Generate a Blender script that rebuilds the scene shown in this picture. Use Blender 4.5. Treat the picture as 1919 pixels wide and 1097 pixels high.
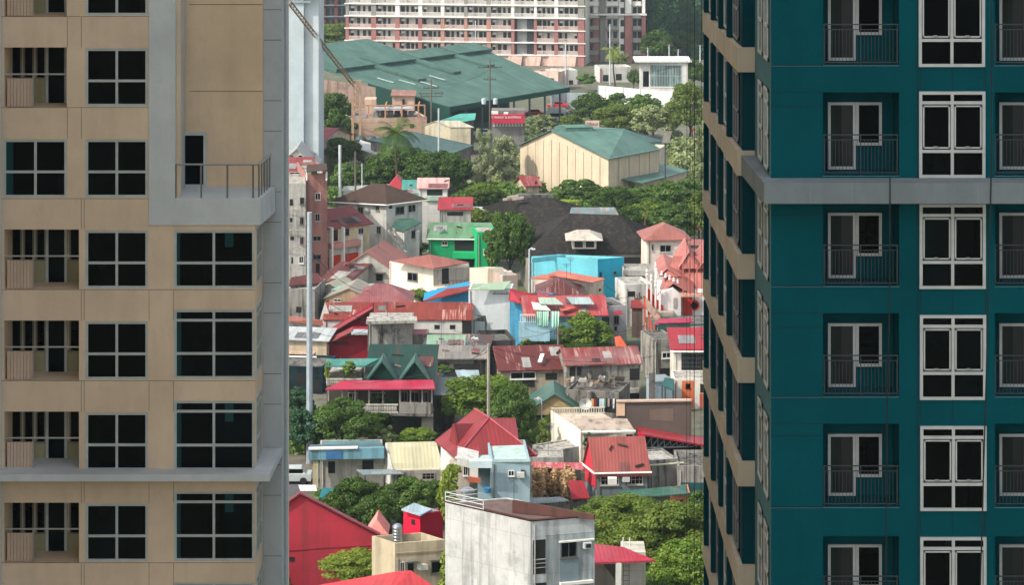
import bpy, math, random
import numpy as np
from mathutils import Vector, Matrix
random.seed(7)
SC = bpy.context.scene
for o in list(bpy.data.objects): bpy.data.objects.remove(o)
R = math.radians
# ---------------------------------------------------------------- camera, sky, sun, exposure
# a level shift-lens camera high in a tower: uprights stay upright, horizon above the frame
F = 5000.0; CX = 959.5; HY = -366.0; H = 63.0       # focal length and horizon in photo pixels, eye height in metres
cd = bpy.data.cameras.new('camera'); cam = bpy.data.objects.new('camera', cd); SC.collection.objects.link(cam)
cam.location = (0, 0, H); cam.rotation_euler = (R(90), 0, 0)
cd.lens = 36 * F / 1919; cd.sensor_width = 36; cd.shift_y = -(548.5 - HY) / 1919
cd.clip_start = 1; cd.clip_end = 9000
SC.camera = cam
HAZE = 0.00011
SUN_EL = 44; SUN_AZ = 241        # compass from +Y, clockwise
w = bpy.data.worlds.new('World'); SC.world = w; w.use_nodes = True
nt = w.node_tree; bg = nt.nodes['Background']
sky = nt.nodes.new('ShaderNodeTexSky'); sky.sky_type = 'NISHITA'; sky.sun_disc = False
sky.sun_elevation = R(SUN_EL); sky.sun_rotation = R(SUN_AZ); sky.air_density = 1.0; sky.dust_density = 2.5; sky.ozone_density = 1.0
hs_ = nt.nodes.new('ShaderNodeHueSaturation'); hs_.inputs['Saturation'].default_value = .42
nt.links.new(sky.outputs[0], hs_.inputs['Color']); nt.links.new(hs_.outputs[0], bg.inputs[0]); bg.inputs[1].default_value = 0.15
sl = bpy.data.lights.new('sun', 'SUN'); sl.energy = 2.0; sl.angle = R(0.7); sl.color = (1.0, 0.945, 0.86)
so = bpy.data.objects.new('sun', sl); SC.collection.objects.link(so)
sdir = Vector((math.sin(R(SUN_AZ)) * math.cos(R(SUN_EL)), math.cos(R(SUN_AZ)) * math.cos(R(SUN_EL)), math.sin(R(SUN_EL))))
so.rotation_euler = sdir.to_track_quat('Z', 'Y').to_euler()
SC.view_settings.view_transform = 'Standard'; SC.view_settings.look = 'None'
SC.view_settings.exposure = 1.12; SC.view_settings.gamma = 1

# ---------------------------------------------------------------- helpers
def G(px, py, z=0.0):
    D = (H - z) * F / (py - HY); return Vector(((px - CX) * D / F, D, z))
def bzz(yf, zf, yb, s):
    k = F / (yb - HY); Df = (H - zf) * F / (yf - HY); return (zf + s * (H * k - Df)) / (1 + s * k)
def At(px, py, D): return Vector(((px - CX) * D / F, D, H - (py - HY) * D / F))
def zat(py, D): return H - (py - HY) * D / F
def lin(h):
    h = h.lstrip('#'); v = [int(h[i:i+2], 16) / 255 for i in (0, 2, 4)]
    return tuple(c / 12.92 if c <= .04045 else ((c + .055) / 1.055) ** 2.4 for c in v)

DBG = False; LAST = ['']
class MB:
    def __init__(s): s.v = []; s.f = []
    def poly(s, pts):
        n = len(s.v); s.v += [Vector(p) for p in pts]; s.f.append(tuple(range(n, n + len(pts))))
    def hexa(s, b, t):      # bottom ring, top ring
        n = len(s.v); k = len(b); s.v += [Vector(p) for p in b] + [Vector(p) for p in t]
        s.f.append(tuple(n + i for i in reversed(range(k)))); s.f.append(tuple(n + k + i for i in range(k)))
        for i in range(k):
            j = (i + 1) % k; s.f.append((n + i, n + j, n + k + j, n + k + i))
    def box(s, x0, y0, z0, x1, y1, z1):
        s.hexa([(x0, y0, z0), (x1, y0, z0), (x1, y1, z0), (x0, y1, z0)], [(x0, y0, z1), (x1, y0, z1), (x1, y1, z1), (x0, y1, z1)])
    def obox(s, o, u, v, w_):
        o, u, v, w_ = map(Vector, (o, u, v, w_))
        s.hexa([o, o + u, o + u + v, o + v], [o + w_, o + u + w_, o + u + v + w_, o + v + w_])
    def slab(s, pts, t=.1):
        if DBG:
            q = [Vector(p) for p in pts]; nn = Vector((0, 0, 0))
            for i in range(len(q)): nn += q[i].cross(q[(i + 1) % len(q)])
            nn.normalize(); nn = nn if nn.z > 0 else -nn; cc = sum(q, Vector()) / len(q); dd_ = nn.dot((Vector((0, 0, 63)) - cc).normalized())
            if dd_ < .12 or nn.z < .5: import traceback; print('SLAB', round(dd_, 2), round(nn.z, 2), LAST[0][:50], [f.lineno for f in traceback.extract_stack()[:-1]])
        s.hexa([Vector(p) - Vector((0, 0, t)) for p in pts], pts)
    def prism(s, xy, z0, z1):
        s.hexa([(p[0], p[1], z0) for p in xy], [(p[0], p[1], z1) for p in xy])
    def tube(s, p0, p1, r0, r1=None, n=6, cap=True):
        p0 = Vector(p0); p1 = Vector(p1); r1 = r0 if r1 is None else r1
        d = (p1 - p0); 
        if d.length < 1e-6: return
        d.normalize(); a = d.orthogonal().normalized(); b = d.cross(a)
        A = [p0 + (a * math.cos(t) + b * math.sin(t)) * r0 for t in [2 * math.pi * i / n for i in range(n)]]
        B = [p1 + (a * math.cos(t) + b * math.sin(t)) * r1 for t in [2 * math.pi * i / n for i in range(n)]]
        s.hexa(A, B)
    def path(s, pts, r, n=5):
        for a, b in zip(pts[:-1], pts[1:]): s.tube(a, b, r, r, n)
    def lathe(s, c, prof, n=16):
        c = Vector(c); k = len(s.v)
        for r, z in prof:
            for i in range(n):
                t = 2 * math.pi * i / n; s.v.append(c + Vector((r * math.cos(t), r * math.sin(t), z)))
        for j in range(len(prof) - 1):
            for i in range(n):
                a = k + j * n + i; b = k + j * n + (i + 1) % n
                s.f.append((a, b, b + n, a + n))
        s.f.append(tuple(k + (len(prof) - 1) * n + i for i in range(n)))
        s.f.append(tuple(k + i for i in reversed(range(n))))
    def holes(s, P, U, W, N, wid, hei, hs):
        """wall sheet from P spanning U*wid, W*hei; hs: (u0,w0,u1,w1,depth,back); N = inward direction"""
        us = sorted(set([0, wid] + [max(0, min(wid, h[0])) for h in hs] + [max(0, min(wid, h[2])) for h in hs]))
        ws = sorted(set([0, hei] + [max(0, min(hei, h[1])) for h in hs] + [max(0, min(hei, h[3])) for h in hs]))
        for i in range(len(us) - 1):
            for j in range(len(ws) - 1):
                cu = (us[i] + us[i+1]) / 2; cw = (ws[j] + ws[j+1]) / 2
                if any(h[0] < cu < h[2] and h[1] < cw < h[3] for h in hs): continue
                s.poly([P + U*us[i] + W*ws[j], P + U*us[i+1] + W*ws[j], P + U*us[i+1] + W*ws[j+1], P + U*us[i] + W*ws[j+1]])
        for u0, w0, u1, w1, d, back in hs:
            u1 = min(u1, wid); c = [P+U*u0+W*w0, P+U*u1+W*w0, P+U*u1+W*w1, P+U*u0+W*w1]
            for a in range(4):
                b = (a + 1) % 4; s.poly([c[b], c[a], c[a] + N*d, c[b] + N*d])
            if back: s.poly([q + N*d for q in c])
    def build(s, name, mat, parent=None, label=None, smooth=False):
        me = bpy.data.meshes.new(name)
        off = Vector(parent.get('_o', (0, 0, 0))) if parent else Vector((0, 0, 0))
        me.from_pydata([v - off for v in s.v], [], s.f); me.update()
        uv = me.uv_layers.new(name='UVMap'); Z = Vector((0, 0, 1))
        vs = s.v
        for p in me.polygons:
            n = p.normal
            u = Z.cross(n)
            if abs(n.z) > .985 or u.length < 1e-4: u = Vector((1, 0, 0))
            u.normalize(); v = n.cross(u)
            for li in p.loop_indices:
                q = vs[me.loops[li].vertex_index]; uv.data[li].uv = (q.dot(u), q.dot(v))
            if smooth: p.use_smooth = True
        me.materials.append(mat)
        o = bpy.data.objects.new(name, me); SC.collection.objects.link(o)
        if parent: o.parent = parent; o['_o'] = list(off)
        if label: o['label'] = label
        return o

def thing(name, label, cat, loc=(0, 0, 0), group=None):
    o = bpy.data.objects.new(name, None); SC.collection.objects.link(o)
    LAST[0] = label; o.empty_display_size = .5; o.location = loc; o['_o'] = list(loc)
    o['label'] = label; o['category'] = cat
    if group: o['group'] = group
    return o
def single(name, label, cat, mb, mat, group=None, kind=None, smooth=False):
    o = mb.build(name, mat, smooth=smooth); o['_o'] = [0, 0, 0]
    if label: o['label'] = label; o['category'] = cat
    if group: o['group'] = group
    if kind: o['kind'] = kind
    return o

# ---------------------------------------------------------------- materials
MC = {}
def base(key):
    m = bpy.data.materials.new(key); m.use_nodes = True; t = m.node_tree; return m, t, t.nodes['Principled BSDF']
def N(t, typ, **kw):
    n = t.nodes.new(typ)
    for k, v in kw.items():
        if k.startswith('i_'):
            key = k[2:]; n.inputs[int(key) if key.isdigit() else key].default_value = v
        else: setattr(n, k, v)
    return n
def mixc(t, fac, a, b, mode='MIX'):
    n = t.nodes.new('ShaderNodeMix'); n.data_type = 'RGBA'; n.blend_type = mode
    for sock, val in ((n.inputs[0], fac), (n.inputs[6], a), (n.inputs[7], b)):
        if isinstance(val, bpy.types.NodeSocket): t.links.new(val, sock)
        elif isinstance(val, (int, float)): sock.default_value = val
        else: sock.default_value = (*val[:3], 1)
    return n.outputs[2]
def ramp(t, src, a, b):
    n = t.nodes.new('ShaderNodeMapRange'); n.inputs[1].default_value = a; n.inputs[2].default_value = b
    t.links.new(src, n.inputs[0]); return n.outputs[0]
def noise(t, co, scale, detail=4, vec=(1, 1, 1), rough=.55):
    mp = t.nodes.new('ShaderNodeMapping'); mp.inputs['Scale'].default_value = vec; t.links.new(co, mp.inputs[0])
    n = t.nodes.new('ShaderNodeTexNoise'); n.inputs['Scale'].default_value = scale; n.inputs['Detail'].default_value = detail
    n.inputs['Roughness'].default_value = rough
    t.links.new(mp.outputs[0], n.inputs['Vector']); return n.outputs['Fac']
def mul(t, a, b):
    n = t.nodes.new('ShaderNodeMath'); n.operation = 'MULTIPLY'
    for i, v in enumerate((a, b)):
        if isinstance(v, (int, float)): n.inputs[i].default_value = v
        else: t.links.new(v, n.inputs[i])
    return n.outputs[0]
def dim(c, k): return tuple(max(0, min(1, x * k)) for x in c)

def plaster(col, dirt=.35, rough=.85, stain='3a352f', scale=1.0):
    key = ('pl', col, dirt, stain, scale)
    if key in MC: return MC[key]
    m, t, b = base('plaster_' + col); c = lin(col)
    co = t.nodes.new('ShaderNodeNewGeometry').outputs['Position']
    n1 = noise(t, co, .35 * scale, 5); n2 = noise(t, co, .9 * scale, 5, (1.6, 1.6, .12)); n3 = noise(t, co, 5 * scale, 3)
    col1 = mixc(t, ramp(t, n1, .3, .7), dim(c, .84), dim(c, 1.08))
    n4 = noise(t, co, 2.2 * scale, 6, (1, 1, .5), .65)
    col1 = mixc(t, mul(t, ramp(t, n4, .5, .7), .25 + dirt * .5), col1, dim(c, .72))
    if dirt > .25:
        brk = t.nodes.new('ShaderNodeTexBrick'); brk.inputs['Scale'].default_value = 1; brk.inputs['Brick Width'].default_value = 2.9; brk.inputs['Row Height'].default_value = 2.7
        brk.inputs['Mortar Size'].default_value = .02; brk.inputs['Color1'].default_value = (1, 1, 1, 1); brk.inputs['Color2'].default_value = (.9, .89, .87, 1); brk.inputs['Mortar'].default_value = (.62, .6, .58, 1)
        t.links.new(t.nodes.new('ShaderNodeUVMap').outputs[0], brk.inputs['Vector']); col1 = mixc(t, .7, col1, brk.outputs['Color'], 'MULTIPLY')
    f = mul(t, ramp(t, n2, .5, .68), min(1, dirt * 1.25))
    col2 = mixc(t, f, col1, lin(stain))
    n5 = noise(t, co, .55 * scale, 7, (1, 1, 1), .7); col2 = mixc(t, mul(t, ramp(t, n5, .52, .66), dirt * .75), col2, lin(stain))
    f3 = mul(t, ramp(t, n3, .55, .8), dirt * .5)
    col3 = mixc(t, f3, col2, dim(c, .6))
    t.links.new(col3, b.inputs['Base Color']); b.inputs['Roughness'].default_value = rough; b.inputs['Specular IOR Level'].default_value = .04
    bp = t.nodes.new('ShaderNodeBump'); bp.inputs['Strength'].default_value = .15; bp.inputs['Distance'].default_value = .05
    t.links.new(n3, bp.inputs['Height']); t.links.new(bp.outputs[0], b.inputs['Normal'])
    MC[key] = m; return m
def concrete(col='8b8880', dirt=.8): return plaster(col, dirt, .92, '1f1d1b', 1.6)

def roofm(col, rust=0.0, pitch=.28, fade=.25, rustcol='5a2c1c', fadecol=None, tile=False, rough=.55):
    key = ('rf', col, rust, pitch, fade, rustcol, fadecol, tile)
    if key in MC: return MC[key]
    m, t, b = base('metal_roof_' + col); c = dim(lin(col), .8)
    uv = t.nodes.new('ShaderNodeUVMap').outputs[0]
    sx = t.nodes.new('ShaderNodeSeparateXYZ'); t.links.new(uv, sx.inputs[0])
    # sheet-to-sheet variation
    def snap(src, k):
        a = t.nodes.new('ShaderNodeMath'); a.operation = 'DIVIDE'; t.links.new(src, a.inputs[0]); a.inputs[1].default_value = k
        f = t.nodes.new('ShaderNodeMath'); f.operation = 'FLOOR'; t.links.new(a.outputs[0], f.inputs[0]); return f.outputs[0]
    cx = t.nodes.new('ShaderNodeCombineXYZ'); t.links.new(snap(sx.outputs[0], .9), cx.inputs[0]); t.links.new(snap(sx.outputs[1], 2.6), cx.inputs[1])
    wn = t.nodes.new('ShaderNodeTexWhiteNoise'); wn.noise_dimensions = '2D'; t.links.new(cx.outputs[0], wn.inputs['Vector'])
    sheet = wn.outputs['Value']
    c1 = mixc(t, sheet, dim(c, .82), dim(c, 1.1))
    big = noise(t, uv, .25, 5); st = noise(t, uv, 1.1, 5, (1.5, .18, 1))
    fc = dim(lin(fadecol), .85) if fadecol else tuple(min(1, x * .6 + .22) for x in c)
    c2 = mixc(t, mul(t, ramp(t, big, .45, .72), fade), c1, fc)
    c3 = mixc(t, mul(t, ramp(t, st, .5, .75), .25 + rust * .75), c2, dim(c, .55) if rust < .05 else lin(rustcol))
    if rust > .3:
        st2 = noise(t, uv, 2.3, 4, (2.2, .12, 1)); pk = ramp(t, sheet, .55, .8)
        c3 = mixc(t, mul(t, mul(t, ramp(t, st2, .5, .62), pk), rust), c3, lin('a5887c'))
    # seams
    wv = t.nodes.new('ShaderNodeMath'); wv.operation = 'MULTIPLY'; t.links.new(sx.outputs[0], wv.inputs[0]); wv.inputs[1].default_value = 2 * math.pi / pitch
    sn = t.nodes.new('ShaderNodeMath'); sn.operation = 'SINE'; t.links.new(wv.outputs[0], sn.inputs[0])
    seam = ramp(t, sn.outputs[0], .8, 1.0)
    c4 = mixc(t, mul(t, seam, .16), c3, dim(c, .5))
    t.links.new(c4, b.inputs['Base Color']); b.inputs['Roughness'].default_value = rough; b.inputs['Specular IOR Level'].default_value = .3
    bp = t.nodes.new('ShaderNodeBump'); bp.inputs['Strength'].default_value = .3; bp.inputs['Distance'].default_value = .02
    t.links.new(sn.outputs[0], bp.inputs['Height']); t.links.new(bp.outputs[0], b.inputs['Normal'])
    MC[key] = m; return m

def plain(col, rough=.6, metal=0.0, spec=.5):
    key = ('pn', col, rough, metal)
    if key in MC: return MC[key]
    m, t, b = base('paint_' + col); c = lin(col)
    co = t.nodes.new('ShaderNodeNewGeometry').outputs['Position']
    n1 = noise(t, co, 2.0, 4)
    t.links.new(mixc(t, ramp(t, n1, .3, .7), dim(c, .85), dim(c, 1.05)), b.inputs['Base Color'])
    b.inputs['Roughness'].default_value = rough; b.inputs['Metallic'].default_value = metal
    MC[key] = m; return m
def glass(a='050708', b_='10282a', rough=.12, scale=.6):
    key = ('gl', a, b_, rough)
    if key in MC: return MC[key]
    m, t, b = base('window_glass_' + a)
    co = t.nodes.new('ShaderNodeNewGeometry').outputs['Position']
    n1 = noise(t, co, scale, 2, (1, 1, .25))
    t.links.new(mixc(t, ramp(t, n1, .5, .75), lin(a), lin(b_)), b.inputs['Base Color'])
    b.inputs['Roughness'].default_value = rough; b.inputs['IOR'].default_value = 1.2; b.inputs['Specular IOR Level'].default_value = .35
    MC[key] = m; return m
def leafm(name, dark, light, tr=.35):
    key = ('lf', name)
    if key in MC: return MC[key]
    m, t, b = base('foliage_' + name); t.nodes.remove(b)
    at = t.nodes.new('ShaderNodeAttribute'); at.attribute_name = 'tint'
    oi = t.nodes.new('ShaderNodeObjectInfo')
    c = mixc(t, at.outputs['Fac'], lin(dark), lin(light))
    hs = t.nodes.new('ShaderNodeHueSaturation'); t.links.new(c, hs.inputs['Color'])
    v = t.nodes.new('ShaderNodeMapRange'); t.links.new(oi.outputs['Random'], v.inputs[0]); v.inputs[3].default_value = .85; v.inputs[4].default_value = 1.15
    t.links.new(v.outputs[0], hs.inputs['Value'])
    d = t.nodes.new('ShaderNodeBsdfDiffuse'); tl = t.nodes.new('ShaderNodeBsdfTranslucent'); gl = t.nodes.new('ShaderNodeBsdfGlossy')
    gl.inputs['Roughness'].default_value = .45; gl.inputs['Color'].default_value = (.6, .65, .6, 1)
    mx = t.nodes.new('ShaderNodeMixShader'); mx.inputs[0].default_value = tr
    t.links.new(hs.outputs[0], d.inputs[0]); t.links.new(hs.outputs[0], tl.inputs[0]); t.links.new(d.outputs[0], mx.inputs[1]); t.links.new(tl.outputs[0], mx.inputs[2])
    m2 = t.nodes.new('ShaderNodeMixShader'); m2.inputs[0].default_value = .02
    t.links.new(mx.outputs[0], m2.inputs[1]); t.links.new(gl.outputs[0], m2.inputs[2])
    t.links.new(m2.outputs[0], t.nodes['Material Output'].inputs[0])
    MC[key] = m; return m
GL = glass(); DK = plain('14120f', .9); WH = plain('d8d6cc', .5); STEEL = plain('a8adb0', .35, .8); BARK = plaster('5a4a3a', .5)
IRON = plain('3a3f42', .6)

# ---------------------------------------------------------------- house kit
def wallhit(P, Q, px):
    k = (px - CX) / F; dx = Q[0] - P[0]; dy = Q[1] - P[1]
    t = (k * P[1] - P[0]) / (dx - k * dy); return Vector((P[0] + t * dx, P[1] + t * dy, 0))
def opening(root, P, Q, r, style='w', frame=None, pane=None, name=None):
    x0, y0, x1, y1 = r
    a = wallhit(P, Q, x0); b = wallhit(P, Q, x1); Dm = (a.y + b.y) / 2
    z1 = zat(y0, Dm); z0 = zat(y1, Dm); u = (b - a); L = u.length; u = u / L
    n = Vector((u.y, -u.x, 0))
    if n.dot(a) > 0: n = -n
    if z0 > z1: z0, z1 = z1, z0
    up = Vector((0, 0, 1)); hh = z1 - z0
    fm = frame or plain(random.choice(['d2d0c8', 'a39f95', '8a857a', '6b6a66', '55534f']), .6); pm = pane or GL
    name = name or 'window'
    A = Vector((a.x, a.y, z0))
    m = MB(); fw = min(.09, L * .12); pr = .1
    if style == 'h':        # bare opening
        m.obox(A - n * .02 - up * .02, u * L, n * .05, up * hh)
        return m.build('opening', pm if pane else DK, root)
    for s0, s1, t0, t1 in ((0, L, 0, fw), (0, L, hh - fw, hh), (0, fw, fw, hh - fw), (L - fw, L, fw, hh - fw)):
        m.obox(A + u * s0 + up * t0 - n * .02, u * (s1 - s0), n * pr, up * (t1 - t0))
    if style == 'w':
        m.obox(A + u * (L / 2 - fw / 3) + up * fw - n * .02, u * fw * .66, n * (pr - .01), up * (hh - 2 * fw))
    if style == 'j':        # jalousie / grille
        k = max(3, int(L / .35))
        for i in range(1, k): m.obox(A + u * (L * i / k - .02) + up * fw - n * .02, u * .04, n * (pr - .01), up * (hh - 2 * fw))
        m.obox(A + u * fw + up * (hh * .5) - n * .02, u * (L - 2 * fw), n * (pr - .03), up * .04)
    m.obox(A - u * .05 - up * .08 - n * .02, u * (L + .1), n * .16, up * .08)
    fr = m.build(name, fm, root)
    p = MB(); p.obox(A + u * fw + up * fw - n * .02, u * (L - 2 * fw), n * .06, up * (hh - 2 * fw)); p.build('pane', pm, fr)
    if style == 'a' or style == 'A':       # with awning slab
        q = MB(); q.obox(A - u * .2 + up * (hh + .15) - n * .02, u * (L + .4), n * .6, up * .08); q.build('awning', concrete('77736a', .4), root)
    return fr

def house(label, A, B, D, wall, rm, d=8., S=None, side='r', roof='gx', rise=1.4, over=.4, wins=(), name='house', cat='house', z0=0.,
          par=.5, deck=None, fascia=None, group=None, th=.12, frame=None):
    z = zat(A[1], D); a = G(A[0], A[1], z); b = G(B[0], B[1], z); a.z = b.z = 0
    u = (b - a).normalized(); v = Vector((-u.y, u.x, 0))
    if v.y < 0: v = -v
    if S:
        s = G(S[0], S[1], z); s.z = 0
        if side == 'r': c = s; dd = a + c - b
        else: dd = s; c = b + dd - a
        v = (dd - a).normalized()
    else: c = b + v * d; dd = a + v * d
    cen = (a + c) / 2
    root = thing(name, label, cat, (cen.x, cen.y, z0), group)
    up = Vector((0, 0, 1)); wid = (b - a).length; dep = (dd - a).length
    W = MB(); W.prism([a, b, c, dd], z0, z)
    Z = lambda p, h: Vector((p.x, p.y, h))
    RM = MB(); o = over
    A_, B_, C_, D_ = a - u*o - v*o, b + u*o - v*o, c + u*o + v*o, dd - u*o + v*o
    if roof == 'flat':
        t = .18
        for p, q, inn in ((a, b, v), (dd, c, -v), (a + v*t, dd - v*t, u), (b + v*t, c - v*t, -u)):
            W.hexa([Z(p, z+.002), Z(q, z+.002), Z(q + inn*t, z+.002), Z(p + inn*t, z+.002)], [Z(p, z+par), Z(q, z+par), Z(q + inn*t, z+par), Z(p + inn*t, z+par)])
        ti = t + .004
        RM.prism([a + u*ti + v*ti, b - u*ti + v*ti, c - u*ti - v*ti, dd + u*ti - v*ti], z - .05, z + .06)
    elif roof == 'gx':
        k = rise / (dep / 2); ze = z - k * o; ma = (A_ + D_) / 2; mb = (B_ + C_) / 2
        RM.hexa([Z(A_, ze), Z(B_, ze), Z(mb, z+rise), Z(ma, z+rise)], [Z(A_, ze+th), Z(B_, ze+th), Z(mb, z+rise+th), Z(ma, z+rise+th)])
        RM.hexa([Z(ma, z+rise), Z(mb, z+rise), Z(C_, ze), Z(D_, ze)], [Z(ma, z+rise+th), Z(mb, z+rise+th), Z(C_, ze+th), Z(D_, ze+th)])
        W.hexa([Z(a, z), Z(dd, z), Z((a+dd)/2, z+rise-.02)], [Z(a + u*.15, z), Z(dd + u*.15, z), Z((a+dd)/2 + u*.15, z+rise-.02)])
        W.hexa([Z(b, z), Z(c, z), Z((b+c)/2, z+rise-.02)], [Z(b - u*.15, z), Z(c - u*.15, z), Z((b+c)/2 - u*.15, z+rise-.02)])
    elif roof == 'gy':
        k = rise / (wid / 2); ze = z - k * o; ma = (A_ + B_) / 2; mb = (D_ + C_) / 2
        RM.hexa([Z(A_, ze), Z(ma, z+rise), Z(mb, z+rise), Z(D_, ze)], [Z(A_, ze+th), Z(ma, z+rise+th), Z(mb, z+rise+th), Z(D_, ze+th)])
        RM.hexa([Z(ma, z+rise), Z(B_, ze), Z(C_, ze), Z(mb, z+rise)], [Z(ma, z+rise+th), Z(B_, ze+th), Z(C_, ze+th), Z(mb, z+rise+th)])
        W.hexa([Z(a, z), Z(b, z), Z((a+b)/2, z+rise-.02)], [Z(a + v*.15, z), Z(b + v*.15, z), Z((a+b)/2 + v*.15, z+rise-.02)])
        W.hexa([Z(c, z), Z(dd, z), Z((c+dd)/2, z+rise-.02)], [Z(c - v*.15, z), Z(dd - v*.15, z), Z((c+dd)/2 - v*.15, z+rise-.02)])
    elif roof == 'hip':
        ze = z - .12
        if wid >= dep: e = min(dep / 2, wid / 2 - .3) ; r0 = (A_ + D_) / 2 + u * (e + o*.5); r1 = (B_ + C_) / 2 - u * (e + o*.5)
        else: e = min(wid / 2, dep / 2 - .3); r0 = (A_ + B_) / 2 + v * (e + o*.5); r1 = (D_ + C_) / 2 - v * (e + o*.5)
        zr = z + rise; E = [Z(A_, ze), Z(B_, ze), Z(C_, ze), Z(D_, ze)]
        E2 = [Z(p, ze + th) for p in (A_, B_, C_, D_)]; q0 = Z(r0, zr); q1 = Z(r1, zr)
        RM.poly(list(reversed(E)))
        for i in range(4): RM.poly([E[i], E[(i+1) % 4], E2[(i+1) % 4], E2[i]])
        if wid >= dep:
            RM.poly([E2[0], E2[1], q1, q0]); RM.poly([E2[1], E2[2], q1]); RM.poly([E2[2], E2[3], q0, q1]); RM.poly([E2[3], E2[0], q0])
        else:
            RM.poly([E2[0], E2[1], q0]); RM.poly([E2[1], E2[2], q1, q0]); RM.poly([E2[2], E2[3], q1]); RM.poly([E2[3], E2[0], q0, q1])
    elif roof[:2] == 'sh':
        hs = roof[2]; hz = {'f': (1, 1, 0, 0), 'b': (0, 0, 1, 1), 'l': (1, 0, 0, 1), 'r': (0, 1, 1, 0)}[hs]
        pts = [Z(p, z + rise * h_ + .02) for p, h_ in zip((A_, B_, C_, D_), hz)]
        RM.hexa(pts, [p + up * th for p in pts])
        W.hexa([Z(a, z), Z(b, z), Z(c, z), Z(dd, z)], [Z(p, z + .01 + rise * h_) for p, h_ in zip((a, b, c, dd), hz)])
    W.build('wall', wall, root)
    RM.build('roof', rm if roof != 'flat' else (deck or rm), root)
    if fascia:
        m = MB(); m.tube(Z(A_, z - .12) - v*.05, Z(B_, z - .12) - v*.05, .11, n=5)
        if S and side == 'r': m.tube(Z(B_, z - .12), Z(C_, z - .12), .11, n=5)
        if S and side == 'l': m.tube(Z(A_, z - .12), Z(D_, z - .12), .11, n=5)
        m.build('gutter', fascia, root)
    walls = {'f': (a, b), 'r': (b, c), 'l': (dd, a)}
    for wd in wins:
        P, Q = walls[wd[0]]; opening(root, P, Q, wd[1:5], wd[5] if len(wd) > 5 else 'w', frame=frame)
    root['_z'] = z
    rr = random.Random(len(label) * 7 + int(A[0]) + int(A[1]))
    if D < 400 and wid > 2.5 and z > 1.5:
        m = MB(); q = a + u * .25 - v * .07; m.tube(Z(q, z0), Z(q, z - .1), .05, n=5); m.build('downpipe', plain(rr.choice(['9a968e', '6e6a64', 'b4b0a6']), .6), root)
        for wd in wins:
            if wd[0] == 'f' and (len(wd) < 6 or wd[5] in 'wAj') and rr.random() < .3:
                q = wallhit(a, b, wd[3] + 5) ; qz = zat(wd[2] + 3, q.y)
                if (q - a).length < wid - .7 and (q - a).dot(u) > 0 and qz < z - .4:
                    m = MB(); m.obox(Vector((q.x, q.y, qz - .4)) - v * .45, u * .6, v * .44, up * .42); m.build('air_conditioner', plain('bdbbb4', .5), root)
        pl = None
        if roof == 'gx': pl = (Z(A_, z - rise / (dep / 2) * o + th), Z(B_, z - rise / (dep / 2) * o + th), Z((A_ + D_) / 2, z + rise + th))
        elif roof == 'shb': pl = (Z(A_, z + .02 + th), Z(B_, z + .02 + th), Z(D_, z + rise + .02 + th))
        if pl:
            e1, e2 = pl[1] - pl[0], pl[2] - pl[0]; nn = e1.cross(e2).normalized(); nn = nn if nn.z > 0 else -nn
            for i in range(rr.randint(1, 3)):
                s0, s1 = rr.uniform(.03, .8), rr.uniform(.0, .55); w1 = min(.95 - s0, .9 / e1.length * rr.randint(1, 3)); w2 = rr.uniform(.25, .43)
                P_ = pl[0] + e1 * s0 + e2 * s1 + nn * .02; m = MB(); m.obox(P_, e1 * w1, e2 * w2, nn * .03); m.build('roof_patch', roofm(rr.choice(['8a8784', '5c3a34', '7c4440', '9c9a92', '6a6e6c']), .6), root)
            for i in range(rr.randint(0, 3)):
                P_ = pl[0] + e1 * rr.uniform(.1, .9) + e2 * rr.uniform(.1, .8) + nn * .06; m = MB(); dd2 = (e1.normalized() * rr.uniform(-1, 1) + e2.normalized() * rr.uniform(-.4, .4)); m.obox(P_, dd2 * 1.2, e2.normalized() * .16, nn * .1); m.build('roof_weight', plaster(rr.choice(['4a443e', '7c756c', '2c2a28']), .4), root)
        if rr.random() < .28:
            q = (a + b) / 2 + u * rr.uniform(-.3, .3) * wid + v * dep * .45; zz_ = z + (rise if roof != 'flat' else 0); hgt_ = rr.uniform(1.6, 2.8); m = MB(); m.tube(Z(q, zz_ - .2), Z(q, zz_ + hgt_), .03, n=4)
            for k_ in range(4): m.tube(Z(q, zz_ + hgt_ - .12 * k_) - u * (.5 - .08 * k_), Z(q, zz_ + hgt_ - .12 * k_) + u * (.5 - .08 * k_), .018, n=3)
            m.build('antenna', IRON, root)
    return dict(root=root, a=a, b=b, c=c, d=dd, z=z, u=u, v=v, walls=walls)
def rpoly(root, pts, mat, th=.1, name='roof', label=None):
    m = MB(); m.slab([G(*p) for p in pts], th); return m.build(name, mat, root, label)
def wpoly(root, A, B, z0, mat, t=.15, name='wall', label=None, top=None):
    """wall from A to B (px,py,z) straight down to z0"""
    a = G(*A); b = G(*B); u = (b - a); u.z = 0; n = Vector((u.y, -u.x, 0)).normalized() * t
    if n.y < 0: n = -n
    m = MB(); m.hexa([Vector((a.x, a.y, z0)), Vector((b.x, b.y, z0)), Vector((b.x, b.y, z0)) + n, Vector((a.x, a.y, z0)) + n], [a, b, b + n, a + n])
    return m.build(name, mat, root, label)
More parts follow.
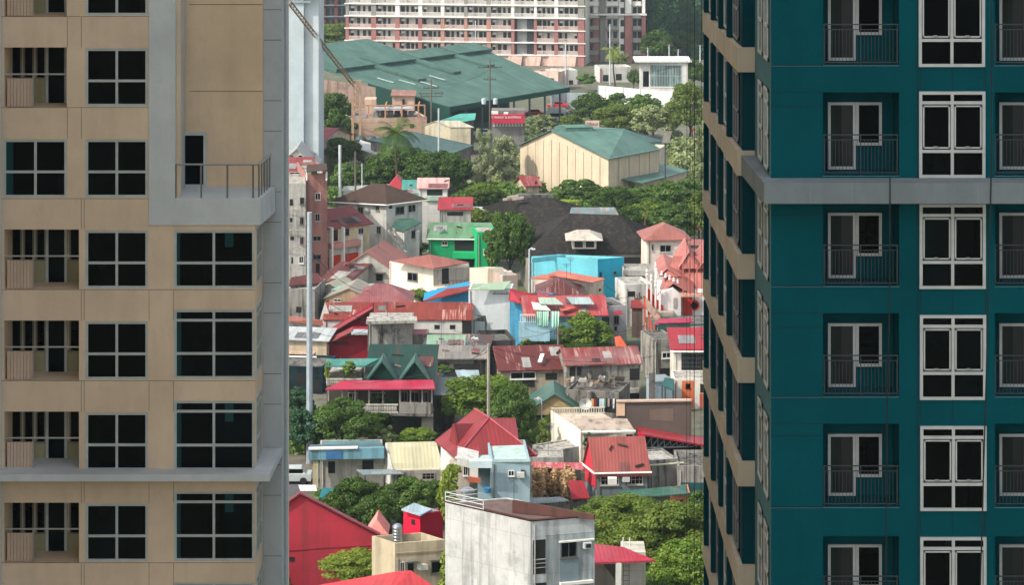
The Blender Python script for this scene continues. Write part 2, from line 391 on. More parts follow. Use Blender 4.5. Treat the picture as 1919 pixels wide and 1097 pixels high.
def shed(label, pts, rm, wall=None, z0=0., name='shed', cat='shed', posts=False, group=None, th=.1, inset=.3):
    """a roof polygon (px,py,z) on walls or posts"""
    P = [G(*p) for p in pts]; c = sum(P, Vector()) / len(P)
    root = thing(name, label, cat, (c.x, c.y, z0), group)
    m = MB(); m.slab(P, th); m.build('roof', rm, root)
    if posts:
        for p in P:
            q = p + (c - p) * .06; m = MB(); m.tube((q.x, q.y, z0), (q.x, q.y, q.z - th), .07); m.build('post', IRON, root)
    elif wall:
        m = MB(); ins = [p + (c - p).normalized() * inset for p in P]
        for q in ins: q.z = min(q.z, 1e9)
        tops = [Vector((q.x, q.y, P[i].z - th - .01)) for i, q in enumerate(ins)]
        m.hexa([Vector((q.x, q.y, z0)) for q in ins], tops); m.build('wall', wall, root)
    return root
# ---------------------------------------------------------------- vegetation kit
rng = np.random.default_rng(11)
def leaf_mesh(name, blobs, n, ls, mat, up=.35, asp=.7, droop=0.0, shell=(.55, 1.05)):
    """many small leaf-clump quads spread through a set of ellipsoid blobs (cx,cy,cz,rx,ry,rz)"""
    B = np.array(blobs); wgt = B[:, 3] * B[:, 4] + B[:, 3] * B[:, 5]; wgt = wgt / wgt.sum()
    idx = rng.choice(len(B), n, p=wgt); b = B[idx]
    d = rng.normal(size=(n, 3)); d /= np.linalg.norm(d, axis=1)[:, None]
    r = rng.uniform(shell[0], shell[1], n) ** .6
    c = b[:, :3] + d * b[:, 3:6] * r[:, None]
    nr = d + rng.normal(size=(n, 3)) * .55; nr[:, 2] += up; nr /= np.linalg.norm(nr, axis=1)[:, None]
    t = rng.normal(size=(n, 3)); t[:, 2] -= droop * 2; u = np.cross(nr, t); u /= np.linalg.norm(u, axis=1)[:, None]; v = np.cross(nr, u)
    s = ls * rng.uniform(.6, 1.35, n)[:, None]
    bend = nr * s * .3
    P = np.stack([c - u*s - v*s*asp*.5 - bend, c + v*s*asp*-.9, c + u*s - v*s*asp*.3 - bend, c + u*s*.55 + v*s*asp, c - u*s*.7 + v*s*asp*.8], 1)
    V = P.reshape(-1, 3)
    me = bpy.data.meshes.new(name); me.vertices.add(n * 5); me.vertices.foreach_set('co', V.ravel())
    me.loops.add(n * 5); me.loops.foreach_set('vertex_index', np.arange(n * 5)); me.polygons.add(n)
    me.polygons.foreach_set('loop_start', np.arange(n) * 5); me.polygons.foreach_set('loop_total', np.full(n, 5)); me.update()
    at = me.attributes.new('tint', 'FLOAT', 'FACE')
    bt = rng.uniform(0, 1, len(B))[idx]
    at.data.foreach_set('value', np.clip(.5 * bt + .5 * rng.uniform(0, 1, n), 0, 1).astype(np.float32))
    me.materials.append(mat); return me
def blobs_round(k, seed, flat=1.0, br=(.3, .5), spread=.72):
    rr = random.Random(seed); out = [(0, 0, -.05, .55, .55, .5 * flat)]
    for i in range(k):
        ph = rr.uniform(0, 2 * math.pi); z = rr.uniform(-.55, 1.0); q = math.sqrt(max(0, 1 - z * z)) if z > 0 else math.sqrt(1 - .4 * z * z)
        s = spread * rr.uniform(.75, 1.05); r = rr.uniform(*br)
        out.append((q * math.cos(ph) * s, q * math.sin(ph) * s, z * s * flat, r, r, r * .72))
    return out
LM = {
 'mid': leafm('mid_green', '3a5420', '66803a'),
 'dark': leafm('dark_green', '2a4216', '556f28'),
 'bright': leafm('bright_green', '4e6e22', '84983e', .4),
 'rain': leafm('rain_tree', '435a20', '7c8a3a', .35),
 'olive': leafm('olive', '5d6a38', '98a070', .3),
 'pale': leafm('pale_grey_green', '66704c', '9aa078', .3),
 'deep': leafm('deep_shade_green', '24402c', '3c5c3a', .2),
 'lime': leafm('lime', '667c24', 'a6b450', .45),
 'tan': leafm('dry_plume', 'a98a62', 'd8bd92', .4),
 'flower': leafm('red_blossom', 'c03020', 'e65a3a', .3),
}
PROTO = {}
def proto(kind, shape, sz):
    key = (kind, shape, sz)
    if key in PROTO: return PROTO[key]
    seed = sum(map(ord, kind + shape)) + sz
    n = {0: 2600, 1: 6500, 2: 14000, 3: 30000}[sz]; ls = {0: .085, 1: .056, 2: .037, 3: .025}[sz]
    lo = []
    for q in range(2):
        s = seed + q * 31
        if shape == 'round': bl = blobs_round(26 + sz * 9, s, 1.0, (.26, .42), .8)
        elif shape == 'broad': bl = blobs_round(44 + sz * 18, s, .92, (.15, .3), .9)
        elif shape == 'wispy':
            rr = random.Random(s); bl = []
            for i in range(26):
                ph = rr.uniform(0, 6.28); zz = rr.uniform(-.9, .95); q_ = .62 * math.sqrt(1 - zz * zz * .8) * rr.uniform(.3, 1.1)
                bl.append((q_ * math.cos(ph), q_ * math.sin(ph), zz, .2, .2, .2))
        elif shape == 'mound': bl = blobs_round(16 + sz * 6, s, .6, (.2, .4), .85)
        lo.append(leaf_mesh('crown_' + kind, bl, n, ls, LM[kind], droop=1.0 if shape == 'wispy' else 0))
    PROTO[key] = lo; return lo
tcount = 0
def tree(label, px, py, rx, rz, D, kind='mid', shape='round', name='tree', cat='tree', sz=None, group=None, trunk=True, ry=None, hb=1.0):
    """crown centred where the photo ray (px,py) is D metres away; radii in photo pixels"""
    global tcount; tcount += 1
    if hb is not None: D = (H - hb) * F / (py + rz - HY)
    c = At(px, py, D); k = D / F; Rx = rx * k; Rz = rz * k; Ry = (ry * k) if ry else Rx
    if c.z - Rz * .9 < .3: c.z = max(c.z, Rz * .9 + .3) if not trunk else c.z
    m = max(rx, rz)
    if sz is None: sz = 0 if m < 22 else 1 if m < 48 else 2 if m < 90 else 3
    root = thing(name, label, cat, (c.x, c.y, 0), group)
    me = proto(kind, shape, sz)[tcount % 2]
    o = bpy.data.objects.new('crown', me); SC.collection.objects.link(o); o.parent = root
    o.location = (0, 0, c.z); o.rotation_euler = (0, 0, random.uniform(0, 6.28)); o.scale = (Rx, Ry if ry else Rx, Rz)
    if trunk:
        T = MB(); tr = max(.12, .05 * Rx); h = max(.5, c.z - Rz * .35); b0 = Vector((c.x, c.y, 0))
        j = [b0, b0 + Vector((random.uniform(-.1, .1) * Rx, 0, h * .55)), b0 + Vector((random.uniform(-.12, .12) * Rx, .05 * Rx, h))]
        T.tube(j[0], j[1], tr * 1.25, tr, 7); T.tube(j[1], j[2], tr, tr * .6, 7)
        for i in range(7):
            ph = i * 6.28 / 7 + random.uniform(-.3, .3); e = b0 + Vector((math.cos(ph) * Rx * .62, math.sin(ph) * Rx * .62, c.z + random.uniform(-.25, .35) * Rz))
            mid = (j[1 + i % 2] + e) / 2 + Vector((0, 0, Rz * .1))
            T.tube(j[1 + i % 2], mid, tr * .45, tr * .3, 5); T.tube(mid, e, tr * .3, tr * .1, 5)
        T.build('trunk', BARK, root)
    return root
def palm(label, px, py, r, D, h=None, kind='mid', nf=17, name='palm_tree'):
    c = At(px, py, D); Rr = r * D / F; root = thing(name, label, 'palm tree', (c.x, c.y, 0))
    T = MB(); b0 = Vector((c.x + Rr * .15, c.y, 0)); mid = (b0 + c) / 2 + Vector((-.2, 0, 0))
    T.tube(b0, mid, .22, .17, 7); T.tube(mid, c, .17, .13, 7); T.build('trunk', BARK, root)
    M = MB(); tint = []
    for i in range(nf):
        ph = i * 2.399; el = random.uniform(-.25, 1.25); L = Rr * random.uniform(.85, 1.15)
        d = Vector((math.cos(ph) * math.cos(el), math.sin(ph) * math.cos(el), math.sin(el))); p = c.copy(); st = L / 12
        for k in range(12):
            q = p + d * st; s = d.cross(Vector((0, 0, 1))).normalized(); wd = L * .24 * math.sin(math.pi * (k + 1.2) / 14)
            up_ = s.cross(d)
            for sg in (-1, 1):
                a = s * sg * wd + Vector((0, 0, -wd * .55)) + d * wd * .5
                M.poly([p, p + d * st * .26, p + a + d * st * .12, p + a * .98])
                M.poly([p + d * st * .5, p + d * st * .76, p + a * .95 + d * st * .72, p + a * .95 + d * st * .6])
                tint += [random.random()] * 2
            p = q; d = (d + Vector((0, 0, -.16))).normalized()
    o = M.build('fronds', LM[kind], root); at = o.data.attributes.new('tint', 'FLOAT', 'FACE'); at.data.foreach_set('value', np.array(tint, dtype=np.float32))
    return root

# ---------------------------------------------------------------- ground
def ground_mat():
    m, t, b = base('ground_soil'); co = t.nodes.new('ShaderNodeNewGeometry').outputs['Position']
    n1 = noise(t, co, .05, 6); n2 = noise(t, co, .6, 5)
    c = mixc(t, ramp(t, n1, .4, .6), lin('6b6558'), lin('4b5a34')); c = mixc(t, ramp(t, n2, .4, .7), c, lin('4a453b'))
    t.links.new(c, b.inputs['Base Color']); b.inputs['Roughness'].default_value = .95; return m
g = MB(); g.box(-4000, -400, -.3, 4000, 2400, 0); single('ground', None, None, g, ground_mat(), kind='structure')
ASPH = plaster('5f6062', .3)
g = MB()
for q in ([(538, 885), (600, 878), (640, 905), (538, 935)], [(1195, 668), (1216, 668), (1206, 560), (1190, 560)], [(900, 235), (1090, 205), (1100, 218), (905, 252)]):
    P = [G(a, b, .004) for a, b in q]; g.hexa([p - Vector((0, 0, .003)) for p in P], P)
single('road', None, None, g, ASPH, kind='structure')

# ---------------------------------------------------------------- left tower (D=90)
BEI = plaster('e0c8aa', .1, stain='a08c74'); BEI2 = plaster('e6caa6', .14, stain='a08c74'); OLV = plaster('a8a27f', .15); GRY = plaster('cdd1ce', .06, stain='8e9290'); GRYW = plaster('bcc0be', .12, stain='8e9290')
FRM = plain('b9c0ba', .5); FRL = plain('a9aaa2', .45); DG = glass('040505', '0b1414', .08)
def LX(px, D=90): return (px - CX) * D / F
def LZ(py, D=90): return H - (py - HY) * D / F
lt = thing('apartment_tower', 'beige apartment tower with grey trim filling the left side', 'apartment tower', (LX(270), 100, 0))
V3 = Vector; Ux = V3((1, 0, 0)); Uz = V3((0, 0, 1)); Uy = V3((0, 1, 0))
W = MB(); hs = []; hs2 = []
zb = LZ(1500)
rows = range(-3, 8)
balc = {}
for k in rows:
    y0 = 90.5 + 170.9 * k
    hs.append((LX(160) - LX(-20), LZ(y0 + 109) - zb, LX(277) - LX(-20), LZ(y0) - zb, .14, False))
    if k == 1: hs.append((LX(6) - LX(-20), LZ(y0 + 109) - zb, LX(125) - LX(-20), LZ(y0) - zb, .14, False))
    else:
        xr = 125 if k < 2 else 148
        hs.append((LX(8) - LX(-20), LZ(y0 + 111) - zb, LX(xr) - LX(-20), LZ(y0 - 2) - zb, 1.5, True)); balc[k] = (y0, xr)
top = LZ(-500)
W.holes(V3((LX(-20), 90, zb)), Ux, Uz, Uy, LX(279) - LX(-20), top - zb, hs)
cw = []
for (a, b) in ((432, 541), (581, 711), (752, 883), (922, 1053), (1093, 1224)):
    hs2.append((LX(326) - LX(279), LZ(b) - zb, LX(477) - LX(279), LZ(a) - zb, .14, False)); cw.append((a, b))
W.holes(V3((LX(279), 90, zb)), Ux, Uz, Uy, LX(478.3) - LX(279), LZ(422) - zb, hs2)
W.box(LX(-20), 90.02, 0, LX(478.3), 92.8, zb - .01)           # lower floors below the frame
W.box(LX(-20), 92.95, 0, LX(470) - .8, 115, top)               # body
W.box(LX(-20) - 18, 28, 0, LX(-20) - .02, 115, top + 40)         # unseen wing west of the frame, raised and extended to shade the towers
W.build('wall', BEI, lt)
# side of the bay
W = MB(); hs = [(.5, LZ(b) - zb, 2.3, LZ(a) - zb, .1, False) for a, b in cw]
W.holes(V3((LX(478.3), 90, zb)), Uy, Uz, -Ux, 2.9, LZ(422) - zb, hs); W.build('bay_wall', BEI, lt)
# recess back wall above, slab, column
W = MB(); W.box(LX(290), 92.82, LZ(425), LX(493, 92.9), 92.93, top); W.build('recess_wall', BEI2, lt)
W = MB(); W.box(LX(493, 92.9) + .004, 92.9, 0, LX(528, 92.9), 95.7, top)
W.build('corner_column', GRYW, lt)
W = MB()
for px, r in ((531, .06), (536, .05)): W.tube((LX(px, 94), 94, 0), (LX(px, 94), 94, top), r)
W.build('downpipe', FRM, lt)
W = MB(); W.box(LX(279.3), 89.95, LZ(422, 89.95), LX(328), 92.8, top)
W.build('frame_pier', GRY, lt)
W = MB(); xs = LX(488, 89.94); W.hexa([(LX(328.2), 89.94, LZ(422, 89.94)), (xs, 89.94, LZ(422, 89.94)), (xs + .25, 92.85, LZ(422, 89.94)), (LX(328.2), 92.85, LZ(422, 89.94))],
                    [(LX(328.2), 89.94, LZ(372)), (xs, 89.94, LZ(372)), (xs + .25, 92.85, LZ(372)), (LX(328.2), 92.85, LZ(372))])
W.build('balcony_slab', GRY, lt)
W = MB(); W.box(LX(328) + .002, 90.4, LZ(372), LX(335), 90.6, top); W.build('downpipe', BEI2, lt)
dr = MB(); x0, x1, z0, z1 = LX(341, 92.8), LX(387, 92.8), LZ(372), LZ(248, 92.8)
for a in ((x0, z0, x0 + .1, z1), (x1 - .1, z0, x1, z1), (x0 + .1, z1 - .1, x1 - .1, z1), (x0 + .1, z0, x1 - .1, z0 + .08)): dr.box(a[0], 92.74, a[1], a[2], 92.83, a[3])
d_ = dr.build('door', FRM, lt); p = MB(); p.box(x0 + .1, 92.78, z0 + .08, x1 - .1, 92.81, z1 - .1); p.build('pane', GL, d_)
rl = MB(); zt = LZ(309); zf = LZ(372)
rl.tube((LX(328), 90.1, zt), (LX(484, 90.1), 90.1, zt), .035); rl.tube((LX(484, 90.1), 90.1, zt), (LX(484, 90.1) + .2, 92.6, zt), .035)
for px in (329, 377, 426, 474): rl.tube((LX(px, 90.1), 90.1, zf), (LX(px, 90.1), 90.1, zt), .035)
for i in range(5): rl.tube((LX(484, 90.1) + .04 * i, 90.3 + .55 * i, zf), (LX(484, 90.1) + .04 * i, 90.3 + .55 * i, zt), .03)
ra = rl.build('railing', plain('9a9a98', .3, .7), lt)
# joints
J = MB()
for k in rows:
    yb = 90.5 + 170.9 * k + 110.5
    J.box(LX(-20), 89.994, LZ(yb + .8), LX(279), 90.01, LZ(yb)) if True else 0
    if yb > 430: J.box(LX(279), 89.994, LZ(yb + .8), LX(478), 90.01, LZ(yb))
    for yj in (yb - 12,):
        J.box(LX(493, 92.9) + .02, 92.894, LZ(yj, 92.9), LX(527, 92.9), 92.91, LZ(yj - 1, 92.9)); J.box(LX(493, 92.9) + .02, 92.894, LZ(yj + 57, 92.9), LX(527, 92.9), 92.91, LZ(yj + 56, 92.9))
    ys = 90.5 + 170.9 * k - 61
    for px in (152, 157.5 if k > 1 else 126, 279, 325):
        if px > 277 and ys < 425: continue
        J.box(LX(px), 89.993, LZ(ys + 59), LX(px + .7), 90.01, LZ(ys + 2))
for yj in (19, 187): J.box(LX(336), 92.812, LZ(yj + 1), LX(493, 92.9), 92.83, LZ(yj))
J.build('panel_joints', plain('6a5c4e', .9), lt)
# ledge
W = MB(); zl0, zl1 = LZ(903, 89.2), LZ(890, 89.2); xe = LX(505, 89.2)
pts = [(LX(-20), 89.2), (xe, 89.2), (xe + .12, 92.88), (LX(-20), 92.88)]
W.hexa([(a, b, zl0) for a, b in pts], [(a, b, zl1) for a, b in pts]); W.build('ledge', GRY, lt)
W = MB(); W.tube((LX(-4, 89.7), 89.7, 0), (LX(-4, 89.7), 89.7, top), .12); W.box(LX(-20), 89.6, 0, LX(-.5), 89.995, top); W.build('corner_trim', GRYW, lt)
def frame_win(root, x0, x1, z0, z1, y, vs, hz, fm=FRM, fw=.085, gm=DG, dy=.1, name='window', glint=0):
    m = MB(); yy = y + .03
    for a in ((x0, z0, x1, z0 + fw), (x0, z1 - fw, x1, z1), (x0, z0 + fw, x0 + fw, z1 - fw), (x1 - fw, z0 + fw, x1, z1 - fw)): m.box(a[0], yy, a[1], a[2], yy + dy - .02, a[3])
    for v in vs: m.box(v - fw / 2, yy + .002, z0 + fw, v + fw / 2, yy + dy - .022, z1 - fw)
    for h_ in hz: m.box(x0 + fw, yy - .004, h_ - fw / 2, x1 - fw, yy + dy - .026, h_ + fw / 2)
    f = m.build(name, fm, root)
    p = MB(); p.box(x0 + .02, yy + .05, z0 + .02, x1 - .02, yy + .09, z1 - .02); p.build('pane', gm, f)
    return f
TG = glass('1c3f3f', '254c4a', .15)
for k in rows:
    y0 = 90.5 + 170.9 * k
    frame_win(lt, LX(160), LX(277), LZ(y0 + 109), LZ(y0), 90, [LX(218.5)], [LZ(y0 + 61)])
    if k == 1:
        f = frame_win(lt, LX(6), LX(125), LZ(y0 + 109), LZ(y0), 90, [LX(66)], [LZ(y0 + 61)])
        p = MB(); p.box(LX(10), 90.075, LZ(y0 + 104), LX(24), 90.079, LZ(y0 + 5)); p.build('pane_strip', TG, f)  # teal strip on the pane stands for interior wall seen through it
for a, b in cw:
    hz = [LZ(b - 47.5)] + ([LZ(a + 20)] if b - a > 120 else [])
    f = frame_win(lt, LX(326), LX(477), LZ(b), LZ(a), 90, [LX(400.5)], hz)
    m = MB(); m.box(LX(330), 90.074, LZ(b - 4), LX(337 + (a % 3)), 90.079, LZ(a + 4)); m.build('pane_strip', TG, f); m = MB()  # teal strips on the glass stand for the wall inside
    if a > 700 or a == 432: m.box(LX(421), 90.074, LZ(a + (40 if a > 700 else 32)), LX(437), 90.079, LZ(a + 6)); m.build('pane_strip', TG, f)
    m = MB(); xx = LX(478.3)
    for s0, s1 in ((.5, .58), (1.36, 1.44), (2.22, 2.3)): m.box(xx - .06, 90 + s0, LZ(b), xx + .01, 90 + s1, LZ(a))
    for q in [LZ(b), LZ(a) - .08] + [h_ for h_ in hz]: m.box(xx - .05, 90.5, q, xx + .004, 92.3, q + .08)
    f = m.build('side_window', FRM, lt); p = MB(); p.box(xx - .09, 90.5, LZ(b), xx - .07, 92.3, LZ(a)); p.build('pane', DG, f)
for k, (y0, xr) in balc.items():
    y0 -= 1; D2 = 91.45
    bl = MB()      # back wall strips: olive lower wall, slim dark windows, door
    m = MB(); m.box(LX(8), D2, LZ(y0 + 112), LX(xr), D2 + .04, LZ(y0 + 55, D2)); m.build('balcony_wall', OLV, lt)
    wp = [(22, 36), (45, 59), (68, 81)] + ([(131, 146)] if xr > 130 else [])
    for a, b in wp:
        f = MB(); xa, xb = LX(a + 2, D2), LX(b + 2, D2)
        f.box(xa - .05, D2 - .03, LZ(y0 + 55, D2), xa, D2 + .02, LZ(y0)); f.box(xb, D2 - .03, LZ(y0 + 55, D2), xb + .05, D2 + .02, LZ(y0)); f.box(xa - .05, D2 - .04, LZ(y0 + 57, D2), xb + .05, D2 + .02, LZ(y0 + 55, D2))
        f = f.build('slit_window', plain('77786a', .6), lt); p = MB(); p.box(xa, D2, LZ(y0 + 55, D2), xb, D2 + .02, LZ(y0)); p.build('pane', DG, f)
    xa, xb = LX(91, D2), LX(121, D2); f = MB()
    for q in ((xa - .09, xa), (xb, xb + .09)): f.box(q[0], D2 - .05, LZ(y0 + 108, D2), q[1], D2 + .02, LZ(y0))
    f.box(xa, D2 - .05, LZ(y0 + 108, D2) , xb, D2 + .02, LZ(y0 + 104, D2)); f = f.build('balcony_door', FRM, lt)
    p = MB(); p.box(xa, D2 - .02, LZ(y0 + 104, D2), xb, D2 + .01, LZ(y0)); p.build('pane', glass('0c1413', '16201e', .15), f)
    m = MB(); m.tube((LX(8), 90.12, LZ(y0 + 50)), (LX(xr), 90.12, LZ(y0 + 50)), .03); m.tube((LX(62, 90.1), 90.1, LZ(y0 + 111)), (LX(62, 90.1), 90.1, LZ(y0 + 50)), .02)
    ra = m.build('railing', plain('b8b4ac', .35, .3), lt)
    m = MB()
    for i in range(8): m.box(LX(12 + i * 6.2), 90.14, LZ(y0 + 111), LX(12 + i * 6.2 + 5.4), 90.17, LZ(y0 + 58))
    m.build('slat_panel', plaster('c8b09a', .1), ra)
    m = MB(); m.box(LX(14), 90.6, LZ(y0 + 110), LX(50), 90.66, LZ(y0 + 62)); 

# ---------------------------------------------------------------- right teal tower (D=75)
TEA = plaster('004e55', .1, .75, stain='00363c'); TEB = plaster('003c45', .06, .8); BAND = plaster('c6b8a2', .15, stain='8a7c6a'); LED = plaster('7f8787', .12); WFR = plain('c2c2bc', .45); RAILM = plain('34393b', .5)
def TX(px, D=75): return (px - CX) * D / F
def TZ(py, D=75): return H - (py - HY) * D / F
tt = thing('apartment_tower', 'dark teal apartment tower with beige bands filling the right side', 'apartment tower', (TX(1680), 85, 0))
W = MB(); zb = TZ(1300); hs = []; XL = TX(1445); XR = TX(2500)
ks = range(-3, 4)
def brow(k): return 329 + 207.3 * k
ttop = TZ(-480)
for k in ks:
    yb = brow(k + 0)
    for a, b in ((1542, 1685), (1864, 2006), (2185, 2327)): hs.append((TX(a) - XL, TZ(yb) - zb, TX(b) - XL, TZ(yb - 156) - zb, 1.25, True))
    yw = 333 + 208.2 * k; hs.append((TX(1722 + k * .7) - XL, TZ(yw) - zb, TX(1846.5 + k * .7) - XL, TZ(yw - (162 if k == 0 else 159)) - zb, .12, False)); hs.append((TX(2043 + k * .7) - XL, TZ(yw) - zb, TX(2167.5 + k * .7) - XL, TZ(yw - 159) - zb, .12, False))
yb = brow(4); 
for a, b in ((1542, 1685), (1864, 2006), (2185, 2327)): hs.append((TX(a) - XL, TZ(yb) - zb, TX(b) - XL, TZ(yb - 152) - zb, 1.25, True))
hs.append((TX(2045) - XL, TZ(1166) - zb, TX(2169) - XL, TZ(1007) - zb, .12, False)); hs.append((TX(1724) - XL, TZ(1166) - zb, TX(1848) - XL, TZ(1007) - zb, .12, False))
W.holes(V3((XL, 75, zb)), Ux, Uz, Uy, XR - XL, ttop - zb, hs)
W.box(XL, 75.01, 0, XR, 76, zb - .005); W.box(XL + .02, 76.4, 0, XR, 79.95, ttop); W.box(XL - .35, 80.02, 0, XR, 94.3, ttop)
W.build('wall', TEA, tt)
# side strip with narrow windows
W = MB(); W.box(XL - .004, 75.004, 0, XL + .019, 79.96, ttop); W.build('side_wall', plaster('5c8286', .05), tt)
NX = TX(1391, 80)
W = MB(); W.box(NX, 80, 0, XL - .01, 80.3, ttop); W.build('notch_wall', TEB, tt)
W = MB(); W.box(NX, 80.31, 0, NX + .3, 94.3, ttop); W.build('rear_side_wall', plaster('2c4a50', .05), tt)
bz = [TZ(88 + 194 * k, 80) for k in range(-3, 8)]
for z1 in bz:
    m = MB(); z0 = z1 - .74; m.box(NX - .16, 79.86, z0, TX(1414, 80), 80.28, z1); m.box(NX - .16, 80.285, z0, NX + .28, 94.42, z1)
    m.build('floor_band', BAND, tt)
m = MB(); m.box(NX - .1, 93.9, 0, NX + .2, 94.36, ttop); m.build('corner_pier', BAND, tt)
for z1 in bz[1:]:
    z0 = z1 + .02; zt = z1 + 3.1 - .76
    for i, (ya, yc) in enumerate(((80.9, 82.7), (84.0, 86.2), (87.3, 89.4), (90.6, 92.6))):
        f = MB(); x0 = NX - .07
        for q in (ya, (ya + yc) / 2 - .04, yc - .09): f.box(x0, q, z0 + .1, NX + .01, q + .09, zt - .1)
        for q in (z0 + .1, z0 + 1.0, zt - .2): f.box(x0 + .003, ya, q, NX + .01, yc, q + .08)
        f = f.build('side_window', WFR if i % 2 else plain('77797a', .5), tt); p = MB(); p.box(NX - .03, ya, z0 + .1, NX + .01, yc, zt - .1); p.build('pane', GL, f)
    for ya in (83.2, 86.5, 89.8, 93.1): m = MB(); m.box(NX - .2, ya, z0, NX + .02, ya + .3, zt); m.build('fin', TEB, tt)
for k in range(-3, 5):
    for ya, yc in ((75.5, 76.7), (77.3, 78.5)):
        zz0, zz1 = TZ(brow(k)) + .05, TZ(brow(k) - 158); x0 = XL - .06; f = MB()
        for q in (ya, yc - .12): f.box(x0, q, zz0, XL, q + .12, zz1)
        for q in (zz0, zz0 + .95, zz1 - .45, zz1 - .1): f.box(x0 + .003, ya, q, XL, yc, q + .1)
        f = f.build('side_window', WFR, tt); p = MB(); p.box(XL - .03, ya, zz0, XL, yc, zz1); p.build('pane', glass('51615f', '6c7b78', .2), f)
# ledge
m = MB(); zl0, zl1 = TZ(382, 74), TZ(343, 74); m.hexa([(TX(1432, 74), 74, zl0), (XR, 74, zl0), (XR, 75.003, zl0), (XL - .002, 75.003, zl0), (XL - .002, 79.8, zl0), (XL - .42, 79.8, zl0)],
    [(TX(1432, 74), 74, zl1), (XR, 74, zl1), (XR, 75.003, zl1), (XL - .002, 75.003, zl1), (XL - .002, 79.8, zl1), (XL - .42, 79.8, zl1)])
m.build('ledge', LED, tt)
J = MB()
for px in (1519, 1597, 1670, 1751, 1832, 1913): J.box(TX(px, 74), 73.995, zl0 + .01, TX(px, 74) + .012, 74.005, zl1 - .01)
J.build('ledge_joint', plain('8b9294'), tt)
J = MB()
for k in ks:
    y = brow(k)
    if k != 0: J.box(XL, 74.994, TZ(y + 1), TX(1542), 75.006, TZ(y - 1))
    J.box(XL, 74.994, TZ(y - 133 + (0 if k % 2 else 4)), TX(1541), 75.006, TZ(y - 134.4 + (0 if k % 2 else 4)))
    J.box(XL, 74.994, TZ(y - 156), TX(1541), 75.006, TZ(y - 157.2))
    for px in (1724, 1784, 1846): J.box(TX(px), 74.993, TZ(y + 50), TX(px) + .022, 75.005, TZ(y + 6))
J.box(TX(1719), 74.992, 0, TX(1719) + .02, 75.004, ttop)
J.build('panel_joints', plain('06262c', .9), tt)
DRP = plain('3f7078', .6)
for k in ks:
    y = brow(k)
    for x0_, x1_, ya_, yb_ in ((XL, TX(1540), 2.3, 1.2), (TX(1542), TX(1685), 2, .4), (TX(1864), TX(2006), 2, .4)):
        if k == 0 and x0_ == XL: continue
        J = MB(); J.box(x0_, 74.98, TZ(y + ya_), x1_, 75.004, TZ(y + yb_)); J.build('drip_edge', DRP, tt)
HND = plain('9fb0ae', .4)
def bigwin(k, x0p, yt, yb_):
    f = frame_win(tt, TX(x0p), TX(x0p + 124), TZ(yb_), TZ(yt), 75 - .1, [TX(x0p + 62)], [TZ(yb_ - 50), TZ(yt + 21)], WFR, .085, DG, .16)
    m = MB()
    for a in (x0p + 7, x0p + 66):       # sash frames
        xa, xb = TX(a), TX(a + 51); za, zb_ = TZ(yb_ - 55), TZ(yt + 26)
        for q in ((xa, za, xb, za + .042), (xa, zb_ - .042, xb, zb_), (xa, za, xa + .042, zb_), (xb - .042, za, xb, zb_)): m.box(q[0], 74.945, q[1], q[2], 74.975, q[3])
    m.build('sash', WFR, f)
    m = MB()
    for a in (x0p + 27, x0p + 87): m.box(TX(a), 74.9, TZ(yb_ - 57), TX(a + 7), 74.944, TZ(yb_ - 59.5)); m.box(TX(a + 2), 74.9, TZ(yb_ - 58), TX(a + 11), 74.943, TZ(yb_ - 57.2))
    m.build('handle', HND, f)
for k in ks:
    yw = 333 + 208.2 * k; bigwin(k, 1722 + k * .7, yw - (162 if k == 0 else 159), yw); bigwin(k, 2043 + k * .7, yw - 159, yw)
bigwin(4, 1724, 1007, 1166); bigwin(4, 2045, 1007, 1166)
INT = glass('2a302c', '39403b', .2, 1.0)
for k in list(ks) + [4]:
    y = brow(k); D2 = 76.2
    for xo in (0, 321, 642):
        xa, xb, xc = TX(1549 + xo, D2) + .03, TX(1603 + xo, D2), TX(1652 + xo, D2); z0 = TZ(y) + .02; z1 = TZ(y - 143 + 5, D2); zm = TZ(y - 57, D2); f = MB(); fw = .08
        for a in ((xa, z0, xb, z0 + fw), (xa, z1 - fw, xb, z1), (xa, z0 + fw, xa + fw, z1 - fw), (xb - fw, z0 + fw, xb, z1 - fw)): f.box(a[0], D2 - .08, a[1], a[2], D2, a[3])
        f = f.build('balcony_door', WFR, tt); p = MB(); p.box(xa + fw, D2 - .03, z0 + fw, xb - fw, D2 - .01, z1 - fw); p.build('pane', INT, f)
        p = MB(); p.box(xb - fw - .32, D2 - .035, z0 + fw, xb - fw, D2 - .031, z1 - fw); p.build('pane_strip', plain('141110', .5), f)  # dark strip laid on the door pane
        f = MB(); x0 = xb + .01
        for a in ((x0, zm, xc, zm + fw), (x0, z1 - fw, xc, z1), (x0, zm + fw, x0 + fw, z1 - fw), (xc - fw, zm + fw, xc, z1 - fw)): f.box(a[0], D2 - .08, a[1], a[2], D2, a[3])
        f = f.build('balcony_window', WFR, tt); p = MB(); p.box(x0 + fw, D2 - .03, zm + fw, xc - fw, D2 - .01, z1 - fw); p.build('pane', DG, f)
        m = MB(); xl, xr = TX(1542 + xo) + .01, TX(1685 + xo) - .01; Y = 75.06
        for yy, r in ((76, .022), (66.5, .016), (5, .018)): m.tube((xl, Y, TZ(y - yy)), (xr, Y, TZ(y - yy)), r, n=4)
        nb = 21
        for i in range(nb): xx = xl + (xr - xl) * (i + .5) / nb; m.tube((xx, Y, TZ(y - 5)), (xx, Y, TZ(y - 66.5)), .0085, n=4)
        for xx in (xl + .03, (xl + xr) / 2, xr - .03): m.tube((xx, Y, TZ(y)), (xx, Y, TZ(y - 76)), .018, n=4)
        m.build('railing', RAILM, tt)
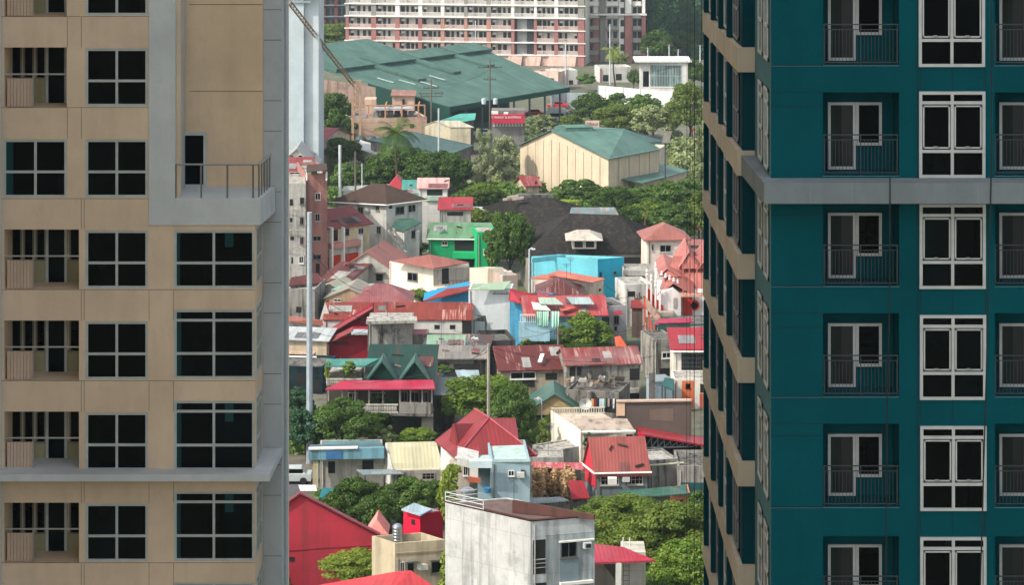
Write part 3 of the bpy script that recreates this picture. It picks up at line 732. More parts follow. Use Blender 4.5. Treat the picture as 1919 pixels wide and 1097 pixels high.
# hanging ropes in front of the teal tower
ROPE = plain('1d2020', .8)
for i, pts in enumerate((((1859, -300), (1858, 300), (1850, 640), (1840, 1000), (1834, 1200)), ((1668, 330), (1667, 560), (1662, 800), (1660, 1200)))):
    m = MB(); m.path([At(a, b, 73.9 - (0 if b > 330 or i else 0)) for a, b in pts], .02)
    single('cable', ['black cable hanging down past the white windows of the teal tower', 'black cable hanging in front of the teal tower balconies'][i], 'cable', m, ROPE)
for i, px in enumerate((1287, 1293, 1301, 1314)):
    m = MB(); yb = (330, 420, 250, 800)[i]; m.path([At(px, -250, 96), At(px + .6, yb * .5, 96), At(px - .5, yb, 96), G(px - 1, (31500 * 10 / 96) - 366, 0) + V3((0, 0, .0))] if i > 2 else [At(px, -250, 96), At(px + .5, 100, 96), At(px, yb + 400, 96), At(px, 2900, 96)], .008 if i != 2 else .013)
    single('rope', ['leftmost dark rope hanging beside the teal tower', 'second dark rope from the left beside the teal tower', 'thicker dark rope hanging third from the left beside the teal tower', 'dark rope hanging closest to the teal tower wall'][i], 'rope', m, ROPE, group='ropes hanging beside the teal tower')
# ================================================================ background
def V2(v, z): return Vector((v.x, v.y, z))
# ---- condominium block
CR = plaster('cfc8bc', .1); CRW = plaster('dcd8d0', .08); CRED = plaster('9a6a64', .15); CPK = plaster('c4a898', .25); CGY = plaster('8c8880', .2)
a = At(648, 28.4, 652); b = At(1095, 34, 643); a.z = b.z = 0; u = (b - a).normalized(); v = Vector((-u.y, u.x, 0)); up = Uz
co = thing('condominium', 'long pinkish condominium block with rows of balconies at the back', 'apartment building', ((a + b) / 2)[:])
def cu(px): return (wallhit(a, b, px) - a).length
def cp(s, d, z): return a + u * s + v * d + up * z
L = (b - a).length; ZB = 2.6; NF = 8
m = MB(); m.obox(cp(0, 1.6, 0), u * L, v * 14, up * (ZB + 3 * NF)); m.build('wall', CR, co)
m = MB(); m.obox(cp(0, 0, 0), u * L, v * 1.55, up * (ZB - .25)); m.build('podium', CPK, co)
for i, px in enumerate((965, 1000, 1040, 1046 + 20, 900)):
    m = MB(); s = cu(px); m.hexa([cp(s - 1.8, -.9, 0), cp(s + 1.6, -.9, 0), cp(s + 1.6, -.01, 0), cp(s - 1.8, -.01, 0)], [cp(s - 1.5, -.35, 2.3), cp(s + 1.9, -.35, 2.3), cp(s + 1.9, -.01, 2.3), cp(s - 1.5, -.01, 2.3)]); m.build('buttress', CPK, co)
cols = [(648, 654), (696, 705), (741, 749), (784, 791), (826, 833), (870, 876), (912, 920), (958, 964), (1001, 1006), (1039, 1046), (1083, 1095)]
for i, (p, q) in enumerate(cols):
    s0, s1 = cu(p), cu(q); m = MB(); zr = ZB + 3 * 3 - .1
    m.obox(cp(s0, -.25, 0), u * (s1 - s0), v * 1.83, up * zr); m.build('column', CRED if i not in (4, 5, 6) else plaster('a87f70', .15), co)
    m = MB(); m.obox(cp(s0, -.2, zr + .02), u * (s1 - s0), v * 1.78, up * (3 * NF + ZB - zr)); m.build('column', CRW if i in (2, 3, 4, 7, 8, 9) else CGY, co)
for k in range(NF + 1):
    m = MB(); m.obox(cp(-.3, -.45, ZB + 3 * k - .24), u * (L + .6), v * 2.0, up * .24); m.build('floor_slab', CRW, co)
RLP = plaster('c8b0a8', .1); RLW = plaster('cec8c0', .1)
for k in range(5):
    for i in range(10):
        if i == 7 and k < 3:
            if k == 0:
                m = MB(); s0, s1 = cu(cols[i][1]), cu(cols[i + 1][0]); m.obox(cp(s0, 1.3, ZB), u * (s1 - s0), v * .3, up * 8.7); m.build('stair_void', plaster('55565a', .4), co)
                m = MB(); m.obox(cp(s0 + .5, 1.1, ZB), u * (s1 - s0) * .5, v * .15, up * 8.6); m.build('stair_panel', plaster('9a9a98', .3), co)
            continue
        s0, s1 = cu(cols[i][1]) + .02, cu(cols[i + 1][0]) - .02; z = ZB + 3 * k; w_ = s1 - s0
        f = MB()
        for q in (.08, .36, .62, .86):
            if random.random() < .12: continue
            f.obox(cp(s0 + w_ * q - .3, 1.5, z + (.2 if q in (.36,) else .9)), u * random.uniform(.55, .9), v * .14, up * (2.1 if q == .36 else 1.35))
        f.build('window', plain('1c1f22', .3), co)
        m = MB(); hh = 1.0
        m.obox(cp(s0, -.3, z), u * w_, v * .07, up * .18); m.obox(cp(s0, -.3, z + hh - .1), u * w_, v * .08, up * .12)
        nb = int(w_ / .32)
        for j in range(nb): m.obox(cp(s0 + w_ * (j + .3) / nb, -.28, z + .18), u * .17, v * .05, up * (hh - .28))
        ra = m.build('railing', RLP if k < 3 else RLW, co)
        m = MB(); sx = s0 + .25 + (0 if (i + k) % 5 else w_ * .7); m.obox(cp(sx, .7, z + 1.7), u * .85, v * .5, up * .55); m.build('air_conditioner', WH, co)
# right wing of the condominium
D2 = 652; rw = thing('condominium', 'stepped condominium wing with red columns at the far right', 'apartment building', (At(1150, 100, 655).x, 660, 0))
def RX(px): return (px - CX) * D2 / F
m = MB(); m.box(RX(1096), D2 + 2.5, 0, RX(1207), D2 + 14, 26); m.build('wall', CR, rw)
for (p, q, dd, mt) in ((1096, 1102, 0, CRW), (1112, 1122, 1.2, CRED), (1125, 1135, 1.5, CGY), (1160, 1170, 1, CRW), (1171, 1184, 0, CRED), (1203, 1210, 0, CRED)):
    m = MB(); m.box(RX(p), D2 + dd, 0, RX(q), D2 + 2.48, 12 if mt is CRED else 26); m.build('column', mt, rw)
    if mt is CRED: m = MB(); m.box(RX(p) + .1, D2 + dd + .1, 12.01, RX(q) - .1, D2 + 2.4, 26); m.build('column', CRW, rw)
for k in range(6):
    z = 1.9 + 3 * k
    for (p, q) in ((1102, 1124), (1136, 1160), (1184, 1203)):
        m = MB(); m.box(RX(p), D2 - .4 + 1, z, RX(q), D2 + 2.4, z + .2); m.box(RX(p) + .2, D2 + .7, z + .2, RX(q) - .2, D2 + .8, z + 1.05); m.build('balcony', CRW if k > 2 else plaster('a09a92'), rw)
    for p in (1104, 1114, 1139, 1150, 1163, 1187, 1196):
        m = MB(); m.box(RX(p), D2 + (.95 if p == 1163 else 2.44), z + .9, RX(p) + .9, D2 + 2.49, z + 2.5); m.build('window', plain('1c1f22', .3), rw)
m = MB(); m.box(RX(1094), D2 - .4, 11.6, RX(1212), D2 + 2.4, 11.9); m.build('ledge', CRW, rw)
dw = thing('condominium', 'dark shaded condominium wing behind the olive tree at top left', 'apartment building', (At(620, 20, 705).x, 715, 0))
m = MB(); xa, xb = At(580, 20, 705).x, At(651, 20, 705).x; m.box(xa, 705, 0, xb, 720, 24); m.build('wall', plaster('6b6e70', .3), dw)  # the wing's shade is put into its darker colours
for k in range(7):
    z = 1 + 3 * k
    m = MB(); m.box(xa, 704, z, xb, 704.98, z + .25); m.build('floor_slab', plaster('7d8488'), dw)
    for p in (600, 611, 622, 633, 643):
        m = MB(); x = At(p, 20, 705).x; m.box(x, 704.7, z + .5, x + .9, 704.99, z + 2.3); m.build('window', plain('1d2226', .3), dw)
for p in (604, 627):
    m = MB(); x = At(p, 20, 705).x; m.box(x, 704.3, 0, x + .9, 704.69, 12); m.build('column', plaster('6d4540'), dw)
# ---- pale tower at left
pt = thing('tower_block', 'tall pale blue grey tower block behind the beige tower', 'tower', (-45, 436, 0))
PG = plaster('c0c8c8', .06, stain='9aa4a4'); m = MB(); xr = At(597, 0, 430).x; xm = At(570, 0, 430).x
m.box(xm, 430, 0, xr, 442, 32); m.build('wall', PG, pt); m = MB(); m.box(xm - 22, 429.2, 0, xm - .01, 442, 32); m.build('side_wall', plaster('b4bebf', .06, stain='9aa4a4'), pt)
m = MB(); m.box(xm - 22.3, 428.8, 32.01, xr + .2, 442.5, 33.2); m.build('cornice', plaster('8a979c'), pt)
m = MB(); m.box(xm - 22.1, 428.9, 31.2, xr - 1.2, 429.15, 31.5); m.build('moulding', plaster('97a2a6'), pt)
# ---- big green warehouse
GR1 = roofm('4a6d60', .05, .9, .35, fadecol='6d8e80', rough=.7); GRD = plaster('25493f', .2)
gw = thing('warehouse', 'huge green roofed warehouse in front of the condominium', 'warehouse', (-5, 515, 0))
E0 = G(843, 200, 7); E1 = G(1068, 163, 7); R0 = G(604, 130, 13.5); R1 = G(905, 91, 13.5)
m = MB(); m.slab([R0, E0, E1, R1], .15); m.build('roof', GR1, gw)
# second slope behind the ridge down to a valley and a second ridge
dR = Vector((-13, 6, -2.2)); m = MB(); m.slab([R0 + dR, R0 - up * .01, R1 - up * .01, R1 + dR], .12); m.build('roof', GR1, gw)
dR2 = Vector((-24, 12, 1.2)); m = MB(); m.slab([R0 + dR2, R0 + dR, R1 + dR * 1.0, R1 + dR2 + Vector((0, -2, 0))], .12); m.build('roof', GR1, gw)
slope = (E0 - R0)
for k in range(4):      # raised ridge vents in steps with a downslope strip
    t0 = k / 4 + .012; t1 = (k + 1) / 4 - .012; p = R0 + (R1 - R0) * t0; q = R0 + (R1 - R0) * t1
    m = MB(); s_ = slope.normalized(); m.hexa([p - s_ * 1.6 + up * .2, q - s_ * 1.6 + up * .2, q + s_ * 2.2, p + s_ * 2.2], [p - s_ * 1.6 + up * .9, q - s_ * 1.6 + up * .9, q + s_ * 2.6 + up * .75, p + s_ * 2.6 + up * .75]); m.build('ridge_vent', GR1, gw)
    if k < 3:
        q = R0 + (R1 - R0) * ((k + 1) / 4); e = (R1 - R0).normalized(); m = MB(); l = slope * (.46 - .04 * k)
        m.hexa([q - e * 1.3, q + e * 1.3, q + e * 1.3 + l, q - e * 1.3 + l], [q - e * 1.3 + up * .5, q + e * 1.3 + up * .5, q + e * 1.3 + l + up * .4, q - e * 1.3 + l + up * .4]); m.build('roof_strip', GR1, gw)
for k in range(5):
    e = (R1 - R0).normalized(); p = R0 + slope * (.30 + .09 * (k % 3)) + e * (5 + k * 3.2); m = MB(); m.obox(p + up * .03, slope.normalized() * 3.2, e * .5, up * .08); m.build('skylight', plain('9fb5aa'), gw)
m = MB(); m.hexa([V2(R0 + slope * .36, 4.), V2(E0, 4.4), V2(E0, 4.4) + Vector((.3, .6, 0)), V2(R0 + slope * .36, 4.) + Vector((.3, .6, 0))], [R0 + slope * .36 - up * .2, E0 - up * .2, E0 - up * .2 + Vector((.3, .6, 0)), R0 + slope * .36 - up * .2 + Vector((.3, .6, 0))]); m.build('gable_wall', GRD, gw)
m = MB(); q0 = V2(R0 + Vector((-12, 1.5, 0)), 0); q1 = V2(R0 + slope * .42, 0); n = Vector((0, .5, 0)); m.hexa([q0, q1, q1 + n, q0 + n], [V2(q0, 13.2), V2(q1, 10.4), V2(q1, 10.4) + n, V2(q0, 13.2) + n]); m.build('stone_wall', plaster('9a8578', .6, stain='5c4a40'), gw)
m = MB(); m.hexa([V2(E0, 6.0), V2(E1, 6.0), V2(E1, 6.0) + Vector((-.1, .1, 0)), V2(E0, 6.) + Vector((-.1, .1, 0))], [E0, E1, E1 + Vector((-.1, .1, 0)), E0 + Vector((-.1, .1, 0))]); m.build('fascia', GRD, gw)
for k in range(8):
    p = E0 + (E1 - E0) * ((k + .2) / 7.6) + Vector((-.8, .4, 0)); m = MB(); m.tube(V2(p, 0), V2(p, 6.2), .2); m.build('column', plain('4a5552'), gw)
m = MB(); q0 = V2(E0, 0) + Vector((-12, 9, 0)); q1 = V2(E1, 0) + Vector((-12, 9, 0)); n = Vector((-.3, .3, 0)); m.hexa([q0, q1, q1 + n, q0 + n], [V2(q0, 8), V2(q1, 8), V2(q1, 8) + n, V2(q0, 8) + n]); m.build('back_wall', plaster('38423f', .4), gw)
# ---- cream warehouse with green hipped roof
CW = plaster('c9b79c', .15, scale=.6); CW2 = plaster('c8bda6', .2); GR2 = roofm('54776b', .05, .5, .35, fadecol='76998a')
c2 = thing('warehouse', 'cream walled warehouse with pale green roof and low annex', 'warehouse', (15, 432, 0))
zE = 7.2; a = G(975, 273, zE); b = G(1140, 298, zE); c = G(1235, 280, zE); d = a + c - b
pk = a + (b - a) * .37; pk = Vector((pk.x, pk.y, 10.6))
m = MB(); a0, b0, c0, d0 = [V2(q, 0) for q in (a, b, c, d)]; m.hexa([a0, b0, c0, d0], [a, b, c, d]); m.hexa([a, b, pk], [a + Vector((.1, .2, 0)), b + Vector((.1, .2, 0)), pk + Vector((.1, .2, 0))]); m.build('wall', CW, c2)
rd = G(1170, 241, 10.6); r0 = G(1044, 240, 10.6)
e1 = G(1201, 268, 8.0)
m = MB(); o_ = (a - b).normalized() * -.5; o2 = (b - c).normalized() * .5
pf = pk + (b - c).normalized() * .5; 
m.slab([pf, b + o_ + o2 + up * .1, c + o_ + up * .1, rd], .12); m.build('roof', GR2, c2)
m = MB(); m.slab([a - o_ + o2, pf, rd, G(1085, 236, 8.4), d + up * .2], .12); m.build('roof', GR2, c2)
wx = [G(1170, 241, 10.4), G(1201, 268, 8), G(1256, 270, 6.2), G(1245, 262, 7.2)]; m = MB(); m.slab(wx, .12); m.build('wing_roof', GR2, c2)
m = MB(); q = [V2(x, 0) for x in (G(1236, 280, 6.), G(1248, 273, 6.), G(1240, 266, 6), G(1228, 272, 6))]; m.hexa(q, [V2(x, 6.1) for x in q]); m.build('wing_wall', CW2, c2)
m = MB(); p = pf + (rd - pf) * .13; q = pf + (rd - pf) * .5; s = Vector((.9, -.35, 0)); m.hexa([p - s - up * .3, p + s - up * .3, q + s - up * .3, q - s - up * .3], [p - s + up * .35, p + s + up * .35, q + s + up * .35, q - s + up * .35]); m.hexa([p - s * 1.2 + up * .36, p + s * 1.2 + up * .36, q + s * 1.2 + up * .36, q - s * 1.2 + up * .36], [p + up * .8, p + up * .8 + s * .05, q + up * .8 + s * .05, q + up * .8]); m.build('ridge_vent', GR2, c2)
m = MB()
for k in range(1, 11): q = a + (b - a) * (k / 11); n_ = Vector((-.05, -.05, 0)); m.obox(V2(q, 0) + n_, (b - a).normalized() * .035, Vector((.03, .04, 0)), up * (7.2 + (max(0, 1 - abs(k / 11 - .37) / .5)) * 1.8))
for k in range(0, 6): q = b + (c - b) * (k / 5); m.obox(V2(q, 0) + Vector((.05, -.06, 0)), (c - b).normalized() * .04, Vector((-.04, .05, 0)), up * 7.1)
m.build('joints', plaster('9a8a72', .2), c2)
m = MB(); m.slab([G(1140, 330, 4.0), G(1205, 343, 3.2), G(1293, 320, 3.2), G(1240, 306, 4.0)], .12); m.build('annex_roof', GR2, c2)
m = MB(); q = [V2(G(*x), 0) for x in ((1148, 333, 3.2), (1205, 341, 3.1), (1288, 321, 3.1), (1244, 311, 3.2))]; m.hexa(q, [V2(x, 3.0) for x in q]); m.build('annex_wall', CW, c2)
# ---- other buildings of the background
CWL = plaster('c9c6bd', .2); BLU = plaster('8ea3a8', .2)
h = house('white pavilion with a gridded glass front and flat roof', (1198, 117), (1289, 118), 585, CWL, plain('d0d4d2'), d=9, roof='flat', par=.15, name='glass_pavilion', cat='building')
m = MB(); m.box(h['a'].x - 1, h['a'].y - 1.6, h['z'] + .2, h['b'].x + .8, h['a'].y + 9, h['z'] + .55); m.build('roof_slab', WH, h['root'])
opening(h['root'], h['a'], h['b'], (1218, 121, 1278, 163), 'j', WH, glass('39504f', '7f9a98', .2))
opening(h['root'], h['a'], h['b'], (1205, 133, 1216, 162), 'h', pane=GL)
h = house('low white compound building with red trim below the condominium', (1000, 137), (1046, 139), 590, plaster('c9b0a2', .2), roofm('b5aaa0', .1), d=6, roof='flat', wins=[('f', 1005, 141, 1014, 150, 'h'), ('f', 1028, 146, 1038, 155, 'h')], cat='building')
m = MB(); m.box(h['a'].x, h['a'].y - .12, h['z'] - .1, h['b'].x, h['a'].y - .01, h['z'] + .1); m.build('trim', CRED, h['root'])
h = house('white gatehouse with a red edge beside the ivy wall', (1046, 136), (1082, 135), 600, CWL, roofm('b5aaa0', .1), d=6, roof='flat', cat='building', wins=[('f', 1055, 150, 1061, 158, 'h'), ('f', 1066, 150, 1074, 158, 'h')])
h = house('white yard building behind the palm with red corner posts', (1124, 130), (1183, 129), 605, CWL, roofm('b5aaa0', .1), d=6, roof='flat', cat='building', wins=[('f', 1130, 140, 1140, 152, 'h'), ('f', 1154, 138, 1165, 150, 'h')])
for p in (1124, 1181): x = wallhit(h['a'], h['b'], p).x; m = MB(); m.box(x, h['a'].y - .14, 0, x + .4, h['a'].y - .01, h['z'] + .2); m.build('corner_post', CRED, h['root'])
def fence(label, pts, hgt, mat, post=None, step=2.4, name='fence', cat='fence', t=.15):
    P = [G(p[0], p[1], hgt) for p in pts]; c = P[0]; root = thing(name, label, cat, (c.x, c.y, 0)); m = MB(); qs = []
    for s, e in zip(P[:-1], P[1:]):
        n = Vector((-(e - s).y, (e - s).x, 0)).normalized() * t; m.hexa([V2(s, 0), V2(e, 0), V2(e, 0) + n, V2(s, 0) + n], [s, e, e + n, s + n])
        k = max(1, int((e - s).length / step)); d_ = (e - s).normalized()
        for i in range(k + 1): o = s + (e - s) * (i / k); q = MB(); q.obox(V2(o, 0) - n * .6, d_ * .14, n * .5, up * (hgt + .12)); qs.append(q)
    m.build('panel', mat, root)
    for q in qs:
        if post: q.build('post', post, root)
    return root
fence('long white panel fence curving behind the round trees', [(1121, 160), (1135, 161), (1200, 167), (1262, 172), (1330, 170)], 3.6, plaster('cfcfca', .2), plain('a5a9a8'), 4.4)
fence('grey panel fence right of the green warehouse', [(1033, 176), (1060, 174), (1102, 174), (1125, 180)], 3.2, plaster('a9b3b4', .2), plain('808a8c'), 2.6)
tree('ivy mass covering the wall below the condominium', 1102, 148, 20, 15, 602, 'mid', 'mound', name='ivy', cat='ivy', trunk=False)
# pink building under construction with crane mast
PK = plaster('cdb09a', .3, stain='7a6250'); pf_ = PK
h = house('unfinished peach coloured building with exposed roof frames', (660, 226), (800, 222), 478, PK, plaster('8d8680', .6), d=16, roof='flat', par=.3, name='unfinished_building', cat='building', wins=[('f', 768, 212 + 20, 776, 240, 'h')])
rt = h['root']; zt = h['z']
def bx(px0, px1, pyt, Df, dep, mat, nm):
    m = MB(); m.box((px0 - CX) * Df / F, Df, zt, (px1 - CX) * Df / F, Df + dep, zat(pyt, Df)); return m.build(nm, mat, rt)
bx(735, 776, 180, 490, 5, PK, 'roof_room'); bx(683, 704, 186, 488, 4, PK, 'roof_room')
m = MB(); y = 489.9; x0, x1 = (732 - CX) * y / F, (779 - CX) * y / F; m.hexa([(x0, y - .4, zat(180, y)), (x1, y - .4, zat(180, y)), (x1, y + 6, zat(180, y)), (x0, y + 6, zat(180, y))], [(x0, y - .4, zat(178, y)), (x1, y - .4, zat(180, y)+.1), (x1, y + 6, zat(176, y)), (x0, y + 6, zat(174, y))]); m.build('room_roof', roofm('9a6a55', .4), rt)
bx(754, 758, 186, 489.7, .29, DK, 'doorway')
m = MB()
for Y in (480, 486):
    for px in (664, 691, 722, 753, 784, 796): x = (px - CX) * Y / F; m.tube((x, Y, zt), (x, Y, zat(197, Y)), .18, n=4)
    m.tube(((660 - CX) * Y / F, Y, zat(198, Y)), ((797 - CX) * Y / F, Y, zat(197, Y)), .16, n=4)
for px in (664, 722, 784): x = (px - CX) * 480 / F; m.tube((x, 480, zat(198, 480)), (x, 486, zat(198, 480)), .14, n=4)
m.build('roof_frame', plaster('b98a6c', .3), rt)
m = MB(); m.slab([At(697, 204, 481) , At(775, 203, 481), At(768, 199, 486), At(703, 200, 486)], .15); m.build('canopy', roofm('b0b5b5', .3), rt)
for k in range(6):
    m = MB(); p = At(700 + k * 13, 208, 483); m.box(p.x, 483, zt, p.x + 1.0, 485, zt + 1.0); m.build('roof_clutter', plaster(random.choice(['6b5b50', '8e8a84', '3e3a36', 'a39a8e']), .5), rt)
m = MB()
for r in range(5): m.box(h['a'].x - .02, h['a'].y - .14, zt - .4 - r * 1.0, h['b'].x, h['a'].y - .01, zt - .3 - r * 1.0)
m.build('wall_battens', plaster('b08468', .4), rt)
# crane
RUST = plaster('b0947a', .5, stain='6a4a34'); cr = thing('tower_crane', 'rusty lattice crane mast with long inclined boom', 'crane', At(667, 250, 474)[:2] + (0,))
def lattice(p, q, wd, n_, mat, nm, axis=None):
    p, q = Vector(p), Vector(q); d = (q - p).normalized(); s = axis or d.orthogonal().normalized(); t = d.cross(s).normalized(); m = MB(); cs = [(s + t) * wd / 2, (s - t) * wd / 2, (-s - t) * wd / 2, (-s + t) * wd / 2]
    for c in cs: m.tube(p + c, q + c, .09, n=4)
    for i in range(n_):
        a_ = p + (q - p) * (i / n_); b_ = p + (q - p) * ((i + 1) / n_)
        for j in range(4): m.tube(a_ + cs[j], b_ + cs[(j + 1) % 4], .055, n=3); m.tube(b_ + cs[j], b_ + cs[(j + 1) % 4], .05, n=3)
    return m.build(nm, mat, cr)
for px in (661, 675):
    x = (px - CX) * 473 / F; m = MB(); m.box(x - .22, 473 - .2, 0, x + .22, 473 + .2, zat(150, 473)); m.build('mast_leg', RUST, cr)
m = MB()
for py in (150, 162, 175, 188, 201): 
    z = zat(py, 473); m.tube(((661 - CX) * 473 / F, 473, z), ((675 - CX) * 473 / F, 473, z), .12, n=4); m.tube(((661 - CX) * 473 / F, 473, z), ((675 - CX) * 473 / F, 473, z - 1.2), .07, n=4)
m.build('mast_bracing', RUST, cr)
lattice(At(661, 156, 473), At(541, 2, 405), .55, 30, plaster('ad9a84', .5, stain='6e4c36'), 'boom')
# smaller ones
h = house('cream shed with a pale flat-pitched roof behind the coconut palm', (834, 236), (882, 238), 462, plaster('c9bda0', .25), roofm('c8c0a8', .15), S=(796, 236), side='l', roof='gy', rise=.9, over=.3, name='shed', cat='shed')
shed('bright turquoise lean-to roof beside the green warehouse', [(815, 229, zat(229, 478)), (862, 213, zat(213, 486)), (892, 212, zat(212, 486)), (890, 224, zat(224, 479)), (850, 231, zat(231, 477))], roofm('3fa58f', .1), plaster('6c6a66', .5), inset=.8)
g3 = shed('long grey-green factory roof left of the wispy tree', [(690, 262, 6.2), (832, 293, 5.6), (888, 272, 5.6), (770, 246, 7.2)], GR2, concrete('86827b', .7), name='factory_hall', cat='factory', inset=.5)
for px in (676, 697):
    m = MB(); p = At(px, 263, 472); m.lathe((p.x, p.y, p.z - 1), [(.3, 0), (.3, .7), (.9, .8), (1.0, 1.2), (.6, 1.7), (.1, 1.9)], 10); single('roof_ventilator', 'dark round ventilator, %s of the two beside the coconut palm' % ('left' if px == 676 else 'right'), 'ventilator', m, plain('34423f'), group='roof ventilators')
shed('white sheet roof between the dark trees and the coconut palm', [(668, 278, 4.6), (706, 290, 4.2), (716, 275, 4.6), (675, 262, 5.4)], roofm('d0cdc4', .05), plaster('c8bda8', .3))
h = house('low building with a dull red roof beside the pale tower block', (530, 258), (606, 263), 452, plaster('c8b39c', .3), roofm('8c3a3c', .2, fadecol='b05a58'), d=9, roof='gx', rise=1.5, over=.4)
m = MB(); p = G(566, 250, h['z'] + 1.1); 
h = house('small hut with a rusty red roof in front of the cream warehouse', (985, 347), (1010, 346), 418, plaster('b8a68e', .4), roofm('8f3a3a', .7), S=(968, 341), side='l', roof='gx', rise=1.1, over=.4, name='hut', cat='hut', wins=[('f', 1003, 339, 1006, 347, 'h')])
m = MB(); m.slab([At(1240, 267, 408), At(1252, 268, 408), At(1259, 247, 409), At(1247, 247, 409)], .1)
bb = thing('billboard', 'grey billboard leaning beside the cream warehouse annex', 'billboard', (At(1247, 300, 408).x, 408.4, 0)); m = MB(); m.obox(At(1240, 268, 408), Vector((1.1, .1, 0)), Vector((0, .15, 0)), Vector((.55, .3, 1.75))); m.build('board', plaster('8b857a', .3), bb)
m = MB(); m.tube((bb.location.x, 408.6, 0), (bb.location.x, 408.6, zat(266, 408)), .12); m.build('post', IRON, bb)
# sign board with red letters
sg = thing('sign_board', 'small white sign with red lettering above the cream warehouse', 'sign', (At(1110, 232, 475).x, 475, 0))
m = MB(); p, q = At(1097, 226, 475), At(1123, 240, 475); m.box(p.x, 475, q.z, q.x, 475.15, p.z); m.build('board', plaster('c9b8ac', .2), sg)
for px in (1100, 1120): x = (px - CX) * 475 / F; m = MB(); m.tube((x, 475.1, 0), (x, 475.1, q.z), .08); m.build('post', IRON, sg)
def text(s, loc, size, mat, root, rotz=0, nm='lettering'):
    c = bpy.data.curves.new(nm, 'FONT'); c.body = s; c.size = size; c.extrude = .02; c.align_x = 'CENTER'; c.align_y = 'CENTER'
    o = bpy.data.objects.new('t', c); SC.collection.objects.link(o); dg = bpy.context.evaluated_depsgraph_get(); me = bpy.data.meshes.new_from_object(o.evaluated_get(dg)); bpy.data.objects.remove(o)
    me.materials.clear(); me.materials.append(mat); r = bpy.data.objects.new(nm, me); SC.collection.objects.link(r); r.parent = root
    r.location = Vector(loc) - Vector(root.get('_o', (0, 0, 0))); r.rotation_euler = (R(90), 0, rotz); return r
text('TRAX', ((p.x + q.x) / 2, 474.95, (p.z + q.z) / 2), .8, plain('a04038'), sg)
# bus and trucks
def bus(label, x0, x1, yt, yb, D, body, stripe=None, name='bus', cat='bus'):
    p, q = At(x0, yt, D), At(x1, yb, D); L = q.x - p.x; hgt = 2.9; z = .0
    rt = thing(name, label, cat, ((p.x + q.x) / 2, D + 1.2, 0)); X0, X1 = p.x, q.x
    m = MB(); m.hexa([(X0, D, .5), (X1, D, .5), (X1, D + 2.4, .5), (X0, D + 2.4, .5)], [(X0 + .1, D + .06, hgt - .3), (X1 - .1, D + .06, hgt - .3), (X1 - .1, D + 2.3, hgt - .3), (X0 + .1, D + 2.3, hgt - .3)])
    m.hexa([(X0 + .1, D + .06, hgt - .3), (X1 - .1, D + .06, hgt - .3), (X1 - .1, D + 2.3, hgt - .3), (X0 + .1, D + 2.3, hgt - .3)], [(X0 + .4, D + .3, hgt), (X1 - .4, D + .3, hgt), (X1 - .4, D + 2.1, hgt), (X0 + .4, D + 2.1, hgt)])
    m.build('body', body, rt)
    m = MB(); m.box(X0 + .5, D - .02, 1.3, X1 - .6, D + .05, 1.95); m.build('window_band', GL, rt)
    m = MB(); m.box(X1 - .03, D + .3, 1.2, X1 + .03, D + 2.1, 2.2); m.build('windscreen', GL, rt)
    for f in (.16, .8):
        m = MB(); m.tube((X0 + L * f, D - .05, .5), (X0 + L * f, D + .3, .5), .48, n=12); m.build('wheel', plain('1a1a1a', .8), rt)
    return rt, X0, X1
bus('white bus parked right of the red one under the trees', 985, 1030, 0, 0, 512, plaster('cfd0cc', .1)); 
bus('white bus half hidden behind the trees by the grey fence', 1026, 1062, 0, 0, 528, plaster('c6c8c6', .1))
rt = thing('market_stall', 'red banner front with white lettering under the green warehouse eave', 'market stall', (At(950, 230, 478).x, 479, 0))
p, q = At(921, 208, 478), At(983, 236, 478)
m = MB(); m.box(p.x, 479, 0, q.x, 483, p.z); m.build('wall', plaster('7d7a75', .4), rt)
m = MB(); za, zb_ = zat(231, 478), zat(214, 478); m.box(p.x, 477.8, za, q.x, 478.8, zb_); m.build('banner', plain('b0203c', .6), rt)
m = MB(); m.box(p.x, 477.9, zb_ + .02, p.x + 1.2, 478.6, zb_ + .5); m.box(p.x + 2.2, 477.9, zb_ + .02, p.x + 3, 478.6, zb_ + .35); m.build('box', WH, rt)
text('T MARKET & SHOPPING', ((p.x + q.x) / 2 - .3, 477.78, zb_ - .55), .5, plain('e8e0dc'), rt)
m = MB()
for i in range(10): x = p.x + .3 + i * .55; m.box(x, 478.9, zat(238, 478), x + .35, 478.99, za - .02)
m.build('shop_window', plain('d8d8d4'), rt)
for i, (px, c, s) in enumerate(((1002, 'b3202a', 'red car with boxes near the warehouse right end'), (1045, 'c8322e', 'orange-red pickup by the grey panel fence'), (905, 'd8d8d8', 'white van in the shade under the green warehouse eave'))):
    D = (538, 552, 505)[i]; x = (px - CX) * D / F; rt = thing('parked_car', s, 'car', (x, D, 0), 'cars parked by the warehouse')
    m = MB(); m.box(x - 2.1, D, .35, x + 2.1, D + 1.7, 1.0); m.hexa([(x - 1.5, D + .1, 1.0), (x + 1.3, D + .1, 1.0), (x + 1.3, D + 1.6, 1.0), (x - 1.5, D + 1.6, 1.0)], [(x - 1.0, D + .25, 1.55), (x + .8, D + .25, 1.55), (x + .8, D + 1.45, 1.55), (x - 1.0, D + 1.45, 1.55)]); m.build('body', plain(c, .35), rt)
    m = MB(); m.box(x - 1.15, D + .12, 1.05, x + .95, D + .16, 1.45); m.build('window', GL, rt)
    for w_ in (-1.3, 1.3): m = MB(); m.tube((x + w_, D - .04, .35), (x + w_, D + .2, .35), .34, n=10); m.build('wheel', plain('1a1a1a', .8), rt)
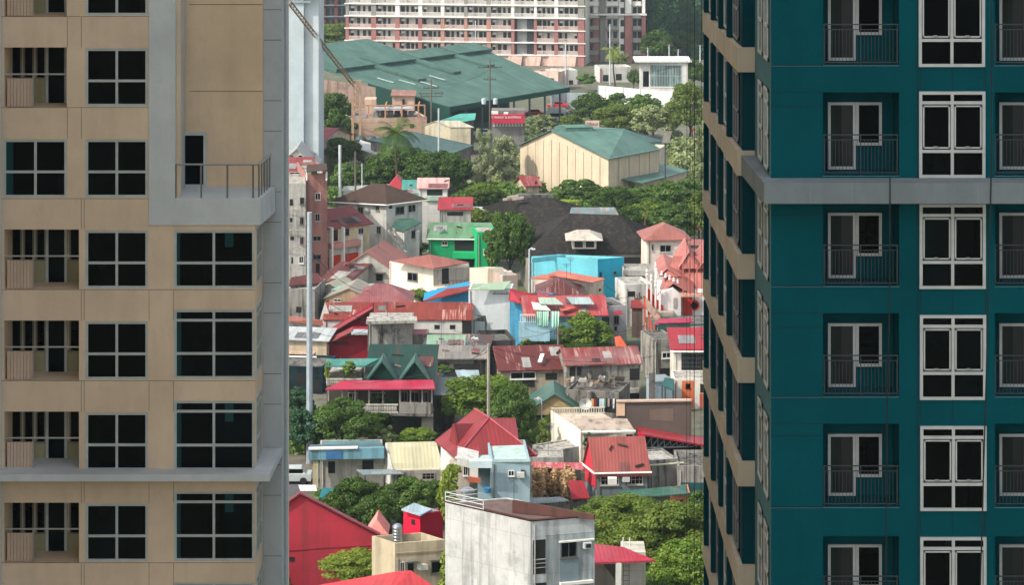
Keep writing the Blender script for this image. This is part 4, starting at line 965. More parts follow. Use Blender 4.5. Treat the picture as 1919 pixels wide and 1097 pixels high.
# poles
def pole(label, px, pyt, D, r=.14, mat=None, arms=(), trans=False, name='utility_pole', cat='utility pole', taper=.7, lamp=False):
    p = At(px, pyt, D); rt = thing(name, label, cat, (p.x, p.y, 0)); m = MB(); m.tube((p.x, p.y, 0), p, r, r * taper, 8); m.build('pole', mat or plaster('6f675c', .4), rt)
    for dz, w_ in arms: m = MB(); m.box(p.x - w_, p.y - .08, p.z - dz - .08, p.x + w_, p.y + .08, p.z - dz + .08); [m.lathe((p.x + s * w_ * .9, p.y, p.z - dz + .08), [(.06, 0), (.06, .25)], 6) for s in (-1, -.4, .4, 1)]; m.build('crossarm', plaster('5d564c', .3), rt)
    if trans:
        for s in trans: m = MB(); m.lathe((p.x + s, p.y, p.z - 8.1), [(.35, 0), (.42, .1), (.42, 1.0), (.2, 1.1)], 10); m.build('transformer', plain('b4bcbe'), rt)
    if lamp: m = MB(); m.path([p, p + Vector((lamp * .6, 0, .25)), p + Vector((lamp, 0, .1))], .06); m.box(p.x + min(lamp, 0) - .25, p.y - .15, p.z - .02, p.x + min(lamp, 0) + .25 + abs(lamp) * 0, p.y + .15, p.z + .14) if lamp < 0 else m.box(p.x + lamp - .25, p.y - .15, p.z - .02, p.x + lamp + .25, p.y + .15, p.z + .14); m.build('lamp_head', plain('c4c8c8'), rt)
    return rt
WPOLE = plain('b9bdbd', .5)
pole('tall wooden utility pole with two transformers before the green warehouse', 918, 112, 486, .17, arms=((1.4, 2.2), (3.6, 1.1)), trans=(-1.1, 1.0))
pole('wooden utility pole with three crossarms left of the transformer pole', 808, 148, 478, .17, arms=((1.6, 1.4), (2.6, 2.2), (3.1, 2.0)))
pole('slim white mast in front of the condominium', 891, 38, 600, .16, WPOLE, name='mast', cat='mast')
pole('grey mast rising before the condominium right end', 1060, 78, 590, .2, WPOLE, name='mast', cat='mast')
pole('thin grey mast left of the tall palm', 1143, 45, 600, .16, WPOLE, name='mast', cat='mast')
for i, (px, py, D) in enumerate(((1214, 89, 620), (1254, 83, 625), (1271, 92, 630), (1312, 84, 640))):
    pole(['first T-topped pole behind the glass pavilion from the left', 'taller T-topped pole second from the left behind the pavilion', 'short T-topped pole third from the left behind the pavilion', 'T-topped pole nearest the teal tower at the back'][i], px, py, D, .17, WPOLE, arms=((.2, 1.0),))
pole('white square mast left of the big dark tree', 637, 272, 405, .22, WPOLE, name='mast', cat='mast', taper=1)
pole('weathered pole with a crossarm beside the white mast', 666, 284, 398, .17, arms=((1.6, .9),))
pole('short pale pole in front of the dark tree', 678.5, 306, 395, .1, WPOLE)
pole('slim white street light pole in front of the factory roof', 822, 203, 425, .14, WPOLE, name='street_lamp', cat='street lamp', taper=.9)
pole('thick pale pole at the corner of the cyan house', 992, 468, 339, .14, WPOLE, lamp=.5, name='street_lamp', cat='street lamp')
pole('big grey steel pole rising along the beige tower', 580, 398, 255, .33, plain('a3adb2', .4, .3), name='steel_pole', cat='pole', taper=.72)
pole('concrete pole standing behind the red hip roof', 915.5, 645, 256, .17, concrete('9a9488', .3), taper=.8)
pole('dark wooden pole at the alley beside the orange house', 1198, 548, 322, .13, arms=((.8, .6),))
pole('pale pole with meter boxes beside the orange arches', 1210, 606, 300, .1, plaster('b3a79c'))
pole('wooden pole in front of the blue narrow house', 965, 546, 310, .14, concrete('8f8f8c'), arms=((.3, 2.6),), trans=None)
pole('pole with a transformer in front of the bright round tree', 1046, 612, 291, .14, concrete('77736c'), arms=((.8, .5),))
pole('curved street lamp over the shed roofs', 883, 636, 293, .07, plaster('a5967e'), lamp=.5, name='street_lamp', cat='street lamp')
pole('street lamp before the green gable roof', 1015, 750, 262, .08, WPOLE, lamp=-.5, name='street_lamp', cat='street lamp')

# ---- background and middle trees
for i, t in enumerate([
 ('olive green broad tree in front of the dark condominium wing', 640, 68, 58, 27, 605, 'rain', 'broad'),
 ('deep green tree at the top right beside the condominium', 1228, 45, 34, 60, 690, 'deep', 'round'),
 ('deep green tree above the T-topped poles', 1262, 30, 40, 60, 700, 'deep', 'broad'),
 ('dark tree high behind the ropes', 1305, 35, 34, 62, 690, 'deep', 'round'),
 ('shaded tree in the top right corner', 1335, 5, 40, 70, 730, 'deep', 'broad'),
 ('lower dark tree beside the red columns', 1232, 84, 30, 28, 660, 'dark', 'round'),
 ('low dark bush left of the second T-topped pole', 1280, 78, 26, 22, 665, 'dark', 'round'),
 ('leafy shrub at the right end of the glass pavilion', 1300, 135, 22, 28, 575, 'mid', 'round'),
 ('green shrub against the white yard building', 1187, 145, 12, 18, 590, 'mid', 'round'),
 ('small garden tree beneath the tall palm', 1160, 112, 20, 16, 602, 'olive', 'round'),
 ('dark round tree right of the warehouse corner', 1107, 199, 33, 27, 525, 'dark', 'round'),
 ('small round tree in front of the white fence', 1157, 190, 20, 16, 530, 'mid', 'round'),
 ('bushy tree below the white fence centre', 1206, 197, 34, 22, 520, 'mid', 'broad'),
 ('wide yellow-green tree above the cream warehouse', 1160, 222, 52, 28, 500, 'rain', 'broad'),
 ('olive tree right of the yellow-green one', 1225, 226, 42, 30, 492, 'olive', 'broad'),
 ('tall yellowish tree behind the ropes', 1292, 205, 42, 52, 480, 'rain', 'broad'),
 ('dull tree at the right behind the annex roof', 1318, 275, 24, 50, 440, 'olive', 'wispy'),
 ('dry olive shrub over the parked buses', 1010, 232, 36, 18, 492, 'olive', 'broad'),
 ('shrub beside the red banner stall', 965, 250, 26, 16, 478, 'olive', 'round'),
 ('green shrub behind the ridge of the cream warehouse', 1070, 230, 26, 14, 495, 'rain', 'round'),
 ('dark tree mass under the crane boom', 628, 212, 34, 42, 486, 'dark', 'round', 'x'),
 ('second dark tree below the crane mast', 640, 244, 36, 32, 480, 'dark', 'broad', 'x'),
 ('small dark green tree beside the peach building', 819, 202, 25, 20, 489, 'dark', 'round'),
 ('tree at the foot of the pale tower block', 590, 270, 42, 24, 412, 'dark', 'broad'),
 ('dark tree left of the white mast', 640, 288, 38, 34, 408, 'dark', 'broad'),
 ('green tree tucked behind the utility pole', 655, 330, 34, 30, 395, 'mid', 'round'),
 ('huge dark tree in front of the coconut palm', 745, 312, 62, 42, 404, 'dark', 'broad'),
 ('big dark tree left of the factory wall', 825, 322, 58, 44, 408, 'dark', 'broad'),
 ('dark green tree behind the brown hip roof', 690, 335, 42, 28, 397, 'dark', 'broad'),
 ('tall wispy grey-green tree beside the cream warehouse', 945, 305, 40, 46, 420, 'pale', 'wispy'),
 ('wispy grey-green tree left of its twin', 905, 300, 28, 58, 424, 'pale', 'wispy'),
 ('bright bush below the wispy trees', 905, 362, 34, 20, 402, 'bright', 'round'),
 ('low green shrub beside the small rusty hut', 978, 362, 32, 10, 405, 'rain', 'mound'),
 ('bushy green tree below the cream warehouse wall', 1085, 362, 46, 28, 396, 'mid', 'broad'),
 ('green tree right of the black roof ridge', 1150, 378, 48, 32, 392, 'dark', 'broad'),
 ('broad green tree below the annex roof', 1205, 374, 56, 24, 398, 'mid', 'broad'),
 ('tree behind the ropes in the green belt', 1270, 365, 55, 34, 395, 'mid', 'broad'),
 ('bright bush right of the black roof', 1215, 402, 46, 24, 382, 'bright', 'broad'),
 ('green tree behind the pink roofed house', 1262, 410, 44, 32, 380, 'mid', 'broad'),
 ('dark tree filling the gap above the pink roofed house', 1185, 408, 36, 22, 384, 'dark', 'round'),
 ('tree at the right end of the green belt', 1318, 400, 30, 44, 378, 'rain', 'broad'),
 ('yellow-green shrub on the slope above the black roof', 1060, 385, 34, 16, 388, 'lime', 'mound'),
 ('leafy tree touching the teal tower edge', 1315, 335, 26, 30, 400, 'olive', 'broad'),
 ('dark green tree right of the green house', 955, 455, 46, 66, 360, 'dark', 'broad'),
 ('lighter green tree behind the green house roof', 888, 410, 40, 20, 368, 'rain', 'round'),
 ('dark shrub beside the white house stairs', 742, 448, 26, 30, 366, 'dark', 'wispy'),
 ('shrub below the green lean-to roof', 775, 465, 34, 13, 360, 'mid', 'round'),
 ('yellow-green shrub behind the rusty red roof', 790, 552, 26, 12, 326, 'bright', 'round'),
 ('bright round tree in the middle of the village', 1092, 618, 56, 36, 300, 'bright', 'broad'),
 ('paler thin tree left of the bright round one', 1000, 636, 34, 26, 296, 'rain', 'wispy'),
 ('dark shrubbery beneath the bright round tree', 1080, 645, 62, 14, 297, 'dark', 'mound'),
 ('lit tree with yellow-green leaves beside the concrete pole', 902, 748, 76, 50, 272, 'bright', 'broad'),
 ('darker tree behind the red hip roof', 962, 768, 42, 56, 268, 'mid', 'broad'),
 ('dark green tree beside the steel pole', 640, 795, 62, 50, 262, 'mid', 'broad'),
 ('green bush between the steel pole and the cream roof', 690, 800, 30, 22, 258, 'mid', 'round'),
 ('thin papaya-like tree above the blue roof edge', 695, 818, 22, 14, 252, 'lime', 'wispy'),
 ('bright bush behind the cream roof', 782, 815, 32, 14, 256, 'bright', 'round'),
 ('pale shrub behind the cream roof left end', 728, 822, 24, 20, 254, 'olive', 'wispy'),
 ('olive bush beside the white walled house', 1018, 810, 20, 28, 258, 'rain', 'wispy'),
 ('round dark-green tree below the blue roofed house', 665, 935, 52, 42, 222, 'dark', 'broad'),
 ('sunlit green tree below the cream roof', 770, 930, 50, 40, 224, 'mid', 'broad'),
 ('green shrub between the two trees by the red stair house', 705, 960, 40, 34, 219, 'mid', 'round'),
 ('dark shrub beside the vine', 822, 925, 26, 26, 222, 'dark', 'round'),
 ('bright yellow-green bush before the big red wall', 665, 1062, 66, 30, 198, 'lime', 'broad'),
 ('great rain tree right of the white block', 1165, 980, 96, 50, 222, 'rain', 'broad'),
 ('rain tree crown rising beside the teal tower', 1262, 1000, 82, 60, 218, 'rain', 'broad'),
 ('lower rain tree crown in the bottom right', 1290, 1070, 72, 62, 208, 'bright', 'broad'),
 ('rain tree behind the red hipped porch roof', 1190, 1020, 62, 40, 216, 'rain', 'broad'),
 ('shaded bush at the foot of the rain trees', 1230, 1110, 50, 34, 206, 'mid', 'broad'),
 ('rain tree at the right below the green shed roof', 1320, 955, 40, 36, 226, 'mid', 'broad'),
 ('small plants in front of the green roofed house windows', 655, 672 + 20, 20, 8, 262.5, 'bright', 'wispy'),
]):
    lab, px, py, rx, rz, D, kd, sh = t[:8]
    tree(lab, px, py, rx, rz, D, kd, sh, hb=None if len(t) > 8 else 1.0, name='shrub' if 'shrub' in lab or 'bush' in lab or 'plants' in lab else 'tree', cat='shrub' if ('shrub' in lab or 'bush' in lab or 'plants' in lab) else 'tree')
for i, (px, py, r, D) in enumerate(((1297, 242, 5, 440), (1300, 420, 8, 370), (1310, 428, 10, 369), (1322, 412, 8, 370))):
    tree(['red blossom cluster hanging by the ropes', 'red blossoms left in the flame tree', 'largest red blossom cluster by the teal tower', 'red blossoms against the teal tower edge'][i], px, py, r, r * .8, D, 'flower', 'mound', name='blossoms', cat='flowers', sz=0)
palm('tall yellow-green palm before the condominium wing', 1149, 98, 26, 597, kind='lime')
palm('coconut palm with drooping fronds above the dark trees', 742, 250, 50, 408, kind='dark', nf=26)
palm('small banana palm in the green belt', 1210, 400, 16, 378, kind='lime', nf=12)
def pz(px, py, D): return (px, py, zat(py, D))
# undergrowth between the trees: uncountable low scrub
def scrub(name, label, kind, polys, n, r=(1.6, 3.0), ls=.055):
    rr = random.Random(len(label)); bl = []
    while len(bl) < n:
        x0, y0, x1, y1 = rr.choice(polys); p = G(rr.uniform(x0, x1), rr.uniform(y0, y1), 0); q = rr.uniform(*r)
        bl.append((p.x, p.y, q * .35, q, q, q * rr.uniform(.6, .95)))
    me = leaf_mesh('undergrowth', bl, n * 330, .32, LM[kind]); o = bpy.data.objects.new(name, me); SC.collection.objects.link(o)
    o['kind'] = 'stuff'; o['label'] = label; o['category'] = 'vegetation'
scrub('undergrowth', 'dense green undergrowth filling the belt behind the village', 'mid', [(985, 372, 1330, 440), (870, 372, 985, 392), (1060, 395, 1330, 440), (560, 330, 880, 385)], 150)
scrub('undergrowth', 'dull olive scrub on the slopes around the warehouses', 'olive', [(1060, 215, 1330, 262), (960, 255, 1000, 300), (1240, 275, 1330, 330), (560, 250, 680, 320), (880, 300, 980, 372)], 110)
scrub('undergrowth', 'dark woodland floor behind the condominium at upper right', 'deep', [(1205, 60, 1340, 112), (1205, 10, 1420, 60)], 70, (3, 6))
scrub('undergrowth', 'low weeds between the houses in the lower village', 'mid', [(545, 900, 860, 1000), (560, 800, 830, 850), (980, 640, 1150, 680), (990, 790, 1040, 830), (1040, 960, 1330, 1200)], 60, (.8, 1.8))

# ================================================================ the village
PW = plaster('cbc8c0', .32); PWd = plaster('bdb7ab', .55); PGy = plaster('a5a29a', .5); PB = plaster('b5a48c', .3); PCr = plaster('cfc3a6', .25)
CO = concrete(); COd = concrete('6f6c66', .9); COl = concrete('a8a49a', .6)
RD = roofm('862e2c', .2, fadecol='8c4c44'); RDK = roofm('5c2c28', .45, fadecol='6c4440'); RPK = roofm('9a5e52', .15, fadecol='a87468'); RRU = roofm('86362a', .9, fadecol='944e40')
RHOT = roofm('a0242e', .12, .4, .3, fadecol='a84a4c'); RBR = plaster('4e3f38', .35); RGR = roofm('2c5c4a', .15, .35, .3); RSL = roofm('7e8b8c', .35); RZN = roofm('b3bcbc', .35, .3)
RTE = roofm('35897c', .1); ROR = roofm('c66a50', .05, .3)
# --- back rows, left side
house('white gabled house top with two dark attic windows at the left', (520, 312), (592, 312), 402, PW, roofm('9d9c98', .3), d=9, roof='gy', rise=2.6, over=.3, wins=[('f', 544, 291, 550, 306, 'w'), ('f', 559, 291, 566, 306, 'w')])
h = house('salmon storey under a red roof edge behind the pale concrete block', (515, 330), (575, 330), 358, plaster('a8756a', .25), RD, d=9, roof='shb', rise=1.2, over=.4, wins=[('f', 542, 322, 563, 333, 'w')])
h = house('tall salmon pink apartment house with a roof terrace', (573, 334), (613, 333), 350, plaster('a3746a', .25), PGy, d=12, roof='flat', par=.5, cat='apartment building', name='apartment_house',
 wins=[('f', 590, 361, 601, 375, 'w'), ('f', 590, 400, 600, 415, 'w'), ('f', 586, 442, 602, 452, 'w'), ('f', 586, 477, 602, 487, 'w'), ('f', 592, 494, 599, 514, 'h')])
rpoly(h['root'], [(574, 322, h['z'] + 1.2), (613, 318, h['z'] + 1.5), (612, 306, h['z'] + 1.5), (575, 309, h['z'] + 1.2)], RBR, name='canopy')
for px in (575, 612): m = MB(); p = G(px, 321, h['z'] + 1.2); m.tube((p.x, p.y, h['z']), p, .12); m.build('post', WH, h['root'])
m = MB(); p = At(583, 328, 351); m.lathe((p.x, p.y + 1, h['z']), [(.9, 0), (.6, .9), (.1, 1.2)], 8); m.build('terrace_plants', LM['pale'], h['root'])
h = house('pale grey concrete block with small dark windows at the left edge', (500, 350), (573, 349), 346, concrete('b3afa6', .45), COl, d=9, roof='flat', par=.4, cat='apartment building', name='apartment_house',
 wins=[('f', 543, 373, 549, 385, 'h'), ('f', 562, 370, 570, 383, 'w'), ('f', 543, 408, 548, 416, 'h'), ('f', 562, 407, 569, 421, 'w'), ('f', 544, 443, 551, 450, 'h'), ('f', 562, 444, 569, 458, 'w'), ('f', 546, 482, 549, 494, 'h'), ('f', 560, 480, 569, 494, 'w')])
m = MB()
for py in (395, 432, 468): z = zat(py, 346); m.box(h['a'].x, h['a'].y - .1, z, h['b'].x, h['a'].y - .004, z + .12)
m.build('string_course', COl, h['root'])
h = house('cream house with a red roof, pink balcony and an orange stripe', (613, 428), (692, 418), 352, plaster('cdbd98', .25), RD, S=None, d=9, roof='gx', rise=1.6, over=.45,
 wins=[('f', 645, 428, 654, 441, 'w'), ('f', 671, 427, 681, 439, 'w'), ('f', 616, 431, 633, 452, 'h')])
m = MB(); a, b = h['a'], h['b']; 
def band(h, x0, y0, x1, y1, mat, nm, t=.08, wall='f', off=0.):
    P, Q = h['walls'][wall]; p = wallhit(P, Q, x0); q = wallhit(P, Q, x1); D_ = (p.y + q.y) / 2; z1, z0 = zat(y0, D_), zat(y1, D_); u_ = (q - p).normalized(); n = Vector((u_.y, -u_.x, 0)); n = -n if n.dot(p) > 0 else n
    m = MB(); m.obox(V2(p + n * off, z0), q - p, n * t, up * (z1 - z0)); return m.build(nm, mat, h['root'])
band(h, 614, 452, 671, 462, plaster('c88f84', .3), 'balcony', .9); band(h, 614, 463, 671, 476, plaster('c8bfb6', .3), 'pale_band', .3); band(h, 614, 477, 671, 497, plaster('cc3c24', .15), 'orange_band', .3)
for px in (614, 636, 669): band(h, px, 425 if px < 640 else 440, px + 2.5, 500, WH, 'column', 1.0)
h = house('white two-storey house with a brown hip roof', (629, 377), (724, 382), 366, PW, RBR, S=(791, 374), side='r', roof='hip', rise=2.3, over=.5, fascia=WH,
 wins=[('f', 671, 388, 681, 400, 'w'), ('f', 704, 386, 711, 395, 'w'), ('r', 729, 385, 735, 391, 'h'), ('r', 741, 387, 757, 401, 'w'), ('r', 764, 383, 779, 398, 'w'), ('f', 706, 424, 714, 438, 'w')])
shed('green lean-to roof against the white two-storey house', [pz(733, 425, 359), pz(757, 433, 356), pz(791, 416, 361), pz(772, 409, 364), pz(744, 410, 364)], RGR, PW, name='lean_to', cat='roof', inset=.6)
h = house('white lower annex under the green lean-to', (754, 436), (786, 434), 358, PW, RSL, d=4, roof='flat', par=.1, name='annex', wins=[('f', 771, 428 + 4, 778, 446, 'w')])
shed('long whitish sheet roof behind the brown hip roof', [(640, 357, 3.6), (735, 353, 3.6), (730, 345, 4.2), (645, 349, 4.2)], roofm('c3c3ba', .15), PWd)
house('small house with a bright red pyramid roof peak', (727, 358), (760, 358), 388, PW, RHOT, d=5, roof='hip', rise=2.0, over=.3)
house('house with a bright turquoise roof behind the white house', (756, 366), (793, 366), 380, PWd, RTE, d=7, roof='gx', rise=1.6, over=.3)
h = house('narrow white house with a red and white striped roof', (785, 352), (838, 352), 376, PW, roofm('c9a8a0', .8, 1.2, .3, rustcol='b03a34'), d=4.5, roof='gx', rise=1.0, over=.3, wins=[('f', 800, 355, 829, 366, 'h'), ('f', 806, 371, 820, 376, 'h')])
band(h, 798, 367, 836, 376, plaster('a9c0a8', .2), 'parapet', .3)
h = house('low house with a crimson sheet roof beside the striped one', (824, 394), (882, 394), 367, PGy, RHOT, d=5, roof='shb', rise=.9, over=.3, wins=[('f', 838, 397, 868, 404, 'h')])
shed('small pale awning roof above the dark green tree', [(886, 397, 3), (925, 397, 3), (915, 388, 3.4), (884, 387, 3.4)], RZN, None, posts=True, name='awning', cat='awning')
shed('dark red faded roof between the white house and the green house', [(790, 420, 3.4), (848, 419, 3.4), (820, 401, 4.4), (790, 405, 4.4)], RDK, COd)
fence('grey garden wall with a railing behind the striped roof house', [(782, 378, 0), (826, 378, 0)], 2.5, PGy)
# green house
GN = plaster('1c8f5a', .12); GN2 = plaster('24a868', .1)
h = house('bright green house with a weathered green roof and a balcony', (803, 446), (925, 447), 360, GN, roofm('5f8a66', .25, .35, .5, fadecol='8aa583'), d=6.5, roof='gx', rise=1.5, over=.3, fascia=WH,
 wins=[('f', 828, 452, 839, 460, 'w'), ('f', 852, 450, 892, 470, 'h'), ('f', 856, 484, 890, 500, 'h')])
band(h, 849, 471, 893, 483, GN2, 'balcony', 1.0)
for px in (832, 892):
    p = G(px, 444, h['z']); m = MB(); m.hexa([p + Vector((-1.2, -.3, 0)), p + Vector((1.2, -.3, 0)), p + Vector((1.2, 2.4, .0)), p + Vector((-1.2, 2.4, 0))], [p + Vector((-.02, -.3, 1.0)), p + Vector((.02, -.3, 1.0)), p + Vector((.02, 2.4, 1.0)), p + Vector((-.02, 2.4, 1.0))]); m.build('dormer', roofm('4d8460', .2), h['root'])
house('bright green flat topped block at the end of the green house', (894, 438), (932, 437), 357, GN2, COl, d=5, roof='flat', par=.2, wins=[('f', 906, 467, 920, 478, 'w')], name='house_block')
# black roofed hall
BLK = plaster('2c2927', .4, .9, stain='4c4640', scale=1.4)
bh = house('great dark brown hip roofed hall with a white dormer', (990, 480), (1214, 476), 344, plaster('8f8a80', .4), BLK, d=9, roof='flat', par=.01, name='hall', cat='hall', fascia=None, wins=[('f', 1140, 482, 1165, 500, 'h'), ('f', 1170, 482, 1200, 500, 'h')])
for q_ in ([(984, 481, 5), (1222, 473, 5), (1160, 403, 9), (1068, 400, 9)], [(1222, 473, 5), (1238, 434, 5), (1160, 403, 9)], [(984, 481, 5), (1068, 400, 9), (984, 433, 5)], [(1160, 403, 9), (1238, 434, 5), (1120, 396, 5), (1068, 400, 9)]): rpoly(bh['root'], q_, BLK, .12)
h2 = house('rear wing of the dark roofed hall with a broken ridge', (960, 430), (1060, 430), 368, plaster('8f8a80', .4), BLK, d=5, roof='flat', par=.01, name='hall', cat='hall')
for q_ in ([(903, 389, 3.5), (986, 436, 4.2), (968, 368, 8.)], [(986, 436, 4.2), (1070, 403, 6.2), (1035, 371, 8), (968, 368, 8)], [(1070, 403, 6.2), (1120, 396, 5), (1035, 371, 8)]): rpoly(h2['root'], q_, BLK, .12)
m = MB()
for px, py in ((942, 379), (950, 375), (960, 378)): p = At(px, py - 2, 372); m.obox(p, Vector((1.6, .3, .2)), Vector((0, .4, 0)), Vector((0, 0, .3)))
rr_ = h2['root']; m.build('loose_boards', plaster('b9a89a', .3), rr_)
p0 = At(966, 372, 374); m = MB(); m.box(p0.x, 374, p0.z - .8, p0.x + 5.2, 375.5, p0.z + .5); m.build('ridge_box', COd, rr_)
p0 = At(1066, 405, 352); m = MB(); m.hexa([p0 + Vector((0, 0, -1)), p0 + Vector((6.6, 0, -1)), p0 + Vector((6.6, 3, -1)), p0 + Vector((0, 3, -1))], [p0 + Vector((0, 0, .1)), p0 + Vector((6.6, 0, .1)), p0 + Vector((6.2, 3, .7)), p0 + Vector((.4, 3, .7))]); m.build('ridge_patch', roofm('647c7c', .8, rustcol='8a4a34'), bh['root'])
# dormer
p = At(1076, 460, 341.0); zb0 = p.z
p = At(1072, 459, 342.5); dm = MB(); dm.box(p.x, 341.8, p.z - .4, p.x + 3.1, 347, p.z + .7); db = dm.build('dormer', plaster('c9bfae', .2), bh['root'])
m = MB(); c = Vector((p.x + 1.55, 344, 0)); z = p.z + .72; m.hexa([(c.x - 2.4, 341.2, z), (c.x + 2.4, 341.2, z), (c.x + 2.4, 347, z), (c.x - 2.4, 347, z)], [(c.x - .8, 343.4, z + .75), (c.x + .8, 343.4, z + .75), (c.x + .8, 345.5, z + .75), (c.x - .8, 345.5, z + .75)]); m.build('dormer_roof', plaster('b9b0a2', .3), db)
for s in (.3, 1.75): m = MB(); m.box(p.x + s, 341.72, p.z - .2, p.x + s + 1.05, 341.83, p.z + .55); m.build('opening', DK, db)
# right of hall
h = house('grey terrace house under the dark eave of the hall', (1168, 512), (1228, 512), 331, PGy, COl, d=5, roof='flat', par=.3, wins=[('f', 1174, 517, 1208, 528, 'h')])
h = house('small cream house with a square pink hip roof', (1213, 449), (1288, 448), 338, plaster('d4c3b5', .12), RPK, d=6, roof='hip', rise=1.6, over=.55, wins=[('f', 1236, 459, 1258, 473, 'w'), ('f', 1221, 458, 1225, 470, 'w')])
shed('strip of pink roof beside the pyramid roof at the teal tower', [(1288, 459, 4.2), (1335, 461, 4.2), (1335, 449, 4.5), (1290, 448, 4.5)], RPK, COd)
house('white low wall house between the cyan house and the orange house', (1172, 540), (1222, 538), 322, PW, COl, d=5, roof='flat', par=.4, wins=[('f', 1176, 522 + 24, 1190, 556, 'h')])
# cyan house
CY = plaster('2f9cb8', .08); CY_LIT = plaster('6fc0ca', .1)  # side wall's shade is put into the darker cyan
h = house('flat roofed cyan blue house with a tall side wall', (996, 486), (1120, 491), 335, CY_LIT, plaster('8b9586', .5), S=(1169, 487), side='r', roof='flat', par=.35, wins=[('r', 1123, 510, 1128, 524, 'h'), ('r', 1149, 509, 1155, 514, 'w'), ('r', 1157, 550, 1162, 556, 'h')])
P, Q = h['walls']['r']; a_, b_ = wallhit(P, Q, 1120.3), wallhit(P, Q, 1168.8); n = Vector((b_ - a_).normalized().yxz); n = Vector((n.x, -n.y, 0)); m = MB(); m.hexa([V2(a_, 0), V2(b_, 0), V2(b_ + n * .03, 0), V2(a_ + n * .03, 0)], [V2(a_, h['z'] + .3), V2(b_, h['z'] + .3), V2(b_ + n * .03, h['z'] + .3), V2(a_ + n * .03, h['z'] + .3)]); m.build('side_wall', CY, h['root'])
wpoly(h['root'], (997, 484, h['z'] + .6), (1060, 477, h['z'] + .6), h['z'], CY_LIT, name='parapet')
h = house('stained white house with an orange-red roof in front of the cyan wall', (995, 523), (1112, 529), 327, plaster('cfc6b8', .6, stain='8a8272'), ROR, S=(1131, 523), side='r', roof='shr', rise=.01, over=.05, wins=[('f', 1004, 537, 1018, 549, 'w'), ('f', 1049, 537, 1056, 540, 'h'), ('f', 1076, 539, 1090, 551, 'w'), ('r', 1122, 541, 1126, 546, 'h')])
rpoly(h['root'], [(1026, 514, h['z'] + .5), (1112, 529, h['z'] + .5), (1134, 523, h['z'] + .5), (1048, 507, h['z'] + .6)], ROR)
house('brown hip roof of a low house in front of the stained white one', (1008, 552), (1088, 552), 319, PWd, RDK, d=6, roof='hip', rise=1.5, over=.3)
# white porch house
h = house('grey-white gabled house with a pale pink ribbed roof', (645, 500), (731, 503), 340, plaster('b3aea4', .3), RPK, d=9, roof='gy', rise=1.9, over=.25, wins=[('f', 662, 512, 676, 527, 'A'), ('f', 704, 513, 719, 528, 'A')])
h = house('cream white house with a pink roof and an open railed porch', (730, 490), (813, 501), 337, plaster('dcd2bd', .12), RPK, S=(879, 495), side='r', roof='flat', par=.02, wins=[('f', 764, 511, 783, 527, 'w'), ('r', 828, 503, 841, 532, 'h')])
rpoly(h['root'], [(733, 489, h['z'] + .35), (813, 503, h['z'] + .1), (880, 492, h['z'] + .1), (806, 477, h['z'] + 1.2)], RPK)
band(h, 812, 503, 880, 532, plaster('b9b1a4', .3), 'porch_wall', .02, 'r'); band(h, 829, 503, 840, 531, DK, 'doorway', .08, 'r')  # porch side darkened in colour to stand in for shade
m = MB(); P, Q = h['walls']['r']
for i in range(10): q = wallhit(P, Q, 814 + 7 * i); m.tube(V2(q, zat(533, q.y)) + Vector((.5, -.8, 0)), V2(q, zat(524, q.y)) + Vector((.5, -.8, 0)), .03, n=4)
q, q2 = wallhit(P, Q, 814), wallhit(P, Q, 878); m.tube(V2(q, zat(524, q.y)) + Vector((.5, -.8, 0)), V2(q2, zat(524, q2.y)) + Vector((.5, -.8, 0)), .04, n=4); m.build('porch_railing', IRON, h['root'])
band(h, 729, 537, 813, 546, plaster('dcd2bd', .1), 'base_wall', .7); band(h, 813, 535, 880, 545, plaster('cfc5b0', .1), 'porch_base', .9, 'r')  # porch base is a shaded copy of the base wall colour
house('small cream box house with one square window', (880, 506), (909, 504), 333, plaster('dccfb8', .12), COl, S=(943, 505), side='r', roof='flat', par=.25, wins=[('f', 889, 514, 896, 521, 'h')])
for i, px in enumerate((928, 937)): 
    p = At(px + 19, 515, 334); m = MB(); m.lathe((p.x, p.y, p.z - .4), [(.3, 0), (.32, .7), (.2, .9)], 8); single('drum', ['pale drum on the ledge, left of the pair', 'pale drum on the ledge, right of the pair'][i], 'drum', m, plain('cbc3b8'), group='drums on the cream ledge', smooth=True)
house('pinkish stepped wall block beside the cream box house', (942, 520), (970, 518), 330, plaster('b9a598', .3), COl, d=5, roof='flat', par=.2)
# left clutter
h = house('low maroon roofed house at the foot of the concrete block', (600, 528), (652, 532), 335, PWd, RDK, d=6, roof='shb', rise=1.4, over=.3)
house('weathered brown house with a curved green roof edge', (590, 545), (648, 548), 330, PWd, roofm('a3a48e', .4), d=5, roof='gy', rise=.9, over=.3, wins=[('f', 597, 549, 606, 556, 'h'), ('f', 622, 551, 634, 556, 'w')])
shed('flat mint green roof below the pink roofed house', [(620, 543, 3.6), (735, 546, 3.2), (732, 532, 3.8), (650, 531, 3.8)], roofm('8fb59f', .1), PB)
h = house('brown walled house with a shallow gable under the mint roof', (608, 560), (700, 562), 324, plaster('a48a70', .4), roofm('9c9484', .3), d=6, roof='gy', rise=1.3, over=.2, wins=[('f', 625, 552 + 8, 640, 566, 'w')])
h = house('bare grey concrete house at the far left behind the steel pole', (500, 548), (590, 550), 323, concrete('8f8b83', .6), COl, d=7, roof='flat', par=.5, wins=[('f', 555, 575, 565, 586, 'h')])
shed('dark patched roof beside the steel pole', [(541, 536, 4.4), (606, 530, 4.4), (596, 512, 5.2), (545, 520, 5.0)], RDK, COd)
shed('pink edged awning against the concrete house', [(541, 602, 3.4), (606, 610, 3), (604, 600, 3.6), (541, 592, 3.8)], RPK, COd)
h = house('white shed roofed stall behind the steel pole with cream front', (500, 636), (612, 640), 299, plaster('c8b49a', .3), roofm('b5bab8', .4), d=3, roof='shb', rise=.7, over=.4)
